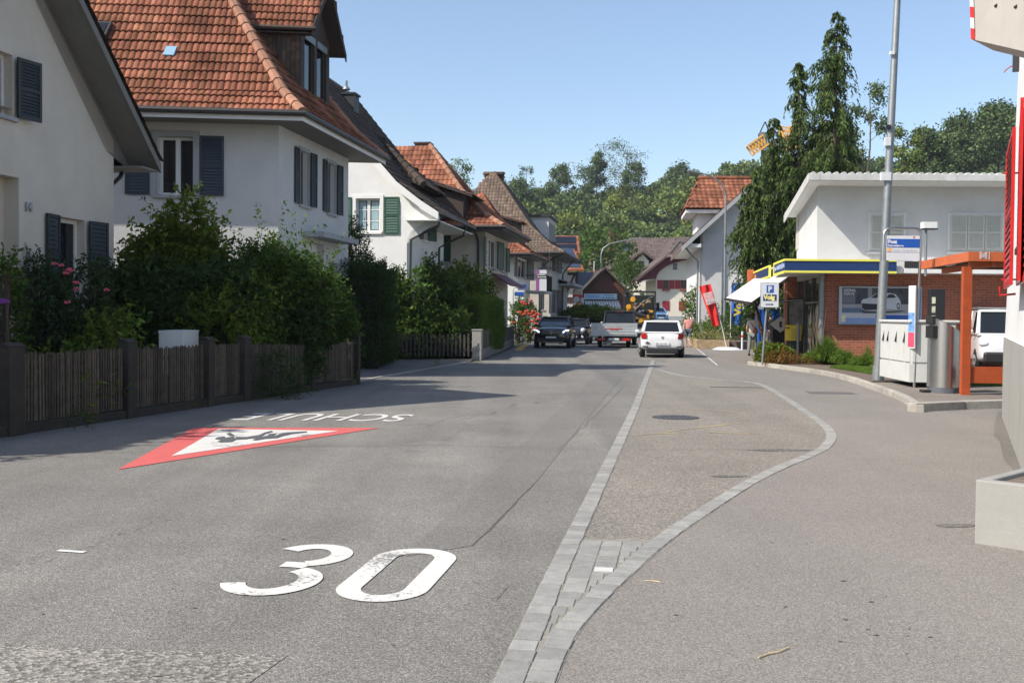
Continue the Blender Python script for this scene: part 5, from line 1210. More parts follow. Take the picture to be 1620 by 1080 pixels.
mb.box(-.35, .25, 0, .08, .95, 2.3); mb.box(-.3, -.25, .02, .06, 0, .95); mb.box(.15, .2, .02, .06, 0, .95); mb.build('frame', M['metal_dark'], t); MB(frame((p.x, p.y, 0), -.1)).box(-.3, .2, -.005, -.001, 1.0, 2.25).build('notice', mat('grey notice', (.20, .20, .21), .5, var=.5, vs=4), t)
# awning
aw = thing('awning', 'white awning stretched from the shop fascia over the entrance', 'awning', P(1247, 437, 35))
n1 = P(1248, 437, 35.2); n2 = P(1186, 480, 35.2); f2 = P(1147, 473, 45.5); f1_ = P(1206, 446, 45.5); f1_ = n1+(f2-n2)
mb = MB(); mb.extr([n1, n2, f2, f1_], (0, 0, .025)); mb.build('cloth', M['white_cloth'], aw)
mb = MB(); mb.beam(n2, f2, .08, .1); mb.tube([n1+V((0, .1, -.1)), n2+V((0, .1, -.02))], .03, 6); mb.build('front_bar', M['metal_dark'], aw)
MB().tube([V((n1.x+.5, n1.y+.2, 2.2)), n2+V((.02, .2, -.03))], .025, 6).build('arm', M['metal_dark'], aw)
# ---- parking sign
p = P(1206, 560, 34.9); p.z = .1; t = thing('parking_sign', 'white parking sign with a shop name on a grey pole by the bushes', 'sign', p)
T = frame(p, -.06); top = P(1217, 447, p.y); lean = V((.12, 0, 1.0))
MB().tube([p, V((p.x+.17, p.y, 2.75))], .035, 10).build('pole', M['metal_grey'], t)
x0, z1 = hit(frame(V((0, p.y-.05, 0))), 1203, 447); x1, z0 = hit(frame(V((0, p.y-.05, 0))), 1232, 487); Tq = frame(V((x0, p.y-.06, 0))); w_ = x1-x0; h_ = z1-z0
pn = MB(Tq).box(0, w_, -.02, .02, z0, z1).build('panel', M['metal_grey'], t, bevel=.01); MB(Tq).box(.02, w_-.02, -.026, -.021, z0+.02, z1-.02).build('face', M['paper'], pn)
MB(Tq).box(w_*.32, w_*.70, -.032, -.027, z0+h_*.60, z0+h_*.90).build('blue_field', M['blue'], pn); text('P', Tq @ Matrix.Translation((w_*.40, -.036, z0+h_*.65)), h_*.29, M['paper'], pn, bold=.012)
MB(Tq).box(w_*.14, w_*.86, -.032, -.027, z0+h_*.28, z0+h_*.53).build('name_field', M['navy'], pn); text('Volg', Tq @ Matrix.Translation((w_*.17, -.036, z0+h_*.34)), h_*.24, mat('sign yellow', (.8, .72, .25), .5), pn, bold=.012)
mb = MB(Tq); mb.box(w_*.27, w_*.62, -.034, -.028, z0+h_*.125, z0+h_*.155); mb.poly([(w_*.60, -.0335, z0+h_*.10), (w_*.70, -.0335, z0+h_*.14), (w_*.60, -.0335, z0+h_*.18)]); mb.build('arrow', M['black'], pn)
# ---- banners
def banner(pts, Yb, base, col, label, pole):
    t = thing('banner_flag', label, 'flag', base); q = [P(x, y, Yb) for x, y in pts]; n = 10; mb = MB()
    grid = []
    for i in range(n+1):
        row = []
        for j in range(7):
            a = q[0].lerp(q[1], j/6); b = q[3].lerp(q[2], j/6); c = a.lerp(b, i/n); c = c+V((0, .07*math.sin(j*1.6+i*.5), 0)); row.append(c)
        grid.append(row)
    mb.v = [p for r in grid for p in r]; mb.f = [(i*7+j, i*7+j+1, (i+1)*7+j+1, (i+1)*7+j) for i in range(n) for j in range(6)]; mb.m = [0]*len(mb.f)
    cl = mb.build('cloth', col, t, smooth=True); MB().tube([P(x, y, Yb+.05) for x, y in pole]+[base], .022, 6).build('pole', M['paper'], t); return t, cl, q
b1 = G(1150, 553); t, cl, q = banner([(1106, 453), (1124, 449), (1141, 512), (1128, 518)], b1.y, b1, M['red'], 'red shop banner leaning on its pole over a white base', [(1123, 447), (1142, 516)])
Tr = frame(q[0].lerp(q[3], .5)+V((.0, -.12, 0)))
wq = (q[1]-q[0]).length; mb = MB(); 
pl = [q[0].lerp(q[3], .18).lerp(q[1].lerp(q[2], .18), .08), q[0].lerp(q[3], .18).lerp(q[1].lerp(q[2], .18), .92), q[0].lerp(q[3], .47).lerp(q[1].lerp(q[2], .47), .92), q[0].lerp(q[3], .47).lerp(q[1].lerp(q[2], .47), .08)]
mb.poly([p+V((0, -.10, 0)) for p in pl]); wf_ = mb.build('print', mat('washed print', (.72, .42, .42), .6, var=.35, vs=9), cl)
u1 = (pl[1]-pl[0]).normalized(); Tq = Matrix.Identity(4)
dn = (pl[3]-pl[0]).normalized()
for i in range(3): Tq[i][0] = u1[i]; Tq[i][1] = 0; Tq[i][2] = -dn[i]; Tq[i][3] = (pl[3]+u1*.04-dn*.1+V((0, -.12, 0)))[i]
text('BON', Tq, (pl[1]-pl[0]).length*.46, M['paper'], wf_, bold=.01); 
MB().tube([b1+V((0, 0, 0)), b1+V((0, 0, .12))], [.75, .45], 24).build('base', M['paper'], t)
b2 = G(1155, 549); t, cl, q = banner([(1158, 447), (1175, 448), (1173, 514), (1157, 512)], b2.y, b2, M['blue'], 'blue shop banner with yellow upright lettering', [(1157, 445), (1156, 513)])
Tq = Matrix.Identity(4); c = q[0].lerp(q[3], .80)+V((.44, -.30, 0)); Tq[0][0] = 0; Tq[2][0] = 1; Tq[0][2] = -1; Tq[2][2] = 0
for i in range(3): Tq[i][3] = c[i]
text('Volg', Tq, .52, M['yellow'], cl, sx=1.1, bold=.02)
p = G(1174, 554); t = thing('bollard', 'thin white bollard with a red band beside the banners', 'bollard', p); MB().tube([p, p+V((0, 0, .92))], .05, 8).build('post', M['paper'], t); MB().tube([p+V((0, 0, .62)), p+V((0, 0, .74))], .053, 8).build('band', M['red'], t)
# ---- lamps
def lamp(base, lean, h, r0, r1, label, arm=None, grp='street lamps'):
    t = thing('street_lamp', label, 'street lamp', base, grp); top = base+V((lean, 0, h)); MB().tube([base, base.lerp(top, .5), top], [r0, (r0+r1)/2, r1], 16).build('pole', M['metal_grey'], t, smooth=True)
    MB().tube([base, base+V((lean*.1/h, 0, .35))], [r0*1.25, r0*1.12], 16).build('base_sleeve', M['metal_grey'], t)
    if arm:
        mb = MB(); mb.tube([top]+[top+V(a) for a in arm], [r1, r1*.95, r1*.85, r1*.8, r1*.7][:len(arm)+1], 10); mb.build('arm', M['metal_grey'], t, smooth=True)
        e = top+V(arm[-1]); d = (V(arm[-1])-V(arm[-2])).normalized(); mb = MB(); mb.beam(e-d*.1, e+d*.75, .22, .09); mb.build('lamp_head', M['metal_grey'], t, bevel=.03)
    return t
pb = G(1389, 601, .12); top = P(1422, -40, pb.y)
t = lamp(pb, top.x-pb.x, top.z, .115, .075, 'tall grey lamp post at the bus stop, its top out of sight', [(-.4, 0, .8), (-1.2, 0, 1.1), (-2.2, 0, 1.2)])
T = frame(pb)
for py, wv, hv, mm in ((201, .05, .05, 'black'), (224, .07, .10, 'paper'), (279, .12, .10, 'paper'), (84, .05, .04, 'paper')):
    q = P(1422-(py+40)*.0515-4, py, pb.y-.1); MB(frame(q)).box(-wv, wv, -.03, .06, -hv, hv).build('bracket', M[mm], t)
p = G(1146, 548); top = P(1148, 310, p.y); lamp(p, top.x-p.x, top.z, .09, .05, 'slim lamp post with a curved arm by the red banner', [(-.12, 0, .45), (-.45, 0, .85), (-.95, 0, 1.12), (-1.35, 0, 1.2)])
p = P(950, 500, 112); p.z = 0; top = P(950, 402, 112); lamp(p, 0, top.z, .1, .07, 'curved lamp arching over the roof of the wooden shop', [(.2, 0, .6), (.9, 0, 1.1), (2.3, 0, 1.4), (3.6, 0, 1.6)])
# ---- bus stop: cabinet, sign hoop, timetable, bin, shelter
c0 = G(1439, 613, .12); c1 = G(1392, 602, .12); dy = (c1-c0).normalized(); Tc = frame(c0, ex=V((dy.y, -dy.x, 0)), ey=dy); Lc = (c1-c0).length; zc = hit(sideL(Tc), 1439, 506)[1]
t = thing('utility_cabinet', 'light grey utility cabinet with four door handles behind the timetable', 'cabinet', c0)
MB(Tc).box(.02, .98, .02, Lc-.02, .12, zc-.05).build('body', M['cabinet'], t, bevel=.012); mb = MB(Tc); mb.box(-.04, 1.04, -.04, Lc+.04, zc-.06, zc); mb.build('lid', M['cabinet'], t, bevel=.02)
MB(Tc).box(-.01, 1.0, 0, Lc, .12, .52).build('base', M['cabinet'], t)
ws_ = [0, Lc*.20, Lc*.66, Lc]
for a, b in zip(ws_[:-1], ws_[1:]): MB(Tc).box(-.012, .02, a+.03, b-.03, .56, zc-.10).build('door', M['cabinet'], t, bevel=.006)
for k, px in enumerate((1399, 1406, 1419, 1432)):
    a = hit(sideL(Tc), px, 548)[0]; zz = .98
    MB(Tc).extr([(-.014, a-.02, zz+.24), (-.05, a-.03, zz+.02), (-.05, a+.03, zz), (-.014, a+.03, zz), ], (0, .02, 0)).build('handle', M['metal_dark'], t)
mb = MB(Tc); mb.box(.05, .95, -.004, .018, .56, zc-.10); mb.build('door', M['cabinet'], t)
# stop sign hoop
pR = G(1446, 613, .12); Y = pR.y; Th = frame(V((0, Y, 0))); zt_ = hit(Th, 1425, 361)[1]; xl_, _ = hit(Th, 1398, 400); xr_ = hit(Th, 1457, 400)[0]; xlb = hit(Th, 1390, 613)[0]
t = thing('bus_stop_sign', 'steel hoop holding a blue and white bus stop panel', 'sign', pR)
rc = .14; r_ = .03
pts = [(xl_-.02, 0, hit(Th, 1398, 411)[1]), (xl_, 0, zt_-rc)] + [(xl_+rc-rc*math.cos(R(a)), 0, zt_-rc+rc*math.sin(R(a))) for a in (30, 60, 90)] + [(xr_-rc+rc*math.sin(R(a)), 0, zt_-rc+rc*math.cos(R(a))) for a in (0, 30, 60, 90)] + [(pR.x, 0, .12)]
MB(Th).tube(pts, r_, 10).build('hoop', M['steel'], t, smooth=True)
b = rect(Th, 1403, 373, 1454, 412); Wp, Hp = b[1]-b[0], b[3]-b[2]; Tp = Th @ Matrix.Translation((b[0], -.02, b[2])) @ Matrix.Rotation(R(0), 4, 'Y')
pn = MB(Tp).box(0, Wp, 0, .03, 0, Hp).build('panel', M['paper'], t)
MB(Tp).box(.005, Wp-.005, -.004, -.001, Hp*.52, Hp*.87).build('blue_field', M['blue'], pn); MB(Tp).box(0, Wp*.14, -.004, -.001, Hp*.36, Hp*.49).build('line_field', mat('pale orange field', (.75, .42, .15), .5), pn)
MB(Tp).box(0, Wp, -.003, -.001, Hp*.325, Hp*.335).build('rule', M['blue'], pn)
text('Post', Tp @ Matrix.Translation((.02, -.006, Hp*.69)), Hp*.20, M['paper'], pn, bold=.006); text('Küngoldingen', Tp @ Matrix.Translation((.02, -.006, Hp*.555)), Hp*.115, M['paper'], pn, bold=.003)
text('Zofingen - Oftringen Bahnhof', Tp @ Matrix.Translation((Wp*.19, -.006, Hp*.385)), Hp*.095, M['stone_trim'], pn, sx=.85); MB(Tp).box(Wp*.80, Wp*.85, -.004, -.001, Hp*.91, Hp*.97).build('crest', M['red'], pn)

# timetable case, seen nearly edge on
a = hit(Th, 1441, 500)[0]; z0 = hit(Th, 1441, 551)[1]; z1 = hit(Th, 1447, 452)[1]; Tt = frame(Th @ V((hit(Th, 1446, 500)[0]-.05, -.05, 0)), R(68))
tt = thing('timetable_case', 'narrow timetable case on the bus stop pole, seen from its side', 'timetable', Tt @ V((0, 0, z0)))
Tt = frame(Th @ V((hit(Th, 1441, 500)[0], -.02, 0)), R(-66))
MB(Tt).box(-.09, .11, 0, .045, z0, z1).build('case', M['paper'], tt, bevel=.008); MB(Tt).box(-.08, .10, -.005, -.001, z0+.03, z0+.35).build('leaflet', mat('pink leaflet', (.55, .06, .12), .5, var=.3, vs=14), tt)
MB(Tt).box(-.08, .10, -.005, -.001, z0+.36, z0+.78).build('notice', mat('blue photo notice', (.13, .26, .50), .4, var=.6, vs=9), tt); MB(Tt).box(-.08, .10, -.005, -.001, z0+.79, z1-.12).build('timetable', mat('grey notice print', (.52, .54, .54), .4, var=.15, vs=14), tt)
# litter bin
pb_ = G(1492, 621, .12); t = thing('litter_bin', 'tall brushed steel litter bin with a slanted top', 'litter bin', pb_); sc_ = 1700/pb_.y; rb = 23.2/sc_; mb = MB(frame(pb_)); n = 48
z_hi = CAMH-(504-502.5)/sc_-.12+.03; z_lo = CAMH-(526-502.5)/sc_-.12
vs = []; 
for ring_ in range(3):
    for i in range(n):
        a = 2*math.pi*i/n; x, y = rb*math.cos(a), rb*math.sin(a); ztop = z_hi+(z_lo-z_hi)*max(0, (x+rb*.98)/(2*rb))
        vs.append((x, y, .12) if ring_ == 0 else (x, y, ztop) if ring_ == 1 else (x*.93, y*.93, ztop+.01))
mb.add(vs, [(i, (i+1) % n, n+(i+1) % n, n+i) for i in range(n)] + [(n+i, n+(i+1) % n, 2*n+(i+1) % n, 2*n+i) for i in range(n)] + [[2*n+i for i in range(n)]])
mb.build('body', M['steel'], t, smooth=True); MB(frame(pb_)).tube([(0, 0, 0), (0, 0, .118)], rb*1.01, n).build('foot', mat('blue grey rubber foot', (.09, .10, .12), .7), t)
MB(frame(pb_)).box(-rb-.14, -rb+.05, -.1, .12, 0, .06).build('base_plate', M['metal_dark'], t)
mb = MB(frame(pb_)); mb.box(-rb-.02, -rb*.72, -.17, .17, z_hi-.14, z_hi+.03); mb.build('ash_tray', M['metal_dark'], t, bevel=.01); MB(frame(pb_)).box(-rb-.015, -rb*.7, -rb*.7, .17, z_hi-.42, z_hi-.17).build('opening', M['black'], t)
mb = MB(frame(pb_)); mb.box(-rb-.018, -rb+.02, -.05, .06, .12, z_hi-.42); mb.build('door_seam', M['metal_grey'], t)
# shelter
Ys = 21.2; s0 = P(1532, 413, Ys); s1 = P(1532, 398, Ys); far_ = P(1455, 425, Ys*1.18); dS = V((far_.x-s0.x, far_.y-s0.y, 0)).normalized(); Tsh = frame((s0.x, s0.y, 0), ex=V((dS.y, -dS.x, 0)), ey=dS)
Tsh = frame((s0.x, s0.y, 0), ex=V((1, .0, 0)), ey=dS); LS = 3.9; hz0, hz1 = s0.z, s1.z
t = thing('bus_shelter', 'orange painted steel bus shelter with a flat roof', 'bus shelter', (s0.x, s0.y, .12)); WS = 3.2
mb = MB(Tsh); mb.box(0, WS, 0, .06, hz0, hz1); mb.box(0, .06, .06, LS, hz0, hz1); mb.box(0, WS, LS-.06, LS, hz0+.01, hz1-.01); mb.box(WS-.06, WS, .06, LS-.06, hz0, hz1); ro = mb.build('roof_fascia', M['orange_paint'], t)
MB(Tsh).box(.06, WS-.06, .06, LS-.06, hz0+.03, hz1-.03).build('roof', M['concrete_dark'], t)
MB(Tsh).box(.2, .26, 1.8, 2.4, hz0+.005, hz0+.03).build('light_strip', M['paper'], t)
mb = MB(Tsh); mb.box(.5, .56, .08, LS-.08, hz0-.10, hz0+.028); mb.box(.08, WS-.1, .2, .28, hz0-.10, hz0+.03); mb.build('beam', M['orange_paint'], t)
xp = hit(shift(Tsh, 0, .25), 1528, 520)[0]; xq = hit(shift(Tsh, 0, .25), 1534, 520)[0]; pw = .17
mb = MB(Tsh); mb.box(xp-pw/2, xp+pw/2, .17, .34, .12, hz0-.1); mb.build('post', M['orange_post'], t)
mb = MB(Tsh); mb.box(WS-.3, WS-.15, .17, .33, .12, hz0-.1); mb.build('post', M['orange_post'], t); mb = MB(Tsh); mb.box(WS-.3, WS-.15, LS-.4, LS-.25, .12, hz0-.1); mb.build('post', M['orange_post'], t)
z_a = hit(shift(Tsh, 0, .22), 1556, 606)[1]; z_b = hit(shift(Tsh, 0, .22), 1556, 580)[1]; MB(Tsh).box(xp+pw/2+.002, WS-.3, .22, .28, z_a, z_b).build('low_panel', M['orange_post'], t)
Tn = Tsh @ Matrix.Translation((.22, -.008, hz0+.04)); mb = MB(Tn); mb.box(0, .04, 0, .004, 0, .15); mb.box(.05, .10, 0, .004, .03, .12); mb.box(.105, .15, 0, .004, .0, .14); mb.box(.18, .2, 0, .004, -.01, .16); mb.build('sticker', mat('worn sticker', (.5, .4, .38), .6, var=.4, vs=30), t)
# small flue on the flat roof with a white box
fl = P(1464, 437, 34); t = thing('roof_flue', 'thin metal flue with a white box cap above the shop fascia', 'flue', fl)
MB().tube([fl, P(1465, 362, 34)], .045, 8).build('pipe', M['metal_grey'], t); q = P(1469, 357, 34); MB(frame(q)).box(-.2, .22, -.15, .15, -.09, .11).build('cap', M['white_trim'], t); MB(frame(q)).box(-.22, .24, -.16, .16, -.13, -.09).build('cap_base', M['black'], t)
# ---- right edge: white building with red shutters, planter, box with warning tape
a0 = G(1583, 658); a1 = V((7.35, 11.3, 0)); 
q0 = G(1585, 660); q1 = G(1620, 755); dR = (q0-q1).normalized(); TR = frame(q0, ex=V((dR.y, -dR.x, 0)), ey=dR); WR = sideL(TR)
# wall runs along local y from 0 (far corner) towards the camera
t = thing('house', 'white rendered building with glossy red shutters at the right edge', 'house', q0)
NB = 9.0; topz = 9.0; xb = .10
mb = MB(TR)
bat = lambda z: .012*z*0
mb.poly([(0, -NB, 0), (0, 0, 0), (0, 0, 1.35), (0, -NB, 1.35)]); mb.poly([(0, 0, 0), (6, 0, 0), (6, 0, 1.35), (0, 0, 1.35)]); mb.poly([(0, -NB, 0), (6, -NB, 0), (6, -NB, 1.35), (0, -NB, 1.35)]); pl = mb.build('plinth', M['plinth_grey'], t)
lean = math.tan(R(1.6)); 
mb = MB(TR); z0 = 1.35; mb.poly([(.02, -NB, z0), (.02, -.02, z0), (.02+lean*(topz-z0), -.02, topz), (.02+lean*(topz-z0), -NB, topz)]); mb.poly([(.02, -.02, z0), (6, -.02, z0), (6, -.02, topz), (.02+lean*(topz-z0), -.02, topz)])
mb.poly([(.02, -NB+.02, z0), (6, -NB+.02, z0), (6, -NB+.02, topz), (.02+lean*(topz-z0), -NB+.02, topz)]); mb.poly([(.2, -NB, topz), (6, -NB, topz), (6, 0, topz), (.2, 0, topz)]); mb.poly([(0, -NB, 1.35), (0, 0, 1.35), (.02, 0, 1.352), (.02, -NB, 1.352)]); wl_ = mb.build('wall', M['stucco_white'], t)
def onR(px, py, off=0): return hit(shift(WR, 0, off), px, py)
# shutters: two leaves folded out, the nearer window's frame and sill
def leaf(px0, px1, py0, py1, yo, name_='shutter', m='bright_red', sw=0):
    a = onR(px0, (py0+py1)/2, yo)[0]; b = onR(px1, (py0+py1)/2, yo)[0]; zt2 = onR((px0+px1)/2, py0, yo)[1]; zb2 = onR((px0+px1)/2, py1, yo)[1]
    lo, hi = min(a, b), max(a, b); shutter(WR, t, lo, hi, zb2, zt2, M[m], 20, yo, sw); return lo, hi, zb2, zt2
l1 = leaf(1589.5, 1599, 232, 452, -.16); l2 = leaf(1600, 1611, 190, 446, -.12, sw=R(2)); l3 = leaf(1611.5, 1640, 150, 440, -.07)
mb = MB(WR)
for zz in (l1[2]+.12, l1[3]-.25): mb.tube([(l1[1]-.02, -.19, zz), (l1[1]-.02, -.10, zz), (l1[1]-.02, -.0, zz)], .012, 6)
mb.build('shutter_fitting', M['bright_red'], t); mb = MB(WR); mb.tube([(l1[1]-.05, -.02, l1[2]-.06), (l1[1]-.05, -.20, l1[2]-.08), (l1[1]-.05, -.20, l1[2]+.03)], .016, 6); mb.build('shutter_fitting', M['bright_red'], t)
zz = onR(1606, 68)[1]; a = onR(1597, 60)[0]; 
mb = MB(WR); w0 = onR(1583, 80, -.5)[0]; mb.box(w0-.9, w0-.2, -.62, -.02, zz+.05, zz+.42); mb.build('blind_box', M['bright_red'], t); mb = MB(WR); mb.box(w0-.85, w0-.25, -.58, -.05, zz+.035, zz+.05); mb.build('blind_box_base', M['black'], t)
mb = MB(WR); q = onR(1599, 110, -.1); mb.tube([(q[0], -.02, q[1]+.05), (q[0], -.10, q[1]+.04), (q[0]+.02, -.16, q[1]-.0), (q[0]+.02, -.18, q[1]-.03)], .010, 6); mb.build('hook', mat('dusty pink iron', (.35, .12, .12), .6), t)
mb = MB(WR); q = onR(1606, 95, -.05); mb.box(q[0]-.05, q[0]+.05, -.08, 0, q[1]-.15, q[1]+.2); mb.build('bracket', M['metal_dark'], t); mb = MB(WR); q = onR(1617, 398, -.05); mb.box(q[0]-.4, q[0]+.1, -.12, 0, q[1]-.03, q[1]+.03); mb.build('bracket', M['metal_dark'], t)
# box overhead with red and white tape
Yo = 8.6; c = [P(1536, 63, Yo), P(1526, -30, Yo), P(1560, -60, Yo), P(1760, -60, Yo), P(1760, 110, Yo)]
t = thing('overhead_bay', 'beige overhanging box with red and white warning tape on its corner', 'bay', P(1620, 80, Yo))
mb = MB(); b0 = P(1536, 62, Yo); b1 = P(1700, 100, Yo-1.6); t0 = b0+V((-.06, 0, 1.1)); t1 = b1+V((0, 0, 1.3)); dp = V((.34, .36, .0)); 
mb.add([b0, b1, t1, t0, b0+dp, b1+dp, t1+dp, t0+dp], [(0, 1, 2, 3), (4, 5, 6, 7), (0, 1, 5, 4), (1, 2, 6, 5), (2, 3, 7, 6), (3, 0, 4, 7)]); bx = mb.build('body', mat('beige panel', (.42, .39, .35), .6, var=.08, vs=2, streak=.15), t)
mb = MB(); n = 13
for i in range(n):
    mb.cm = i % 2; f0_ = i/n; f1__ = (i+1)/n; A = b0.lerp(t0, f0_); B = b0.lerp(t0, f1__); e = (b1-b0)*.047; o = V((-.004, -.008, 0))
    mb.poly([A+o, A+e+o, B+e+o, B+o]); mb.poly([A+o, B+o, B+dp*.12+o, A+dp*.12+o])
mb.build('warning_tape', [M['red'], mat('scuffed white tape', (.6, .62, .6), .5, var=.25, vs=12)], bx)
mb = MB()
for px, py in ((1581, 15), (1614, 20)): 
    f_ = (px-1536)/164; q = b0.lerp(b1, f_)+V((0, -.01, (62+f_*38-py)/1700*Yo)); mb = MB(); mb.tube([q+V((0, .02, 0)), q+V((0, -.012, 0))], .012, 8); mb.build('screw', M['metal_dark'], bx)
# concrete planter
k0 = G(1541, 864); sc_ = 1700/k0.y; hk = (864-757)/sc_*.98; zt2 = hk
pts = [G(1541, 864), G(1640, 880), G(1720, 830), G(1650, 795)]
kA = G(1541, 861); kB = G(1700, 886); e_ = (kB-kA).normalized(); nn = V((-e_.y, e_.x, 0)); t = thing('planter', 'low concrete planter box with empty soil at the right edge', 'planter', kA)
TK = frame(kA, ex=e_, ey=nn); Wk, Dk = 1.5, 1.15
mb = MB(TK); hh = hk
for x0, x1, y0, y1 in ((0, Wk, 0, .09), (0, Wk, Dk-.09, Dk), (0, .09, .09, Dk-.09), (Wk-.09, Wk, .09, Dk-.09)): mb.box(x0, x1, y0, y1, 0, hh)
mb.build('body', M['concrete'], t, bevel=.012); MB(TK).box(.09, Wk-.09, .09, Dk-.09, 0, hh-.03).build('soil', M['soil'], t)
# ---- white gabled house behind the conifer
o = P(1106, 497, 62); o.z = 0; T13 = frame(o, ex=V((1, -.02, 0)).normalized(), ey=V((.10, 1, 0)).normalized()); t = thing('house', 'white gabled house with an orange tiled dormer behind the conifer', 'house', o)
zl = hit(T13, 1106, 372)[1]; zr = hit(T13, 1196, 292)[1]; xr = hit(T13, 1196, 300)[0]; pitch_ = (zr-zl)/xr; xR = xr+1.0; zR = zr+1.0*pitch_
mb = MB(T13); mb.poly([(0, 0, 0), (2*xR, 0, 0), (2*xR, 0, zl), (xR, 0, zR), (0, 0, zl)]); mb.poly([(0, 0, 0), (0, 12, 0), (0, 12, zl), (0, 0, zl)]); mb.poly([(2*xR, 0, 0), (2*xR, 12, 0), (2*xR, 12, zl), (2*xR, 0, zl)]); mb.build('wall', M['stucco_white'], t)
mb = MB(T13); mb.box(.12, 1.25, -.22, -.002, 0, zl+.1); mb.build('chimney_breast', M['stucco_grey'], t)
mb = MB(T13); ov2 = 1.1
mb.extr([(-ov2, -1.0, zl-ov2*pitch_+.12), (xR, -1.0, zR+.12), (xR, -1.0, zR+.38), (-ov2, -1.0, zl-ov2*pitch_+.38)], (0, 13.5, 0)); mb.extr([(2*xR+ov2, -1.0, zl-ov2*pitch_+.12), (xR, -1.0, zR+.12), (xR, -1.0, zR+.38), (2*xR+ov2, -1.0, zl-ov2*pitch_+.38)], (0, 13.5, 0))
rf = mb.build('roof', M['tile_far'], t)
mb = MB(T13); mb.extr([(-ov2-.02, -1.03, zl-ov2*pitch_), (xR, -1.03, zR), (xR, -1.03, zR+.28), (-ov2-.02, -1.03, zl-ov2*pitch_+.28)], (0, .04, 0)); mb.build('verge_board', M['stone_trim'], rf)
mb = MB(T13); mb.box(-1.0, 0, -.9, 12, zl-.75, zl-.55); mb.build('soffit', M['white_trim'], rf)
w_ = rect(T13, 1155, 393, 1178, 431); c = (w_[0]+w_[1])/2; shutter(T13, t, w_[0], c-.02, w_[2], w_[3], M['white_trim'], 12); shutter(T13, t, c+.02, w_[1], w_[2], w_[3], M['white_trim'], 12); 
w_ = rect(T13, 1180, 470, 1196, 505); window(shift(T13, 0, -.1), t, *w_, M['white_trim'], 1, .0)
for b in ((1146, 476, 1160, 500),): w_ = rect(T13, *b); window(shift(T13, 0, -.1), t, *w_, M['white_trim'], 2, .0)
d0_ = shift(T13, 0, 2.5); dx0 = hit(d0_, 1084, 320)[0]; ez = hit(d0_, 1100, 329)[1]; rz = hit(shift(T13, 0, 5), 1130, 283)[1]; x1_ = xR; xh = hit(shift(T13, 0, 5), 1106, 283)[0]
mb = MB(T13); tiled(mb, [(dx0, 2.5, ez), (x1_, 2.5, ez), (x1_, 5, rz), (xh, 5, rz)], .3, .36, seed=101); tiled(mb, [(dx0, 7.5, ez), (dx0, 2.5, ez), (xh, 5, rz)], .3, .36, seed=102); tiled(mb, [(dx0, 7.5, ez), (x1_, 7.5, ez), (x1_, 5, rz), (xh, 5, rz)], .3, .36, seed=104); caps(mb, (xh, 5, rz+.05), (x1_, 5, rz+.05), .13)
dr_ = mb.build('dormer_roof', M['tile_orange'], t); mb = MB(T13); mb.box(dx0+.05, x1_, 2.6, 7.4, ez-.28, ez-.05); mb.build('dormer_soffit', M['white_trim'], dr_); xw = hit(d0_, 1104, 345)[0]; mb = MB(T13); mb.box(xw, x1_, 3.1, 7, zl, ez-.28); mb.build('dormer_wall', M['stucco_white'], dr_)
mb = MB(T13); q = hit(T13, 1105, 400); mb.tube([(-1.05, -.8, zl-.5), (-.6, -.6, zl-1.1), (-.12, -.12, zl-1.5), (-.12, -.12, 0)], .06, 8); mb.tube([(-1.15, -1, zl-.35), (-1.15, 12, zl-.35)], .08, 8); mb.build('downpipe', M['metal_grey'], t)
# tower crane beyond the houses
cb = P(1209, 500, 130); cb.z = 0; t = thing('tower_crane', 'yellow building crane rising behind the conifer', 'crane', cb)
def latt(a, b, w_, nseg, m, name, par):
    a = V(a); b = V(b); mb = MB(); d = (b-a).normalized(); s1 = d.cross(V((0, 1, 0)) if abs(d.y) < .9 else V((1, 0, 0))).normalized()*w_/2; s2 = d.cross(s1).normalized()*w_/2
    cs = [s1+s2, s1-s2, -s1-s2, -s1+s2]
    for c in cs: mb.beam(a+c, b+c, w_*.17, w_*.17)
    for i in range(nseg):
        p = a.lerp(b, i/nseg); q = a.lerp(b, (i+1)/nseg)
        for k in range(4): mb.beam(p+cs[k], q+cs[(k+1) % 4], w_*.10, w_*.10); mb.beam(p+cs[k], p+cs[(k+1) % 4], w_*.10, w_*.10)
    mb.build(name, m, par)
zz = P(1209, 222, 130).z; yel = mat('crane yellow', (.70, .38, .08), .5, var=.1)
latt(cb, (cb.x, cb.y, zz), .95, 24, mat('crane grey', (.3, .27, .24), .6), 'mast', t); latt((cb.x+2.9, cb.y+1, 0), (cb.x+2.9, cb.y+1, zz-2.4), .7, 24, yel, 'mast', t)
j0 = P(1187, 238, 130); j1 = P(1243, 200, 130); j2 = P(1210, 222, 130); latt(j0, j2, 1.25, 5, yel, 'jib', t); latt(j2+V((3, 0, -1.2)), j1, 1.3, 5, yel, 'counter_jib', t)
mb = MB(); q = P(1209, 226, 130); mb.box(q.x-.9, q.x+2.8, q.y-.6, q.y+.6, q.z-.5, q.z-.1); mb.box(q.x-.6, q.x+.3, q.y-.55, q.y+.55, q.z+.1, q.z+1.2); mb.build('slewing_cab', M['metal_grey'], t); mb = MB(); mb.beam(j2+V((-.8, 0, .5)), j2+V((0, 0, 2.2)), .12, .12); mb.beam(j2+V((.8, 0, .5)), j2+V((0, 0, 2.2)), .12, .12); mb.build('a_frame', M['metal_dark'], t)
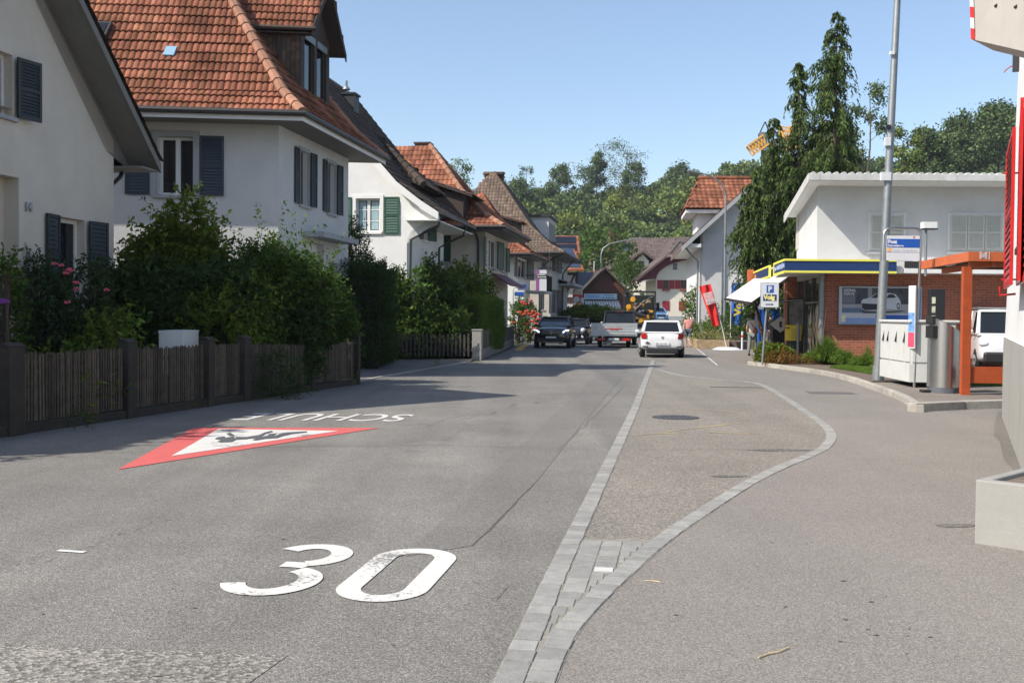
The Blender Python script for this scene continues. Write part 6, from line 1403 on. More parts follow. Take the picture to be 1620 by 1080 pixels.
# ================================================================ rising far street, wooded hill
rp = MB(); rp.poly([(-14, 78, .01), (34, 78, .01), (34, 114, 1.0), (-14, 114, 1.0)]); rp.poly([(-14, 114, 1.0), (34, 114, 1.0), (34, 172, 1.05), (-14, 172, 1.05)])
struct(rp.build('road', M['road']), 'far end of the street where it rises towards the bend')
def hz(x, y):
    """height of the hill behind the village"""
    t = min(1, max(0, (y-185)/150.)); t = t*t*(3-2*t)
    a = x/y
    prof = [(-.6, 26), (-.25, 34), (-.05, 37), (.02, 37), (.06, 37), (.09, 37), (.13, 39), (.17, 43), (.22, 46), (.3, 47), (.36, 47), (.40, 53), (.44, 59), (.6, 66), (.9, 70)]
    for (a0, h0), (a1, h1) in zip(prof[:-1], prof[1:]):
        if a0 <= a <= a1: h = h0+(h1-h0)*(a-a0)/(a1-a0); break
    else: h = 20 if a < -.6 else 66
    return 1+t*(h-8)
hm = MB(); nx, ny = 60, 24
gv = [(-260+i*620/nx, 176+j*220/ny) for j in range(ny+1) for i in range(nx+1)]
hm.v = [V((x, y, hz(x, y)-(0.8 if y < 180 else 0))) for x, y in gv]; hm.f = [(j*(nx+1)+i, j*(nx+1)+i+1, (j+1)*(nx+1)+i+1, (j+1)*(nx+1)+i) for j in range(ny) for i in range(nx)]; hm.m = [0]*len(hm.f)
struct(hm.build('hill', mat('forest floor', (.03, .04, .018), .95, var=.4, vs=.2)), 'hillside under the wood')
rg = np.random.default_rng(11)
LM = {'a': leafm('forest leaves', (.095, .13, .042), .5, .03, .25), 'b': leafm('dark forest leaves', (.058, .088, .036), .5, .02, .2), 'c': leafm('bright forest leaves', (.105, .135, .03), .4, .03, .3)}
def crownpts(rg, n, c, r, lobes=7):
    """leaf clumps over several sub-crowns so that the outline is uneven"""
    out = []; dd = []
    ph = rg.normal(size=(lobes, 3)); ph /= np.linalg.norm(ph, axis=1, keepdims=True); ph[:, 2] = np.abs(ph[:, 2])*.9-.15
    for k in range(lobes):
        cc = np.array(c)+ph[k]*np.array(r)*.55; rr_ = np.array(r)*rg.uniform(.38, .6); m_ = n//lobes
        d = rg.normal(size=(m_, 3)); d /= np.linalg.norm(d, axis=1, keepdims=True); d[:, 2] = np.where(d[:, 2] < -.3, -d[:, 2], d[:, 2]); q = cc+d*rr_*(.75+.3*rg.random((m_, 1))); out.append(q); dd.append(d+rg.normal(size=(m_, 3))*.7)
    return np.concatenate(out), np.concatenate(dd)
cnt = {'a': ([], []), 'b': ([], []), 'c': ([], [])}; ntree = 0
rt = random.Random(8)
y = 186
while y < 345:
    x = -.14*y
    while x < .52*y+12:
        xx, yy_ = x+rt.uniform(-2.5, 2.5), y+rt.uniform(-3, 3); a = xx/yy_
        if -.08 < a < .5 and not (.14 < a < .26 and yy_ < 215):
            h = rt.uniform(5.5, 9.5); w_ = rt.uniform(3.2, 5.6); z = hz(xx, yy_)
            k = rt.random(); kind = 'b' if (a > .24 or k < .25) else ('c' if (k > .80 and yy_ < 290) else 'a')
            if a > .24 and k > .9: kind = 'a'
            p_, d_ = crownpts(rg, 520, (xx, yy_, z+h*.55), (w_, w_, h*.62)); cnt[kind][0].append(p_); cnt[kind][1].append(d_); ntree += 1
        x += rt.uniform(5.5, 8.5)
    y += 7.5
for k in cnt:
    if cnt[k][0]:
        C = np.concatenate(cnt[k][0]); D = np.concatenate(cnt[k][1]); o = leaves('forest', C, D, rg.uniform(.55, 1.15, len(C)), .8, LM[k], None, rg)
        o['kind'] = 'stuff'; o['label'] = {'a': 'mid green wood covering the hillside', 'b': 'dark green wood on the upper hillside', 'c': 'bright green crowns low on the wooded hillside'}[k]
# individual trees on the skyline
def branches(mb, r, p, d, L, rad, depth, tips, sp=.55):
    q = p+d*L; mb.tube([p, p.lerp(q, .5)+V((r.uniform(-1, 1), r.uniform(-1, 1), 0))*L*.05, q], [rad, rad*.8, rad*.6], 5)
    if depth == 0: tips.append(q); return
    tips.append(p.lerp(q, .7)) if depth < 2 else None
    for k in range(r.choice((2, 3, 3))):
        nd = (d+V((r.uniform(-1, 1), r.uniform(-1, 1), r.uniform(-.25, .6)))*sp*1.3).normalized(); branches(mb, r, q if k else p.lerp(q, .75), nd, L*r.uniform(.6, .8), rad*.58, depth-1, tips, sp)
def tree(px, pyt, Y, hgt, label, seed, leaf='b', dens=40, spread=1.0, crown=.75, lsz=.5, sp=.5, depth=4, trunkr=.28, wid=1.2):
    r = random.Random(seed); g_ = np.random.default_rng(seed); top = P(px, pyt, Y); base = V((top.x, top.y, top.z-hgt)); t = thing('tree', label, 'tree', base, 'trees standing up along the skyline')
    mb = MB(); tips = []; q = base; n = 7
    pts = [base+V((r.uniform(-.3, .3)*(i > 0), 0, hgt*.97*i/n)) for i in range(n+1)]; mb.tube(pts, [trunkr*(1-.85*i/n) for i in range(n+1)], 6)
    for i in range(20):
        f = 1-crown+crown*(i+.5)/20; p0 = base+V((0, 0, hgt*f)); L = hgt*.16*spread*(1.15-f)*r.uniform(.8, 1.5)+.5
        a = r.uniform(0, 6.28); branches(mb, r, p0, V((math.cos(a), math.sin(a), r.uniform(.2, .9))).normalized(), L*.8, trunkr*.35*(1.2-f), depth-2, tips, sp)
    tips.append(top)
    mb.build('trunk', M['bark'], t)
    if dens:
        T_ = np.array([tuple(x) for x in tips]); C = np.repeat(T_, dens, axis=0)+g_.normal(size=(len(T_)*dens, 3))*np.array([.55, .55, .45])*wid; leaves('crown', C, g_.normal(size=(len(C), 3)), g_.uniform(.5, 1, len(C))*lsz, .7, LM[leaf], t, g_)
    return t
tree(944, 250, 320, 26, 'tall ragged dark tree on the skyline, second highest over the road', 1, 'b', 34, .95, .75, .75, wid=1.1)
tree(992, 238, 320, 28, 'tallest open branched tree on the skyline above the road', 3, 'b', 3, 2.2, .62, .6, wid=1.2, trunkr=.36, depth=5)
tree(885, 267, 316, 19, 'airy rounded tree on the skyline above the beige house', 5, 'b', 30, 1.0, .8, .7, wid=1.2)
tree(834, 266, 308, 19, 'thin pointed tree at the left end of the wooded skyline', 7, 'b', 5, .7, .7, .6, wid=.7)
tree(925, 273, 313, 15, 'small twin topped tree left of the tall ragged one', 9, 'b', 8, 1.3, .7, .6, wid=.9)
tree(1003, 264, 316, 14, 'small leafy tree right of the tallest open tree', 13, 'b', 16, 1.2, .7, .7)
tree(1072, 272, 320, 16, 'broad round topped tree on the skyline right of the open tree', 15, 'b', 40, 1.5, .75, .8, wid=1.5)
tree(724, 263, 120, 8, 'faint birch top showing over the orange roof', 17, 'a', 10, 1.0, .8, .3, wid=.5)
tree(812, 295, 293, 14, 'rounded tree behind the chimneys of the brown roof', 19, 'b', 26, 2.0, .6, .7, wid=1.4)
tree(1376, 143, 150, 26, 'tall slender tree with an ivy clad trunk behind the shop', 21, 'b', 18, .62, .85, .5, wid=.85)
tree(1345, 165, 140, 22, 'thin sparse larch beside the big conifer', 23, 'b', 3, .55, .8, .4, wid=.6)
tree(1312, 222, 170, 24, 'dark tree low behind the right edge of the conifer', 25, 'b', 60, 1.4, .7, .8, wid=1.6)
tree(1430, 217, 110, 12, 'young pointed conifer behind the shop roof right of the lamp post', 27, 'a', 20, .9, .8, .35, wid=.5)
tree(1470, 215, 190, 14, 'dark pointed spruce at the foot of the right hill', 29, 'b', 60, 1.0, .8, .7, wid=1.1)
tree(1520, 196, 215, 17, 'loose crowned tree at the crest of the right hill', 31, 'b', 40, 1.5, .7, .7, wid=1.4)
tree(1582, 178, 215, 19, 'large crown at the top of the right hill', 33, 'b', 60, 1.8, .7, .8, wid=1.8)
# ================================================================ vehicles
def loft(mb, rings):
    n = len(rings[0]); vs = [p for r in rings for p in r]; fs = [(i*n+k, i*n+(k+1) % n, (i+1)*n+(k+1) % n, (i+1)*n+k) for i in range(len(rings)-1) for k in range(n)]
    fs.append(list(range(n))[::-1]); fs.append([(len(rings)-1)*n+k for k in range(n)]); mb.add(vs, fs)
def bring(y, zb, zm, zt, w, wt, zc):
    h = [(w*.80, zb), (w*.97, zb+.07), (w, zb+(zm-zb)*.6), (w*.995, zm), (wt, zt), (wt*.6, zc)]
    return [(x, y, z) for x, z in h] + [(-x, y, z) for x, z in h[::-1]]
def wheel(mb_t, mb_r, x, y, r, w=.2):
    s = 1 if x > 0 else -1
    mb_t.tube([(x-s*w, y, r), (x-s*w*.92, y, r), (x-s*.02, y, r), (x, y, r)], [r*.9, r, r, r*.93], 22)
    mb_r.tube([(x-s*.03, y, r), (x+s*.006, y, r)], [r*.66, r*.62], 16)
    for k in range(5):
        a = 2*math.pi*k/5; mb_r.beam((x+s*.012, y, r), (x+s*.012, y+r*.6*math.cos(a), r+r*.6*math.sin(a)), .03, .06, up=(1, 0, 0))
def paint(name, col, r=.22):
    m = mat(name, col, r, var=0, spec=.6); m.node_tree.nodes['Principled BSDF'].inputs['Coat Weight'].default_value = .6; m.node_tree.nodes['Principled BSDF'].inputs['Coat Roughness'].default_value = .05; return m
def carbody(name, label, cat, base, heading, rings, gh, pm, wr, wb, halfw, group='cars on the street', glassm=None):
    """base: ground point under the middle of the nearest end; heading: unit vector pointing along local +y"""
    hd = V(heading).normalized(); T = frame(base, ex=V((hd.y, -hd.x, 0)), ey=hd); t = thing(name, label, cat, base, group)
    mb = MB(T); loft(mb, [bring(*r) for r in rings]); b = mb.build('body', pm, t, smooth=True); sm_ = b.modifiers.new('s', 'SUBSURF'); sm_.levels = 1; sm_.render_levels = 2
    # greenhouse: y0b,y0t (rear glass foot/top), y1t,y1b (windscreen top/foot), zb, zt, wb, wt
    y0b, y0t, y1t, y1b, zb, zt, w0, w1 = gh; mb = MB(T)
    mb.add([(-w0, y0b, zb), (w0, y0b, zb), (w0, y1b, zb), (-w0, y1b, zb), (-w1, y0t, zt), (w1, y0t, zt), (w1, y1t, zt), (-w1, y1t, zt)], [(0, 1, 5, 4), (1, 2, 6, 5), (2, 3, 7, 6), (3, 0, 4, 7)]); mb.build('window_glass', glassm or M['glass'], t)
    mb = MB(T); k = .035
    for s in (-1, 1):
        mb.tube([(s*w0, y0b, zb), (s*(w1+.01), y0t, zt)], [.07, .05], 8); mb.tube([(s*w0, y1b, zb), (s*(w1+.01), y1t, zt)], [.05, .04], 8); mb.tube([(s*(w0+.005), (y0b+y1b)/2+.1, zb), (s*(w1+.01), (y0t+y1t)/2, zt)], .035, 6)
        mb.tube([(s*(w1+.005), y0t, zt-.01), (s*(w1+.005), y1t, zt-.01)], .035, 8); mb.tube([(s*w0, y0b, zb), (s*w0, y1b, zb)], .03, 6)
    mb.tube([(-w0, y0b, zb), (w0, y0b, zb)], .045, 6); mb.tube([(-w1, y0t, zt), (w1, y0t, zt)], .05, 6); mb.build('pillar', pm, t, smooth=True)
    mb = MB(T); ny = 6; rr_ = []
    for i in range(ny+1):
        f = i/ny; y = y0t-.08+(y1t+.06-y0t+.08)*f; c = .05*math.sin(math.pi*f)
        rr_.append([(w1*1.03*q, y, zt-.01+(.035+c)*(1-q*q)+.01) for q in (-1, -.6, 0, .6, 1)] + [(w1*q, y, zt-.02) for q in (1, 0, -1)])
    loft(mb, rr_); mb.build('roof', pm, t, smooth=True)
    for x in (-halfw, halfw):
        for y in (wb[0], wb[1]):
            mt = MB(T); mr = MB(T); wheel(mt, mr, x, y, wr); w_ = mt.build('wheel', M['rubber'], t, smooth=True); mr.build('rim', M['metal_grey'], w_)
            MB(T).tube([(x*(1.0), y, wr), (x*.9, y, wr)], wr*1.16, 20).build('wheel_arch', M['black'], t)
    return T, t
def mirror(T, t, y, z, w, pm):
    for s in (-1, 1): MB(T).ell((s*(w+.11), y, z), (.10, .06, .075)).build('mirror', pm, t, smooth=True)
whitep = paint('white car paint', (.64, .65, .66)); blackp = paint('black car paint', (.012, .013, .018), .15); bluep = paint('blue car paint', (.10, .22, .42)); 
SD = V((ST, 1, 0)).normalized()
redl = mat('red tail lamp', (.38, .012, .01), .15, var=0); redd = mat('dark red tail lamp', (.16, .006, .006), .15, var=0); chrome = mat('chrome', (.7, .7, .7), .15, metal=1, var=0); hl_ = mat('headlamp glass', (.55, .58, .62), .08, var=0, spec=.9)
# ---- white hatchback, rear
b = G(1047.5, 566); rings = [(-.02, .42, .62, .78, .70, .60, .80), (.03, .34, .66, .90, .80, .70, .93), (.18, .30, .68, .96, .85, .76, .97), (.7, .22, .68, .98, .865, .78, 1.0), (1.9, .20, .66, .97, .865, .78, .99), (2.9, .20, .64, .95, .86, .76, .97), (3.5, .22, .60, .86, .83, .70, .90), (3.88, .28, .50, .70, .72, .58, .73)]
T, t = carbody('parked_car', 'white hatchback seen from behind, stopped on the right lane', 'car', b, V((.10, 1, 0)), rings, (.13, .45, 2.1, 2.95, .98, 1.41, .745, .62), whitep, .31, (.72, 3.2), .85)
t.name = 'car'
for s, m_ in ((-1, redl), (1, redd)): MB(T).extr([(s*.59, -.035, .74), (s*.80, -.0, .74), (s*.83, .0, .86), (s*.79, .0, .95), (s*.62, -.035, .95)], (0, .16, 0)).build('tail_lamp', m_, t, bevel=.02)
MB(T).box(-.27, .27, -.055, -.02, .50, .60).build('number_plate', M['paper'], t); bp_ = MB(T); bp_.box(-.62, .62, -.07, .1, .17, .37); bp_.build('bumper_insert', M['black'], t, bevel=.03)
MB(T).tube([(0, -.03, .80), (0, .0, .80)], [.055, .055], 16).build('badge', chrome, t); text('SO 121171', T @ Matrix.Translation((-.25, -.06, .515)), .095, M['black'], t); mirror(T, t, 2.35, 1.0, .82, whitep)
MB(T).tube([(0, .95, 1.45), (0, .80, 1.56)], [.012, .005], 6).build('aerial', M['black'], t)
for s in (-1, 1): MB(T).box(s*.66-.1, s*.66+.1, -.035, .0, .42, .46).build('reflector', M['metal_dark'], t)
MB(T).box(-.33, .33, .0, .03, .645, .66).build('boot_edge', M['stone_trim'], t)
bm = MB(T); bm.box(-.65, -.50, -.045, -.02, .56, .60); bm.box(-.60, -.57, -.046, -.021, .60, .64); bm.build('sticker', M['black'], t)
# ---- black SUV, front
b = G(871.5, 551); hd = -SD
rings = [(-.02, .40, .62, .74, .68, .58, .78), (.04, .30, .68, .86, .80, .70, .92), (.22, .26, .72, .96, .87, .74, 1.02), (.9, .24, .74, 1.03, .90, .78, 1.10), (1.3, .24, .74, 1.06, .90, .80, 1.12), (3.2, .26, .74, 1.08, .90, .80, 1.1), (4.1, .30, .72, 1.06, .88, .76, 1.08), (4.4, .38, .66, .95, .80, .66, .96)]
T, t = carbody('car', 'black sport utility car coming towards the camera with lit running lights', 'car', b, SD, rings, (1.25, 1.95, 3.5, 4.15, 1.08, 1.50, .80, .62), blackp, .35, (.85, 3.45), .89)
wsg = MB(T); wsg.poly([(-.74, 1.27, 1.10), (.74, 1.27, 1.10), (.60, 1.93, 1.48), (-.60, 1.93, 1.48)]); wsg.build('windscreen', mat('windscreen', (.10, .14, .16), .05, var=.3, vs=2, spec=.9), t)
for s in (-1, 1):
    MB(T).ell((s*.68, .10, .82), (.17, .13, .085), 12, 8).build('headlamp', hl_, t, smooth=True)
    MB(T).tube([(s*.86, .13, .90), (s*.70, -.01, .87), (s*.58, -.04, .78)], .022, 6).build('running_light', mat('running light', (.9, .95, 1), .3, var=0, emit=2.0), t)
mb = MB(T); mb.box(-.46, .46, -.055, .0, .66, .86); gr_ = mb.build('grille', M['black'], t, bevel=.02); mb = MB(T); mb.box(-.45, -.10, -.075, -.05, .79, .82); mb.box(.10, .45, -.075, -.05, .79, .82); mb.box(-.44, -.10, -.075, -.05, .72, .75); mb.box(.10, .44, -.075, -.05, .72, .75)
mb.tube([(0, -.085, .77), (0, -.06, .77)], .10, 18); mb.build('grille_bar', chrome, gr_)
MB(T).box(-.25, .25, -.07, -.03, .50, .59).build('number_plate', M['paper'], t); MB(T).box(-.66, .66, -.05, .02, .34, .46).build('air_intake', M['metal_dark'], t, bevel=.03); MB(T).box(-.62, .62, -.06, .02, .29, .32).build('skid_plate', chrome, t); mirror(T, t, 1.7, 1.12, .84, blackp)
mb = MB(T)
for s in (-1, 1): mb.tube([(s*.60, 1.9, 1.56), (s*.60, 3.4, 1.56)], .022, 6)
mb.build('roof_rail', M['metal_grey'], t)
# ---- small dark car with round lamps behind it
b = G(906, 545); T, t = carbody('car', 'small dark car with round headlamps following the black one', 'car', b, SD, [(-.02, .36, .6, .72, .62, .55, .76), (.05, .28, .64, .84, .76, .66, .90), (.3, .24, .68, .92, .82, .70, .98), (1.0, .22, .70, .95, .84, .74, 1.0), (2.8, .22, .70, .96, .84, .74, 1.0), (3.6, .26, .66, .92, .80, .70, .95), (3.8, .34, .6, .8, .7, .6, .82)], (1.05, 1.5, 2.9, 3.5, .98, 1.38, .76, .62), blackp, .30, (.75, 3.1), .84)
for s in (-1, 1): MB(T).ell((s*.56, .02, .80), (.13, .08, .13), 14, 8).build('headlamp', hl_, t, smooth=True); MB(T).ell((s*.55, -.02, .42), (.06, .04, .06)).build('fog_lamp', hl_, t, smooth=True)
MB(T).box(-.36, .36, -.05, .0, .50, .66).build('grille', M['black'], t, bevel=.03); MB(T).box(-.24, .24, -.065, -.04, .40, .49).build('number_plate', M['paper'], t); mirror(T, t, 1.35, 1.02, .80, mat('white mirror shell', (.6, .6, .6), .3))
# ---- aluminium flatbed trailer
b = G(971, 550.5); hd = V((.10, 1, 0)).normalized(); T = frame(b, ex=V((hd.y, -hd.x, 0)), ey=hd); t = thing('flatbed_trailer', 'silver aluminium flatbed trailer with drop sides and red tail lamps', 'trailer', b)
alu = mat('anodised aluminium', (.50, .52, .52), .45, metal=.5, var=.12, vs=4, streak=.1); mb = MB(T); W2_ = 1.13
mb.box(-W2_, W2_, 0, 3.6, .60, .66); mb.build('bed_floor', alu, t)
def side(mb, x0, x1, y0, y1):
    mb.box(x0, x1, y0, y1, .66, 1.22)
mb = MB(T); side(mb, -W2_, W2_, -.03, 0); tg = mb.build('tailgate', alu, t)
mb = MB(T)
for z in (.70, .83, .96, 1.09, 1.19): mb.box(-W2_, W2_, -.045, -.03, z, z+.03)
mb.build('rib', alu, tg)
mb = MB(T); side(mb, -W2_-.03, -W2_, -.03, 3.6); mb.build('side_board', alu, t); mb = MB(T); side(mb, W2_, W2_+.03, -.03, 3.6); mb.build('side_board', alu, t); mb = MB(T); side(mb, -W2_, W2_, 3.57, 3.6); mb.build('side_board', alu, t)
mb = MB(T); mb.box(-.42, .42, -.053, -.046, .955, 1.0); mb.box(-.2, .22, -.053, -.046, .915, .953); mb.build('lettering_patch', mat('faded red lettering', (.45, .06, .05), .5, var=.5, vs=9), tg)
for s in (-1, 1): MB(T).box(s*W2_-.03, s*W2_+.03, -.06, -.031, .62, 1.26).build('corner_post', alu, t)
MB(T).box(-.95, .85, -.02, .05, .36, .50).build('lamp_bar', M['metal_dark'], t)
for s in (-.62, .62): MB(T).box(s-.19, s+.19, -.05, -.021, .37, .50).build('tail_lamp', redl, t, bevel=.015)
MB(T).box(-.26, .26, -.05, -.025, .40, .50).build('number_plate', M['paper'], t)
for x in (-.82, .82):
    for y in (1.5, 2.3):
        mt = MB(T); mr = MB(T); wheel(mt, mr, x, y, .30); w_ = mt.build('wheel', M['rubber'], t, smooth=True); mr.build('rim', M['metal_grey'], w_)
mb = MB(T); mb.box(-.05, .05, 3.6, 5.0, .42, .52); mb.build('drawbar', M['metal_dark'], t); MB(T).box(-.55, -.1, -.01, 1.2, .22, .30).build('chock_box', M['metal_grey'], t)
# ---- dark van towing it
b2 = b+hd*5.1+V((.28, 0, 0)); T, t = carbody('car', 'dark grey van towing the flatbed trailer', 'van', b2, hd, [(-.02, .5, .8, 1.0, .78, .74, 1.02), (.05, .34, .85, 1.1, .90, .84, 1.12), (.5, .30, .85, 1.12, .93, .86, 1.14), (3.6, .30, .85, 1.12, .93, .86, 1.14), (4.4, .34, .8, 1.0, .88, .78, 1.05), (4.8, .45, .7, .85, .76, .66, .9)], (.03, .30, 3.2, 4.1, 1.12, 1.84, .86, .76), mat('dark grey paint', (.016, .018, .02), .65, var=0, spec=.2), .34, (.9, 3.7), .92)
MB(T).box(-.2, .2, .10, .13, 1.80, 1.83).build('brake_light', redd, t); mirror(T, t, 3.3, 1.2, .9, M['metal_grey'])
# ---- machine truck, rear with black frame and yellow parts
p = P(1012, 500, 78); b = V((p.x, p.y, .05)); T = frame(b, ex=V((1, -.12, 0)).normalized(), ey=V((.12, 1, 0)).normalized()); t = thing('suction_truck', 'tall black work truck with yellow machinery at its rear', 'truck', b)
yel2 = mat('machine yellow', (.55, .27, .01), .4, var=.1); w2 = 1.15
MB(T).box(-w2, w2, .3, 7, .7, 1.0).build('chassis', M['metal_dark'], t); MB(T).box(-w2, w2-.1, 1.4, 6, 1.0, 3.1).build('body', mat('black green panel', (.008, .012, .01), .4), t, bevel=.08)
mb = MB(T)
for x in (-w2, w2-.05): mb.beam((x, 0, .6), (x, 0, 3.3), .12, .12)
mb.beam((-w2, 0, 3.3), (w2, 0, 3.3), .14, .14); mb.beam((-w2, 0, 1.0), (w2, 0, 1.0), .12, .12); mb.beam((-w2, 0, 3.25), (-w2, 2, 3.35), .1, .1); mb.build('rear_frame', M['black'], t)
mb = MB(T); mb.tube([(-.35, .4, 1.9), (-.35, 1.3, 1.9)], [.62, .62], 20); mb.build('drum', yel2, t, smooth=True)
for i, (x, z, r_) in enumerate(((-.75, 1.35, .3), (.35, 1.3, .42), (.05, 2.5, .28), (-.5, 2.75, .25), (.75, 2.0, .22), (.6, 2.6, .2), (-.8, 2.2, .24), (.85, 1.4, .2))): (MB(T).beam((x-r_, .1+.1*(i % 3), z-r_*.3), (x+r_, .2, z+r_*.6*(1 if i % 2 else -1)), r_*.6, r_*.8) if i % 3 else MB(T).tube([(x, -.1, z), (x, .4, z)], [r_*.8, r_*.8], 12)).build('valve_housing', yel2, t, bevel=.03)
mb = MB(T); mb.tube([(-.8, .1, 1.2), (-.3, -.05, 2.0), (.3, 0, 2.6), (.8, .1, 2.9)], .07, 8); mb.tube([(.9, .1, 1.2), (.6, -.05, 1.9), (.1, .0, 2.2), (-.6, .1, 2.9)], .09, 8); mb.tube([(-.6, .0, 1.9), (.5, -.1, 1.5)], .12, 8); mb.build('hose', M['black'], t, smooth=True)
mb = MB(T)
for k in range(14):
    r_ = random.Random(k); x = r_.uniform(-.9, .9); z = r_.uniform(1.1, 3.0); mb.box(x, x+r_.uniform(.08, .3), -.02, .1, z, z+r_.uniform(.05, .2))
mb.build('fitting', [M['metal_grey']], t)
mb = MB(T); mb.ell((-.05, .12, 1.85), (.42, .12, .35), 10, 6); mb.build('cover', mat('dark blue cover', (.02, .03, .08), .4), t, smooth=True)
for x in (-.95, .95):
    mt = MB(T); mr = MB(T); wheel(mt, mr, x, 1.6, .48, .3); w_ = mt.build('wheel', M['rubber'], t); mr.build('rim', M['metal_grey'], w_)
MB(T).box(w2+.1, w2+.35, 5.4, 5.5, 2.0, 2.6).build('mirror', M['black'], t); mb = MB(T); mb.box(-1.1, 1.1, 5.9, 7.4, .9, 3.0); mb.build('cab', M['paper'], t, bevel=.1)
# ---- blue car coming round the bend
p = P(1046, 497, 108); b = V((p.x, p.y, .95)); T, t = carbody('car', 'blue car at the far bend, half hidden by the white hatchback', 'car', b, V((-.1, 1, 0)), [(-.02, .36, .6, .74, .62, .58, .78), (.05, .28, .66, .88, .80, .70, .92), (.9, .24, .70, 1.0, .88, .78, 1.05), (3.2, .24, .70, 1.02, .88, .78, 1.05), (4.1, .3, .7, .95, .82, .7, .98)], (1.0, 1.6, 3.1, 3.8, 1.02, 1.48, .78, .62), bluep, .32, (.8, 3.3), .87)
MB(T).box(-.45, .45, -.05, 0, .62, .80).build('grille', M['black'], t, bevel=.02)
for s in (-1, 1): MB(T).ell((s*.64, .06, .80), (.15, .1, .08)).build('headlamp', hl_, t, smooth=True)
MB(T).box(-.25, .25, -.06, -.02, .42, .52).build('number_plate', M['paper'], t)
# ---- white delivery van behind the shelter
fL = P(1547, 588, 31.5); fL.z = 0; hd = V((.30, 1, 0)).normalized(); exv = V((hd.y, -hd.x, 0)); b = fL+exv*.86+V((0, 0, .05)); b.z = .05
T, t = carbody('van', 'white delivery van with a black bumper parked behind the shelter', 'van', b, hd, [(-.05, .45, .62, .84, .66, .60, .88), (.05, .34, .72, .98, .80, .70, 1.03), (.5, .26, .8, 1.10, .85, .76, 1.15), (1.0, .24, .8, 1.14, .86, .80, 1.2), (4.2, .26, .8, 1.16, .86, .82, 1.2), (4.4, .3, .8, 1.1, .84, .8, 1.15)], (.62, 1.35, 4.3, 4.38, 1.12, 1.82, .80, .68), whitep, .32, (.85, 3.6), .86)
mb = MB(T); mb.add([(-.83, 1.9, 1.1), (-.84, 4.35, 1.1), (-.72, 4.32, 1.84), (-.70, 1.95, 1.84), (.83, 1.9, 1.1), (.84, 4.35, 1.1), (.72, 4.32, 1.84), (.70, 1.95, 1.84)], [(0, 1, 2, 3), (4, 5, 6, 7)]); mb.build('cargo_panel', whitep, t)
MB(T).box(-.72, .72, -.14, .08, .30, .62).build('bumper', M['black'], t, bevel=.06); mirror(T, t, 1.2, 1.2, .84, whitep)
for s in (-1, 1): MB(T).ell((s*.66, .12, .86), (.17, .16, .11)).build('headlamp', hl_, t, smooth=True)
mb = MB(T)
for s in (-1, 1): mb.tube([(s*.66, 1.5, 1.93), (s*.66, 4.2, 1.93)], .02, 6)
for y in (1.7, 2.9, 4.1): mb.tube([(-.66, y, 1.92), (.66, y, 1.92)], .018, 6)
mb.build('roof_rack', M['metal_grey'], t)
mb = MB(T); mb.poly([(-.845, 2.6, 1.35), (-.845, 3.4, 1.35), (-.80, 3.4, 1.6), (-.80, 2.6, 1.6)]); mb.build('side_print', mat('faint pink print', (.6, .45, .48), .5, var=.3, vs=9), t)
# ================================================================ people
def skinmesh(name, joints, edges, T, m, par, lev=2):
    """joints: name -> (xyz, radius); one continuous surface grown with a Skin modifier"""
    names = list(joints); off = wloc(par); me = bpy.data.meshes.new(name)
    me.from_pydata([tuple(T @ V(joints[n][0])-off) for n in names], [(names.index(a), names.index(b)) for a, b in edges], []); me.materials.append(m)
    o = bpy.data.objects.new(name, me); COL.objects.link(o); o.parent = par; md = o.modifiers.new('skin', 'SKIN'); md.use_smooth_shade = True
    sv = me.skin_vertices[0].data if me.skin_vertices else None
    if sv is None:
        me.attributes; bm = __import__('bmesh').new(); bm.from_mesh(me); bm.verts.layers.skin.verify(); bm.to_mesh(me); bm.free(); sv = me.skin_vertices[0].data
    for i, n in enumerate(names):
        r = joints[n][1]; sv[i].radius = (r, r) if not hasattr(r, '__len__') else r
        if i == 0: sv[i].use_root = True
    s = o.modifiers.new('sub', 'SUBSURF'); s.levels = lev; s.render_levels = lev
    return o
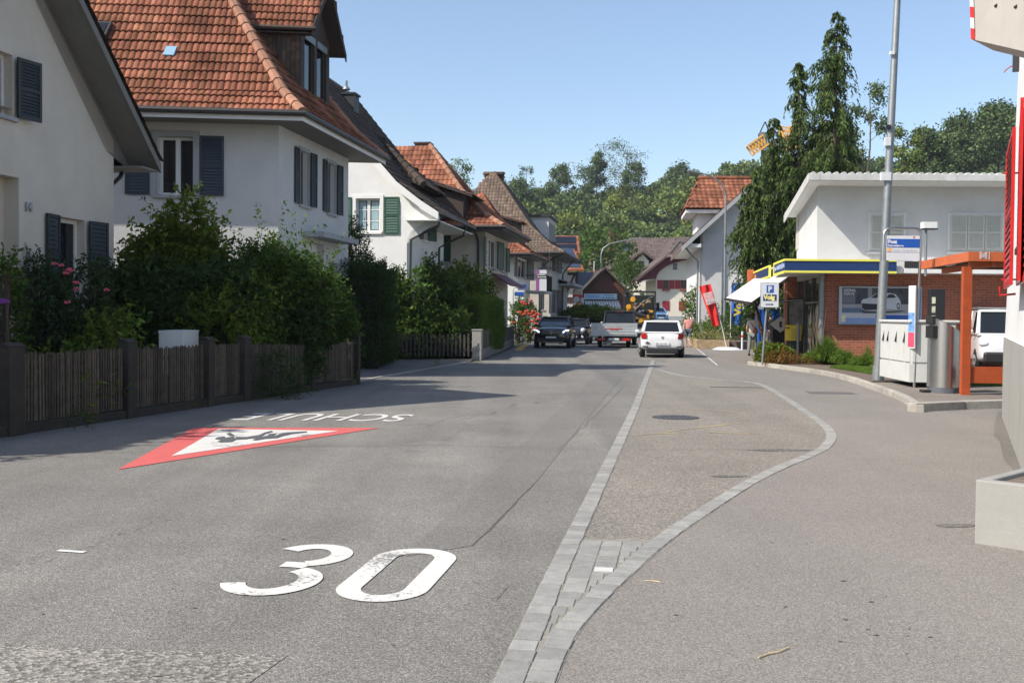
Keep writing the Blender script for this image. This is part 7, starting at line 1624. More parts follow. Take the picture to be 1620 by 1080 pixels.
def person(label, base, yaw, h, cl, pose):
    """pose: left/right leg swing (m forward), arm swing, elbow bend; x right, y = facing"""
    t = thing('person', label, 'person', base, 'people walking'); T = frame(base, yaw) @ Matrix.Scale(h/1.75, 4); J = {}
    J['pelvis'] = ((0, 0, .96), (.145, .105)); J['waist'] = ((0, .0, 1.10), (.135, .095)); J['chest'] = ((0, .01, 1.30), (.16, .11)); J['neck0'] = ((0, 0, 1.45), (.075, .065)); J['neck'] = ((0, .015, 1.52), (.052, .052)); J['head'] = ((0, .03, 1.62), (.072, .088)); J['crown'] = ((0, .02, 1.71), (.055, .065))
    E = [('pelvis', 'waist'), ('waist', 'chest'), ('chest', 'neck0'), ('neck0', 'neck'), ('neck', 'head'), ('head', 'crown')]
    for s, k in ((-1, 'L'), (1, 'R')):
        lf = pose['leg'+k]; ar = pose['arm'+k]
        J['hip'+k] = ((s*.09, 0, .90), .088); J['knee'+k] = ((s*.10, lf*.55+.03*(lf > 0), .49+.01), .056); J['calf'+k] = ((s*.10, lf*.72-.04, .33), .052); J['ank'+k] = ((s*.10, lf-.02, .09), .036); J['toe'+k] = ((s*.115, lf+.15, .035), .03)
        E += [('pelvis', 'hip'+k), ('hip'+k, 'knee'+k), ('knee'+k, 'calf'+k), ('calf'+k, 'ank'+k), ('ank'+k, 'toe'+k)]
        J['sh'+k] = ((s*.185, -.0, 1.41), .055); J['el'+k] = ((s*(.235+ar[2]*.3), ar[0]*.45-.02, 1.13), .04); J['wr'+k] = ((s*(.225+ar[2]), ar[0]+ar[1], .90+abs(ar[1])*.5), .027); J['hand'+k] = ((s*(.225+ar[2]*1.1), ar[0]+ar[1]*1.25+.02, .83+abs(ar[1])*.5), (.018, .038))
        E += [('chest', 'sh'+k), ('sh'+k, 'el'+k), ('el'+k, 'wr'+k), ('wr'+k, 'hand'+k)]
    skinmesh('body', J, E, T, M['skin'], t)
    for s, k in ((-1, 'L'), (1, 'R')):      # four fingers of unequal length and a thumb at the side of the palm
        hx, hy, hz_ = J['hand'+k][0]; mb = MB(T)
        for i, ln in enumerate((.058, .070, .075, .068)):
            o = (i-1.5)*.018; mb.tube([(hx, hy+o, hz_-.02), (hx-s*.004, hy+o+.003, hz_-.02-ln*.55), (hx-s*.018, hy+o+.006, hz_-.02-ln)], [.009, .008, .006], 6)
        mb.tube([(hx-s*.01, hy+.03, hz_+.01), (hx-s*.02, hy+.052, hz_-.015), (hx-s*.025, hy+.055, hz_-.04)], [.01, .009, .007], 6); mb.build('fingers', M['skin'], t, smooth=True)
    def grow(keys, f=1.12, a=.008):
        out = {}
        for k in keys:
            r = J[k][1]; out[k] = (J[k][0], tuple(x*f+a for x in r) if hasattr(r, '__len__') else r*f+a)
        return out
    ks = ['pelvis', 'waist', 'chest', 'neck0', 'shL', 'elL', 'shR', 'elR']; K = grow(ks, 1.15, .012)
    for k in 'LR': 
        a = V(J['sh'+k][0]); b = V(J['el'+k][0]); K['el'+k] = (tuple(a.lerp(b, cl.get('sleeve', .7))), .056)
    K['pelvis'] = ((0, 0, .93), (.165, .125)); skinmesh('shirt', K, [('pelvis', 'waist'), ('waist', 'chest'), ('chest', 'neck0'), ('chest', 'shL'), ('shL', 'elL'), ('chest', 'shR'), ('shR', 'elR')], T, cl['shirt'], t)
    K = grow(['pelvis', 'hipL', 'kneeL', 'calfL', 'ankL', 'hipR', 'kneeR', 'calfR', 'ankR'], 1.16, .012); E2 = [('pelvis', 'hipL'), ('hipL', 'kneeL'), ('pelvis', 'hipR'), ('hipR', 'kneeR')]
    if cl.get('short'):
        for k in ('calfL', 'ankL', 'calfR', 'ankR'): K.pop(k)
        for k in 'LR': K['knee'+k] = (K['knee'+k][0], .085)
    else: E2 += [('kneeL', 'calfL'), ('calfL', 'ankL'), ('kneeR', 'calfR'), ('calfR', 'ankR')]; K['ankL'] = (K['ankL'][0], .062); K['ankR'] = (K['ankR'][0], .062)
    skinmesh('trousers', K, E2, T, cl['trousers'], t)
    for k in 'LR':
        a = V(J['ank'+k][0]); mb = MB(T); mb.ell((a.x, a.y+.07, .045), (.047, .14, .045), 12, 8); mb.build('shoe', cl['shoe'], t, smooth=True)
    r = random.Random(2); hr = cl.get('hairr', .11); mb = MB(T); mb.ell((0, -.0, 1.675), (.088*hr/.1, .105*hr/.1, .098*hr/.1), 16, 10, .05, r)
    if cl.get('hairback'): mb.ell((0, -.05, 1.61), (.085, .07, .11), 14, 8, .05, r)
    mb.build('hair', cl['hair'], t, smooth=True)
    mb = MB(T); mb.ell((0, .125, 1.615), (.014, .02, .022)); mb.ell((-.085, .02, 1.62), (.012, .02, .03)); mb.ell((.085, .02, 1.62), (.012, .02, .03)); mb.build('nose_and_ears', M['skin'], t, smooth=True)
    mb = MB(T); 
    for x in (-.032, .032): mb.ell((x, .112, 1.638), (.012, .006, .007))
    mb.ell((0, .115, 1.57), (.025, .006, .006)); mb.build('eyes_and_mouth', mat('eyes and mouth', (.12, .05, .04), .5), t)
    return t, T, J
denim = mat('grey green jeans', (.17, .20, .19), .9, var=.2, vs=12); check = mat('pale checked shirt', (.64, .56, .55), .85, var=.25, vs=25); blk = mat('black cloth', (.012, .012, .014), .9); brown = mat('brown hair', (.045, .02, .012), .7, var=.3, vs=30)
p = G(1190, 562.5); t, T, J = person('person in a pale striped shirt and grey jeans with a brown shoulder bag', p, R(-28), 1.76, dict(shirt=check, trousers=denim, shoe=M['wood_dark'], hair=brown, hairr=.115, hairback=True, sleeve=.75), dict(legL=-.16, legR=.16, armL=(-.05, .10, 0), armR=(.14, .20, .10)))
bag = MB(T); bag.ell((.16, -.10, 1.02), (.10, .07, .15), 14, 8); bo = bag.build('bag', mat('brown leather', (.26, .08, .03), .6, var=.15), t, smooth=True); tag(bo, 'brown leather shoulder bag on the back of the striped shirt', 'bag'); bo.parent = None; bo.location = wloc(t)
st_ = MB(T); st_.tube([(.16, -.17, 1.12), (.0, -.16, 1.32), (-.12, -.02, 1.47), (-.1, .13, 1.35)], .014, 6); s_ = st_.build('strap', mat('dark strap', (.12, .04, .02), .6), bo)
p = G(1218, 558); t, T, J = person('person in a black T-shirt and grey trousers behind the parking sign pole', p, R(8), 1.80, dict(shirt=blk, trousers=mat('grey trousers', (.16, .15, .15), .9, var=.2, vs=12), shoe=M['paper'], hair=mat('black hair', (.015, .012, .01), .7), hairr=.105, sleeve=.8), dict(legL=.12, legR=-.12, armL=(-.12, .06, .02), armR=(.08, .10, .05)))
p = G(1089, 549); t, T, J = person('person in a salmon shirt and dark shorts walking on the far pavement', p, R(172), 1.72, dict(shirt=mat('salmon shirt', (.58, .25, .22), .85, var=.1), trousers=mat('dark denim shorts', (.05, .07, .09), .9), shoe=mat('tan shoes', (.2, .1, .07), .7), hair=brown, hairr=.10, sleeve=.55, short=True), dict(legL=.24, legR=-.20, armL=(-.14, .05, .03), armR=(.16, .06, .06)))
# ================================================================ garden fences, walls and small things on the left
def at_fence(px):          # point of the near fence line under a pixel column
    n = V((-(fdir.y), fdir.x, 0)); o = V((0, 0, CAMH)); d = ray(px, 600); k = (FL0-o).dot(n)/d.dot(n); q = o+d*k; q.z = 0; return q
fp_ = [(17, 1.13, 'a'), (201, 1.13, 'a'), (327, 1.12, 'a'), (385, 1.12, 'a'), (489, 1.02, 'a'), (562, 1.13, 'b')]
Tf = lambda q: frame(q, ex=fdir, ey=V((-fdir.y, fdir.x, 0)))
lab = ['weathered picket fence panel at the left edge below the roses', 'picket fence panel below the white box', 'narrow picket gate between two dark posts', 'picket fence panel behind the weeds', 'last picket fence panel before the driveway']
q0 = FL0-fdir*1.2; ends = [at_fence(p[0]) for p in fp_]
r = random.Random(12)
for i in range(len(ends)):
    a = ends[i]; w_ = (.15, .12, .10, .13, .06, .06)[i]
    t = thing('fence_post', ['thick dark post at the left edge of the fence', 'broad stone capped post left of the white box', 'dark post left of the picket gate', 'dark post right of the picket gate', 'slim dark post hidden in leaves', 'tall thin post at the corner of the driveway'][i], 'post', a, 'posts of the garden fence')
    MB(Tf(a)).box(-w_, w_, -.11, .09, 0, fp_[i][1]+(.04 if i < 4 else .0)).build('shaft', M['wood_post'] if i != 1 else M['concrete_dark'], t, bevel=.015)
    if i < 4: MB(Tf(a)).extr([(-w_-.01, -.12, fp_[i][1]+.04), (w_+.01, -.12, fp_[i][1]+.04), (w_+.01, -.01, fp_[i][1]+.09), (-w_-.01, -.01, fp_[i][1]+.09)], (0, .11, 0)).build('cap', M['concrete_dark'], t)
for i in range(len(ends)-1):
    a, b = ends[i], ends[i+1]; L = (b-a).length; Tq = Tf(a); t = thing('picket_fence', lab[i], 'fence', a.lerp(b, .5), 'panels of the garden fence')
    mb = MB(Tq); x = .17; h0 = fp_[i][1]; h1 = min(fp_[i+1][1], 1.06) if i > 2 else fp_[i+1][1]
    while x < L-.17:
        f = x/L; h = (h0+(h1-h0)*f)*.985+r.uniform(-.025, .015) - .03; w_ = r.uniform(.030, .042); tl = r.uniform(-.012, .012); y = r.uniform(-.006, .006)
        mb.add([(x, y-.03, .15), (x+w_, y-.03, .15), (x+w_+tl, y-.03, h-.03), (x+w_/2+tl, y-.03, h), (x+tl, y-.03, h-.03), (x, y-.01, .15), (x+w_, y-.01, .15), (x+w_+tl, y-.01, h-.03), (x+w_/2+tl, y-.01, h), (x+tl, y-.01, h-.03)],
               [(0, 1, 2, 3, 4), (9, 8, 7, 6, 5), (0, 5, 6, 1), (1, 6, 7, 2), (2, 7, 8, 3), (3, 8, 9, 4), (4, 9, 5, 0)])
        x += w_+(r.uniform(.016, .030))
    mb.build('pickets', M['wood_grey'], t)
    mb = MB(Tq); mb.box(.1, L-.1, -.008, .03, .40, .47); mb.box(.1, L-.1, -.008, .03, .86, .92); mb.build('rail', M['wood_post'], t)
t = thing('garden_wall', 'low dark concrete footing under the picket fence', 'wall', FL0); Tq = Tf(FL0-fdir*8); Lw = (FL1-FL0).length+8
mb = MB(Tq); k = 0
while k < Lw: mb.box(k, min(k+2.4, Lw)-.01, -.07, .10, -.05, .13); k += 2.4
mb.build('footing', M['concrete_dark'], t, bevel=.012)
mb = MB(Tq)
t0 = thing('fence_post', 'cropped fence panel left of the thick dark post', 'fence', FL0-fdir*2); mb = MB(Tf(FL0-fdir*4)); x = 0
while x < 4.2: mb.box(x, x+.036, -.03, -.01, .15, 1.08+r.uniform(-.02, .01)); x += .052
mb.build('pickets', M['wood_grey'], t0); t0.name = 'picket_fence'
# dark board fence by the corner of house one
a = P(190, 540, 21.5); a.z = 0; Tq = frame(a, .1); t = thing('board_fence', 'dark horizontal board screen beside the cream house', 'fence', a); mb = MB(Tq)
for i in range(9): mb.box(-.3, .22, 0, .03, .3+i*.17, .45+i*.17)
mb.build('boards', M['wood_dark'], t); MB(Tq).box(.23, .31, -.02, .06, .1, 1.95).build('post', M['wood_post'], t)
# white box behind the fence
p = P(277, 540, 19.3); Tq = frame((p.x, p.y, 0), R(0)); xa, z1 = hit(Tq, 251, 523); xb, z0 = hit(Tq, 290, 560); t = thing('white_box', 'plain white box standing behind the picket fence', 'box', (p.x, p.y, 0))
exq = V((1, 0, 0)); mb = MB(Tq); mb.box(xa, xb, 0, .95, .5, z1); mb.build('body', M['white_trim'], t, bevel=.01); MB(Tq).box(xa-.005, xb+.005, -.005, .955, z1-.04, z1+.004).build('lid', M['white_trim'], t)
X_ = lambda px, Y: P(px, 500, Y).x
# driveway back fence, pillar and low wall with fence
f0, f1 = G(603, 569), G(747, 570); f0 = V((X_(601, 37.6), 37.6, 0)); f1 = V((X_(747, 38.0), 38.0, 0)); d = (f1-f0).normalized(); Tq = frame(f0, ex=d, ey=V((-d.y, d.x, 0))); L = (f1-f0).length; t = thing('picket_fence', 'wide spaced picket fence across the back of the driveway', 'fence', f0.lerp(f1, .5)); mb = MB(Tq); x = .03; zt_ = 1.65-(528-496)/1700*37.8
while x < L-.05: mb.box(x, x+.07, -.02, 0, .15, zt_+r.uniform(-.03, .02)); x += .145
mb.build('pickets', mat('shaded pickets', (.06, .053, .044), .9, var=.3, vs=5, isl=.3), t); mb = MB(Tq); mb.box(0, L, .002, .03, .35, .42); mb.box(0, L, .002, .03, zt_-.3, zt_-.23); mb.build('rail', M['wood_post'], t)  # picket colour darkened to stand in for the hedge's shade
pa = G(754, 570); w_ = .17; z_ = 1.65-(523-496.5)/1700*pa.y; t = thing('gate_pillar', 'pale concrete pillar at the end of the garden wall', 'pillar', pa); MB(frame(pa, -.1)).box(-w_, w_, 0, .34, 0, z_).build('shaft', M['concrete'], t, bevel=.015); MB(frame(pa, -.1)).box(-w_-.02, w_+.02, -.02, .36, z_, z_+.05).build('cap', M['concrete'], t, bevel=.01)
wa = pa+V((.17, .35, 0)); wb_ = G(814, 547); d = (wb_-wa).normalized(); Tq = frame(wa, ex=d, ey=V((-d.y, d.x, 0))); L = (wb_-wa).length; t = thing('garden_wall', 'low concrete wall with dark boards running along the street', 'wall', wa)
MB(Tq).box(0, L, 0, .2, 0, .38).build('base', mat('street wall concrete', (.17, .165, .15), .9, var=.2, bump=.3), t, bevel=.01); mb = MB(Tq); x = .02
while x < L: mb.box(x, x+.11, .04, .06, .40, z_-.02+r.uniform(-.01, .01)); x += .125
mb.build('boards', M['wood_grey'], t)
mb = MB(Tq); x = 0
while x < L: mb.box(x, x+.08, .062, .13, .38, z_-.05); x += 2.2
mb.build('wall_post', M['wood_post'], t)
# fence beyond, by the roses
wa = wb_+V((-.2, .3, 0)); wc = G(858, 541.5); wc = V((.2, wb_.y+13, 0)); d = (wc-wa).normalized(); Tq = frame(wa, ex=d, ey=V((-d.y, d.x, 0))); L = (wc-wa).length; t = thing('picket_fence', 'dark low fence under the rose bushes', 'fence', wa); mb = MB(Tq); x = 0
while x < L: mb.box(x, x+.06, 0, .02, .1, .95); x += .13
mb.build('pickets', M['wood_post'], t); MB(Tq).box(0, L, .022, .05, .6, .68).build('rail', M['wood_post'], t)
# yellow kerb marking
mb = MB(); mb.poly([V((*gp(*p), .006)) for p in ((814, 554), (826, 554), (836, 546), (824, 546))]); mb.build('yellow_marking', mat('yellow road marking', (.62, .38, .03), .7, var=.1), ROAD)
# ---- signs along the left pavement
Yq = 62; t = thing('bus_stop_sign', 'far bus stop panel in a white hoop above the roses', 'sign', V((P(823, 500, Yq).x, Yq, 0))); Th = frame((0, Yq, 0)); b = rect(Th, 814, 459, 829, 471); mb = MB(Th); x0, x1 = hit(Th, 812, 460)[0], hit(Th, 831, 460)[0]; zt_ = hit(Th, 820, 455)[1]
mb.tube([(x0, 0, 0), (x0, 0, zt_-.1), (x0+.1, 0, zt_), (x1-.1, 0, zt_), (x1, 0, zt_-.1), (x1, 0, 0)], .035, 8); mb.build('hoop', M['steel'], t, smooth=True); MB(Th).box(b[0], b[1], -.02, .01, b[2]-.1, b[3]).build('panel', M['paper'], t); MB(Th).box(b[0], b[1], -.026, -.021, b[2]+(b[3]-b[2])*.25, b[3]-.1).build('blue_field', M['blue'], t)
Yq = 62; Th = frame((0, Yq, 0)); b = rect(Th, 848, 427, 864.5, 460); t = thing('shop_sign', 'tall violet and white sign hanging on the grey house', 'sign', V((b[0], Yq, b[2]))); MB(Th).box(b[0], b[1], 0, .12, b[2], b[3]).build('panel', M['paper'], t); MB(Th).box(b[0], b[0]+(b[1]-b[0])*.30, -.01, -.001, b[2], b[3]).build('violet_field', M['purple'], t)
hh = b[3]-b[2]; bl = MB(Th).box(b[0]+.03, b[1]-.01, -.02, -.011, b[3]-hh*.40, b[3]-hh*.18).build('dark_field', M['black'], t); r2 = random.Random(7); mb = MB(Th)
for row in (.20, .31):
    for i in range(7): x = b[0]+.08+i*(b[1]-b[0]-.12)/7; mb.box(x, x+r2.uniform(.04, .08), -.026, -.021, b[3]-hh*(row+.055), b[3]-hh*row)
mb.build('lettering_marks', mat('pale letters', (.6, .6, .6), .5), bl); MB(Th).tube([(b[0]+.1, .06, b[3]+.1), (b[0]+1.6, .4, b[3]+.15)], .03, 6).build('arm', M['metal_dark'], t)
Yq = 66; Th = frame((0, Yq, 0)); b = rect(Th, 819, 450, 832, 457); t = thing('shop_sign', 'small blue sign beside the balcony', 'sign', V((b[0], Yq, b[2]))); MB(Th).box(b[0], b[1], 0, .08, b[2], b[3]).build('panel', M['blue'], t)
# petrol-like red and white post sign near the bend
Yq = 90; Th = frame((0, Yq, 0)); b = rect(Th, 906, 466, 922, 471); t = thing('pylon_sign', 'red topped sign pylon with a white octagon near the timbered house', 'sign', V((P(921, 500, Yq).x, Yq, 0)))
MB(Th).box(b[0], b[1], 0, .15, b[2], b[3]).build('red_arm', M['red'], t); x0, x1 = hit(Th, 919, 480)[0], hit(Th, 924, 480)[0]; mb = MB(Th); mb.extr([(x0, 0, 0), (x1+.1, 0, 0), (x1, 0, b[2]), (x0, 0, b[2])], (0, .2, 0)); mb.build('column', M['paper'], t)
c = hit(Th, 912, 474); mb = MB(Th); rr_ = .29; mb.extr([(c[0]+rr_*math.cos(R(22.5+45*i)), -.05, c[1]+rr_*math.sin(R(22.5+45*i))) for i in range(8)], (0, .04, 0)); mb.build('octagon', M['paper'], t)
b = rect(Th, 907, 457, 922, 465); mb = MB(Th); mb.box(b[0], b[1], 0, .6, b[2]-.15, b[3]); mb.build('fruit_display', mat('beige display', (.55, .42, .28), .7, var=.5, vs=5), t, bevel=.1)
# flag by the wooden shop
Yq = 108; Th = frame((0, Yq, 0)); x0, zt_ = hit(Th, 940, 413); t = thing('flag', 'limp red and white flag on a pole behind the brown shop', 'flag', V((x0, Yq, 0))); MB(Th).tube([(x0, 0, 0), (x0, 0, zt_)], .05, 6).build('pole', M['paper'], t); mb = MB(Th)
for i, mm in enumerate((0, 1, 0)): mb.cm = mm; mb.extr([(x0+.06, 0, zt_-.8-i*.5), (x0+.45-.05*i, .05, zt_-1.2-i*.5), (x0+.4-.05*i, .05, zt_-1.7-i*.5), (x0+.06, 0, zt_-1.3-i*.5)], (0, .03, 0))
mb.build('cloth', [M['red'], M['paper']], t)
# small white pink sign above roses
Yq = 63; Th = frame((0, Yq, 0)); b = rect(Th, 836, 471, 845, 484); t = thing('statue_sign', 'small pink and white hand shaped sign in the rose garden', 'sign', V((b[0], Yq, b[2]))); mb = MB(Th); mb.box(b[0], b[1]-.05, 0, .03, b[2], b[3]-.15); 
for k in range(3): mb.box(b[0]+k*.12, b[0]+k*.12+.05, 0, .03, b[3]-.15, b[3]+.08*(k % 2+.3))
mb.build('hand', mat('pink print', (.7, .3, .32), .5, var=.2), t); MB(Th).tube([(b[0]+.15, .02, 0), (b[0]+.15, .02, b[2])], .02, 6).build('stake', M['metal_grey'], t)
# stone trough bed on the far right pavement
a, b = G(1098, 540), G(1148, 553); a.y -= 0; Tq = frame(G(1125, 552), -.1); x0 = hit(Tq, 1102, 540)[0]; t = thing('stone_bed', 'low stone walled flower bed at the lamp post', 'planter', G(1125, 552)); mb = MB(Tq); mb.box(x0, .9, 0, .2, 0, .45); mb.box(x0, x0+.2, .2, 6, 0, .45); mb.build('wall', mat('tan stone', (.30, .22, .13), .9, var=.3, vs=5, bump=.4), t, bevel=.02); MB(Tq).box(x0+.2, 4, .2, 6, .0, .38).build('soil', M['soil'], t)
# ================================================================ plants
G_ = {'bright': leafm('bright green leaves', (.085, .13, .022), .4, .03, .4), 'mid': leafm('mid green leaves', (.05, .09, .02), .45, .03, .4), 'dark': leafm('dark green leaves', (.025, .05, .014), .5, .02, .3),
      'yellow': leafm('yellow green leaves', (.085, .12, .018), .4, .03, .45), 'rose': leafm('rose leaves', (.03, .055, .022), .5, .02, .3), 'thuja': leafm('thuja leaves', (.07, .12, .02), .35, .02, .3),
      'conifer': leafm('cypress sprays', (.046, .074, .022), .45, .025, .3), 'straw': leafm('dry grass blades', (.22, .19, .08), .4, .03, .3), 'reddish': leafm('reddish leaves', (.14, .075, .02), .5, .05, .35), 'grass': leafm('grass blades', (.07, .12, .02), .4, .03, .35)}
def X(px, Y): return P(px, 500, Y).x
def Z(py, Y, px=400): return P(px, py, Y).z
# garden of house two: arching shrub, upright shrub, dense dark shrubs
Y = 22.6
bush('shrub', 'tall yellow green arching shrub in front of the pale house', [(X(280, Y), Y, 2.2, .85, .8, 1.0), (X(296, Y), Y, 3.3, .35, .35, .75), (X(252, Y), Y+.2, 2.9, .35, .35, .55), (X(335, Y), Y-.2, 2.75, .32, .3, .5), (X(222, Y), Y, 2.5, .35, .4, .5), (X(200, Y), Y, 1.9, .4, .4, .5), (X(355, Y), Y, 2.1, .4, .4, .55)], .105, G_['yellow'], 2300, 11, .45, .5, 3, up=.5, spray=110, droop=.3, spl=.8)
bush('shrub', 'upright shrub sending thin leafy shoots above the hedge', [(X(425, Y), Y+.1, 2.0, .75, .7, 1.0), (X(480, Y), Y+.5, 1.9, .45, .5, .8)], .085, G_['mid'], 2400, 10, .35, .5, 5, up=.9, spray=80, spl=1.25)
bush('shrub', 'dense dark shrub filling the garden corner behind the fence', [(X(240, 21.2), 21.2, 1.3, 1.3, .8, 1.2), (X(345, 21.5), 21.5, 1.35, 1.1, .8, 1.15)], .10, G_['dark'], 4200, 9, .3, .5, 7)
bush('shrub', 'feathery yellow green bush between the white box and the gate', [(X(345, 20.9), 21.0, 1.15, .75, .5, .8), (X(385, 21.4), 21.5, 1.5, .5, .4, .75)], .11, G_['bright'], 1100, 14, .42, .28, 9, up=.3, droop=.3)
bush('shrub', 'dark broad shrub behind the narrow gate', [(X(425, 22), 22.7, 1.15, 1.0, .7, 1.1), (X(495, 25), 25.1, 1.15, .8, .6, 1.15)], .09, G_['dark'], 3800, 9, .3, .55, 11)
bush('shrub', 'green shrub with pale shoots at the driveway corner', [(X(520, 24.8), 25.0, 1.15, .5, .5, 1.05), (X(508, 24.4), 24.7, 1.9, .4, .4, .6)], .075, G_['mid'], 1900, 10, .32, .5, 13, spray=36, spl=.6)
bush('weed_clump', 'weeds growing over the fence footing beside the gate', [(X(425, 19.6), 20.35, .42, .42, .3, .48), (X(455, 20.4), 20.9, .28, .3, .25, .3)], .04, G_['dark'], 420, 9, .25, .4, 15, cat='weeds', stems=False)
for k, (px, Y_, s) in enumerate(((112, 14.6, .18), (285, 18.1, .22), (552, 24.3, .25), (690, 31.5, .14))):
    bush('weed_clump', ['small weed at the foot of the fence below the roses', 'yellow grass tuft at the footing below the white box', 'low weeds at the foot of the corner post', 'small tuft growing in the driveway kerb'][k], [(X(px, Y_), Y_+.05, s*.6, s, s*.6, s)], .05, G_['yellow' if k else 'dark'], 30, 8, .2, .2, 16+k, cat='weeds', stems=False)
# roses at the wall of house one
def roses(label, blobs, n, seed, colm, fl, rad=.045, cat='rose bush', leaf=.055, m='rose', nsh=900):
    t = bush('rose_bush', label, blobs, leaf, G_[m], nsh, 9, .22, .7, seed, cat=cat, spray=10, lo=.5, spl=.4); rg_ = np.random.default_rng(seed+90)
    mb = MB(); r = random.Random(seed)
    for (x, y, z) in fl:
        for k in range(9):
            a = 2.4*k; d_ = rad*(.25+.09*k); mb.ell((x+d_*math.cos(a), y+d_*.6*math.sin(a), z+r.uniform(-.3, .3)*rad), (rad*.45, rad*.35, rad*.42), 6, 4)
    mb.build('blossom', colm, t, smooth=True); return t
pink = mat('pink petals', (.62, .10, .17), .6, var=.3, vs=30); red_ = mat('red petals', (.45, .02, .03), .6, var=.3, vs=30)
Yr = 18.6; fy = 18.0
def FP(px, py, Y): p = P(px, py, Y); return (p.x, p.y, p.z)
roses('climbing rose with pink blooms under the lower window', [(X(68, Yr), Yr, 1.7, .45, .35, .8), (X(85, Yr), Yr, 1.2, .45, .35, .7), (X(55, Yr), Yr, 2.3, .18, .2, .3)], 0, 21, pink, [FP(85, 417, fy), FP(96, 419, fy), FP(108, 426, fy), FP(104, 432, fy), FP(111, 428, fy), FP(119, 447, fy), FP(106, 478, fy)])
roses('climbing rose on the house corner with two deep pink blooms', [(X(142, 19.4), 19.3, 1.75, .36, .35, .85), (X(150, 19.4), 19.3, 1.1, .45, .35, .7), (X(170, 19.6), 19.5, 2.0, .10, .2, .6)], 0, 23, pink, [FP(168, 458, 18.8), FP(119, 457, 18.7)], nsh=800)
roses('purple flowering bush at the left edge', [(X(3, 16.5), 16.6, 1.5, .2, .3, .8), (X(0, 16), 16.2, 2.2, .10, .2, .3)], 0, 25, mat('purple petals', (.25, .05, .35), .6), [FP(5, 475, 16), FP(2, 478, 16), FP(9, 477, 16)], m='mid', nsh=420)
bush('shrub', 'light green leafy plant at the corner of the cream house', [(X(160, 18.2), 18.3, .95, .55, .35, .5), (X(185, 18.6), 18.7, 1.35, .2, .2, .3)], .11, G_['bright'], 150, 8, .35, .5, 27)
bush('ground_plants', 'green garden plants showing through the picket fence', [(X(90, 16.2), 16.4, .4, .9, .4, .55), (X(60, 15.2), 15.6, .4, .6, .3, .5), (X(150, 17.2), 17.3, .4, .6, .3, .5)], .08, G_['yellow'], 420, 9, .3, .3, 29, stems=False)
# tree out of the frame on the left that shades the first garden
bush('tree', 'broad garden tree left of the frame, shading the near garden', [(-12.6, 11.2, 5.4, 2.4, 2.2, 2.0), (-11.4, 13.3, 4.6, 1.7, 1.6, 1.4), (-14.5, 12.5, 6.2, 2.6, 2.2, 2.0)], .16, G_['mid'], 2600, 10, .6, .6, 31, cat='tree')
# dark hedge and the small cypress beyond the driveway
def hedge(name, label, T, x0, x1, y0, y1, z0, z1, leaf, m, n, seed, jit=.06):
    rg_ = np.random.default_rng(seed); o = T @ V(((x0+x1)/2, (y0+y1)/2, 0)); t = thing(name, label, 'hedge', (o.x, o.y, 0)); Cs = []; Ds = []
    A = [(abs(x1-x0)*(z1-z0), 0), (abs(x1-x0)*(z1-z0), 1), (abs(y1-y0)*(z1-z0), 2), (abs(y1-y0)*(z1-z0), 3), (abs(x1-x0)*abs(y1-y0), 4)]; tot = sum(a for a, _ in A)
    for a, k in A:
        c = int(n*a/tot); u = rg_.random(c); v = rg_.random(c)
        bx = x0+(x1-x0)*u; by = y0+(y1-y0)*u; bz = z0+(z1-z0)*v; one = np.ones(c)
        if k == 0: p = np.stack([bx, y0*one, bz], 1); d = (0, -1, .4)
        elif k == 1: p = np.stack([bx, y1*one, bz], 1); d = (0, 1, .4)
        elif k == 2: p = np.stack([x0*one, by, bz], 1); d = (-1, 0, .4)
        elif k == 3: p = np.stack([x1*one, by, bz], 1); d = (1, 0, .4)
        else: p = np.stack([bx, y0+(y1-y0)*v, z1*one], 1); d = (0, 0, 1)
        lump = jit*1.6*np.sin(p[:, 0]*3.1+p[:, 2]*2.3+1)*np.sin(p[:, 1]*2.7+p[:, 2]*1.7); p = p+np.array(d)*(rg_.normal(size=(c, 1))*jit+lump[:, None]); Cs.append(p); Ds.append(np.array(d)+rg_.normal(size=(c, 3))*.5)
    C = np.concatenate(Cs); D = np.concatenate(Ds); Tn = np.array(T); C = C @ Tn[:3, :3].T+Tn[:3, 3]; D = D @ Tn[:3, :3].T
    leaves('foliage', C, D, rg_.uniform(.6, 1.3, len(C))*leaf, .5, m, t, rg_); mb = MB(T); mb.box(x0+.2, x1-.2, y0+.2, y1-.2, 0, z1-.22); mb.build('dark_core', mat('hedge core in shade tone', (.012, .018, .006), .95, var=0), t); return t  # near-black core box stands in for the shaded inside of the hedge
Th = frame((X(610, 31.5), 31.5, 0), ex=V((1, .11, 0)).normalized(), ey=V((-.11, 1, 0)).normalized())
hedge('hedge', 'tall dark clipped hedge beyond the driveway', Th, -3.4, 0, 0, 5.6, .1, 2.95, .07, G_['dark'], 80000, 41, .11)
bush('conifer', 'small dark cypress rising behind the tall hedge', [(X(562, 33), 33.5, 3.2, .42, .4, 1.2), (X(575, 33), 33.5, 2.9, .35, .3, .6), (X(556, 33), 33.5, 3.9, .22, .2, .7)], .07, G_['dark'], 700, 9, .25, .4, 43, cat='conifer', up=1.5)
Y = 41.2
bush('shrub', 'large magnolia bush with glossy leaves before the green shuttered house', [(X(658, Y), Y+1, 2.2, 1.15, 1.2, 1.6), (X(650, 39), 38.9, 2.0, .8, .4, 1.4), (X(625, 39), 38.8, 2.3, .5, .35, .7), (X(690, Y), Y+1.5, 2.3, .8, .9, 1.1)], .15, G_['mid'], 1300, 8, .4, .5, 45)
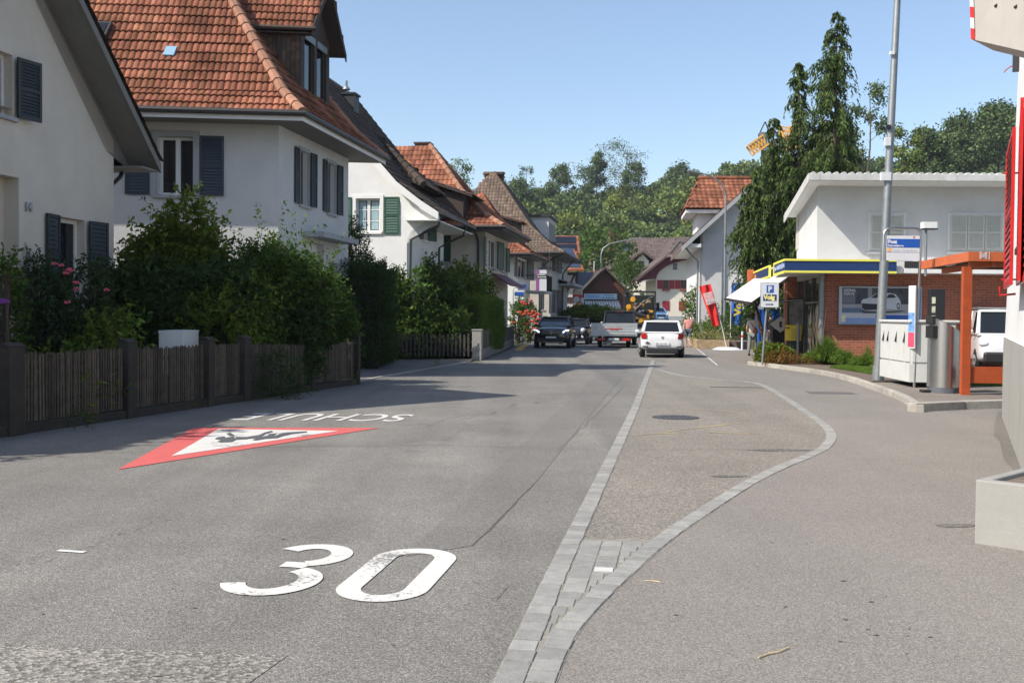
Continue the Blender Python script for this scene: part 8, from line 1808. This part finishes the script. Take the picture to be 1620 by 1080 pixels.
bush('shrub', 'second magnolia bush with pale buds before the beige house', [(X(728, 45), 46, 2.2, 1.0, .9, 1.5), (X(755, 46.5), 47.2, 2.2, .75, .6, 1.3), (X(705, 44), 44.5, 1.9, .8, .8, 1.2)], .15, G_['bright'], 1300, 8, .4, .5, 47)
bush('shrub', 'row of green garden shrubs behind the driveway fence', [(X(612, 38.6), 38.5, .8, .9, .4, .8), (X(645, 38.6), 38.6, .9, .9, .4, .9), (X(690, 39), 39.3, .9, .9, .6, .9), (X(722, 40), 40.0, .9, .6, .5, .9)], .10, G_['mid'], 2200, 8, .3, .5, 48)
bush('shrub', 'low round bright green bush behind the driveway fence', [(X(680, 40.6), 41.0, .95, .95, .6, .75)], .06, G_['thuja'], 1500, 8, .22, .4, 49)
bush('shrub', 'dark shrub between the tall hedge and the magnolia', [(X(604, 38.7), 38.7, 1.3, .8, .4, 1.5), (X(628, 38.8), 38.8, 1.5, .8, .4, 1.6)], .10, G_['mid'], 2400, 8, .3, .5, 51)
Tt_ = front(731, 41.0)
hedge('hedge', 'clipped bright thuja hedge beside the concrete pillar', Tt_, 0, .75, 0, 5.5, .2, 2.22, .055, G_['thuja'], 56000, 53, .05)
roses('red and orange roses tumbling over the fence by the bus stop', [(X(820, 60), 60.5, 1.3, .5, .7, 1.0), (X(838, 62), 62.5, 1.2, .6, .8, 1.1), (X(822, 61), 61, 2.3, .25, .3, .55)], 0, 55, mat('orange red petals', (.55, .07, .04), .6, var=.3, vs=9), [FP(x, y, 60) for x, y in ((827, 478), (830, 481), (833, 492), (838, 497), (843, 500), (847, 498), (841, 508), (832, 512), (848, 512), (851, 505), (822, 494), (845, 520), (853, 512), (812, 510), (835, 524), (829, 497), (850, 497), (844, 493))], rad=.13, leaf=.1, m='mid', nsh=500)
# bushes near the bend
for k, (px, py, Y_, w_, h_, mm, lb) in enumerate(((880, 492, 88, 2.3, .6, 'bright', 'low hedge-like bush behind the oncoming cars'), (917, 486, 88, .9, .95, 'yellow', 'yellow flowering bush beside the sign pylon'), (942, 486, 90, 1.1, .9, 'bright', 'pale leafed bush before the brown shop'), (962, 489, 91, 1.1, .8, 'straw', 'dry grassy plants before the brown shop'), (985, 436, 118, 1.2, 2.6, 'mid', 'tree between the brown shop and the cream house'), (950, 405, 135, 3.2, 2.2, 'mid', 'green tree behind the brown shop left of the lamp'), (1000, 432, 122, 1.6, 1.2, 'mid', 'small bush at the wall of the cream house'))):
    zc = Z(py+(10 if Y_ < 95 else 0), Y_, px); h_ = h_*(.45 if Y_ < 95 else 1); bush('shrub', lb, [(X(px, Y_), Y_, zc, w_, 1.2, h_)], .2, G_[mm], 350, 8, .45, .5, 60+k, stems=False)
bush('tree', 'leafy tree rising over the dark shed roof', [(X(930, 128), 128, Z(400, 128, 930), 2.6, 2, 3.0), (X(965, 130), 130, Z(395, 130, 965), 2.8, 2, 2.6), (X(950, 128), 128, 3.5, 5, 2, 2.6)], .3, G_['mid'], 900, 9, .8, .6, 69, cat='tree')
# right side
bush('shrub', 'big rounded green bush behind the red banner', [(X(1113, 63), 64, 1.9, 1.0, 1, 1.5), (X(1150, 66), 68, 1.7, 1.6, 1.2, 1.5), (X(1165, 60), 62, 1.2, 1.2, 1, 1.1)], .14, G_['mid'], 1500, 8, .4, .5, 71)
bush('shrub', 'white flowering shrub in the stone bed', [(X(1118, 57), 58, .75, .9, .7, .5), (X(1135, 56.5), 57.5, .8, .5, .5, .45)], .09, G_['bright'], 500, 8, .3, .5, 73)
bush('grass_clump', 'dry yellow grasses in the stone bed', [(X(1125, 55.5), 55.8, .45, 1.0, .4, .3)], .14, G_['straw'], 200, 8, .3, .12, 75, stems=False)
bush('shrub', 'green hedge of shrubs behind the bollard', [(X(1185, 57), 58, 1.1, 1.3, .8, 1.0), (X(1165, 57), 57, .6, .5, .5, .5)], .09, G_['mid'], 900, 8, .3, .5, 77)
Yb = 35.6
bush('shrub', 'red and yellow leaved shrub at the tip of the planting bed', [(X(1227, Yb), Yb+.2, .32, .42, .4, .30), (X(1216, Yb), Yb+.3, .38, .28, .3, .32), (X(1240, Yb), Yb+.2, .32, .32, .3, .25)], .08, G_['yellow'], 1300, 8, .2, .45, 79)
bush('shrub', 'small rusty shrub beside the yellow green one', [(X(1240, 34.8), 35, .25, .55, .3, .22)], .05, G_['reddish'], 220, 8, .2, .4, 81)
bush('ground_plants', 'low brown ground plants along the bed', [(X(1262, 34.6), 35.0, .16, .8, .35, .14)], .045, G_['reddish'], 260, 7, .15, .35, 83, stems=False)
def tuft(label, x, y, w_, h_, n, seed, m='grass', z0=.1):
    rg_ = np.random.default_rng(seed); t = thing('grass_clump', label, 'ornamental grass', (x, y, z0)); a = rg_.random(n)*6.28; ln = w_*rg_.uniform(.15, 1.1, n); hh = h_*rg_.uniform(.45, 1.05, n)*(1-.25*ln/w_); C = []; D = []; S = []; r0 = w_*.22*np.sqrt(rg_.random(n)); a0 = rg_.random(n)*6.28
    for k in range(6):
        def pt(f): return np.stack([x+np.cos(a0)*r0+np.cos(a)*ln*f**1.5, y+np.sin(a0)*r0+np.sin(a)*ln*f**1.5, z0+hh*(1.9*f-1.05*f*f*(ln/w_+.35))], 1)
        p0 = pt(k/6); p1 = pt((k+1)/6); C.append(p0); D.append(p1-p0+1e-5); S.append(np.linalg.norm(p1-p0, axis=1)*1.15)
    leaves('blades', np.concatenate(C), np.concatenate(D), np.concatenate(S), .12, G_[m], t, rg_, fold=.02); return t
tuft('large arching grass clump at the corner of the brick wall', X(1309, 35.2), 35.2, .75, .72, 2600, 85)
tuft('smaller grass clump to the right of the large one', X(1341, 34.6), 34.6, .55, .42, 1500, 87)
tuft('low dark grass clump beside the grey cabinet', X(1371, 33.5), 33.5, .5, .38, 1300, 89)
tuft('narrow leaved tuft against the brick wall', X(1375, 35.0), 35.1, .35, .55, 500, 91)
t = thing('bare_shrub', 'thin leafless shrub standing by the shop window', 'shrub', (X(1293, 35.3), 35.3, .1)); mb = MB(); r = random.Random(5)
for k in range(11):
    a = V((X(1293, 35.3)+r.uniform(-.12, .12), 35.3, .1)); e = a+V((r.uniform(-.2, .2), r.uniform(-.2, .2), r.uniform(1.2, 1.9))); mb.tube([a, a.lerp(e, .5)+V((r.uniform(-.06, .06), 0, .05)), e], [.014, .009, .003], 5)
mb.build('stem', mat('pale twig bark', (.20, .14, .09), .9), t)
# grass strips by the kerb and behind the shelter
def lawn(label, poly, z, n, seed):
    rg_ = np.random.default_rng(seed); xs = [p[0] for p in poly]; ys = [p[1] for p in poly]; C = []
    while len(C) < n:
        x, y = rg_.uniform(min(xs), max(xs)), rg_.uniform(min(ys), max(ys))
        if inpoly(x, y, poly): C.append((x, y, z))
    C = np.array(C); o = leaves('grass', C, np.array([0, 0, 1.])+rg_.normal(size=(n, 3))*.35, rg_.uniform(.03, .07, n), .18, G_['grass'], None, rg_); o['kind'] = 'stuff'; o['label'] = label
l0 = [gp(1312, 587), gp(1395, 601), gp(1392, 589), gp(1330, 583)]; lawn('short grass strip between kerb and planting bed', l0, .11, 26000, 93)
struct(MB().poly([V((x, y, .112)) for x, y in l0]).build('ground', M['grass_ground']), 'earth under the narrow grass strip by the kerb')
a = plat[0].y; l1 = [(9.6, BEDY+.6), (13.6, BEDY+.6), (14.5, 29.5), (9.9, 29.5)]; l1 = [(X(1512, 24), 24.2), (13.6, 24.2), (15.5, 29.5), (X(1512, 29.5), 29.5)]; lawn('green lawn strip behind the bus shelter', l1, .115, 40000, 95)
struct(MB().poly([V((x, y, .118)) for x, y in l1]).build('ground', M['grass_ground']), 'earth under the lawn behind the bus shelter')
struct(MB().poly([(9.2, 29.5, .02), (34, 29.5, .02), (34, 37, .02), (10.5, 37, .02)]).build('car_park', M['drive']), 'asphalt parking area in front of the brick wall')
# ---- big weeping conifer behind the shop
def conifer():
    Yc = 50; rg_ = np.random.default_rng(99); r = random.Random(99); bx = X(1300, Yc); t = thing('conifer', 'big weeping cypress with many leaders rising behind the shop', 'conifer', (bx, Yc, 0)); C = []; D = []; S = []; tr = MB()
    # leaders: tip column and row, distance, reach to the left and right in pixels, growth of the reach per metre
    sp = [(1325, 17, 50, 95, 24, .27), (1264, 98, 50.5, 34, 22, .12), (1224, 186, 50, 30, 24, .20), (1196, 262, 49, 32, 34, .30), (1178, 305, 49.3, 22, 30, .28), (1246, 240, 49.4, 34, 30, .22), (1340, 212, 51, 26, 30, .24)]
    for (px, py, Ys_, hl_r, hr_r, gw) in sp:
        tip = P(px, py, Ys_); m_px = 1700/Ys_; foot = V((tip.x+(bx-tip.x)*.35, Yc, 0)); zlow = 2.5 if px < 1260 else 4.5; big = px == 1325
        tr.tube([foot, foot.lerp(tip, .5)+V(((tip.x-foot.x)*.35, 0, 0)), tip], [.2 if big else .1, .1, .012], 6)
        z = tip.z-.1
        while z > zlow:
            f = (tip.z-z); cx = tip.x+(foot.x-tip.x)*((tip.z-z)/tip.z)**1.6; nb = 3 if f < 1.2 else (5 if f < 4 else 7)
            for k in range(nb):
                a = r.uniform(0, 6.28); ca = math.cos(a); lim = (hl_r if ca < 0 else hr_r)/m_px; lim = lim*abs(ca)+(1-abs(ca))*min(lim, 1.6)
                L = min(lim, .16+gw*1.15*f)*r.choice((.45, .7, .9, 1.15, 1.4)); n = max(4, int(L*7)); d = V((ca, math.sin(a), 0)); o = V((cx, tip.y, z)); lift = r.uniform(.0, .45)
                tr.tube([o, o+d*L*.5+V((0, 0, .1*L+.25*lift*L)), o+d*L*.95+V((0, 0, -.25*L+.45*lift*L))], [.02, .012, .004], 4, cap=False)
                for i in range(n):
                    u = (i+.8)/n; q = o+d*L*u+V((0, 0, L*(.45*u-.70*u*u+.45*lift*u))); ln = r.uniform(.25, .85)*(.45+.75*u)*(1 if f > 1.5 else .5); kk = 9
                    for j in range(kk):
                        C.append((q.x+r.uniform(-.05, .05)+.1*d.x*j/kk, q.y+r.uniform(-.06, .06), q.z+.05-ln*j/kk)); D.append((d.x*.3+r.uniform(-.4, .4), d.y*.3+r.uniform(-.4, .4), -.9+r.uniform(-.2, .5))); S.append(r.uniform(.13, .27))
            z -= r.choice((.12, .2, .34)) if f < 3 else r.choice((.16, .26, .42))
    leaves('foliage', np.array(C), np.array(D), np.array(S), .34, G_['conifer'], t, rg_); tr.build('trunk', M['bark'], t)
conifer()
# ================================================================ thin summer haze
hb = MB().box(-420, 420, -45, 460, -1.2, 150); hm_ = bpy.data.materials.new('haze'); hm_.use_nodes = True; n = hm_.node_tree.nodes; n.remove(n['Principled BSDF']); pv_ = n.new('ShaderNodeVolumePrincipled')
pv_.inputs['Color'].default_value = (.80, .87, 1, 1); pv_.inputs['Density'].default_value = .0002; pv_.inputs['Anisotropy'].default_value = .25; hm_.node_tree.links.new(pv_.outputs[0], n['Material Output'].inputs['Volume'])
o = hb.build('haze', hm_); o['kind'] = 'stuff'; o['label'] = 'thin pale summer haze over the valley'
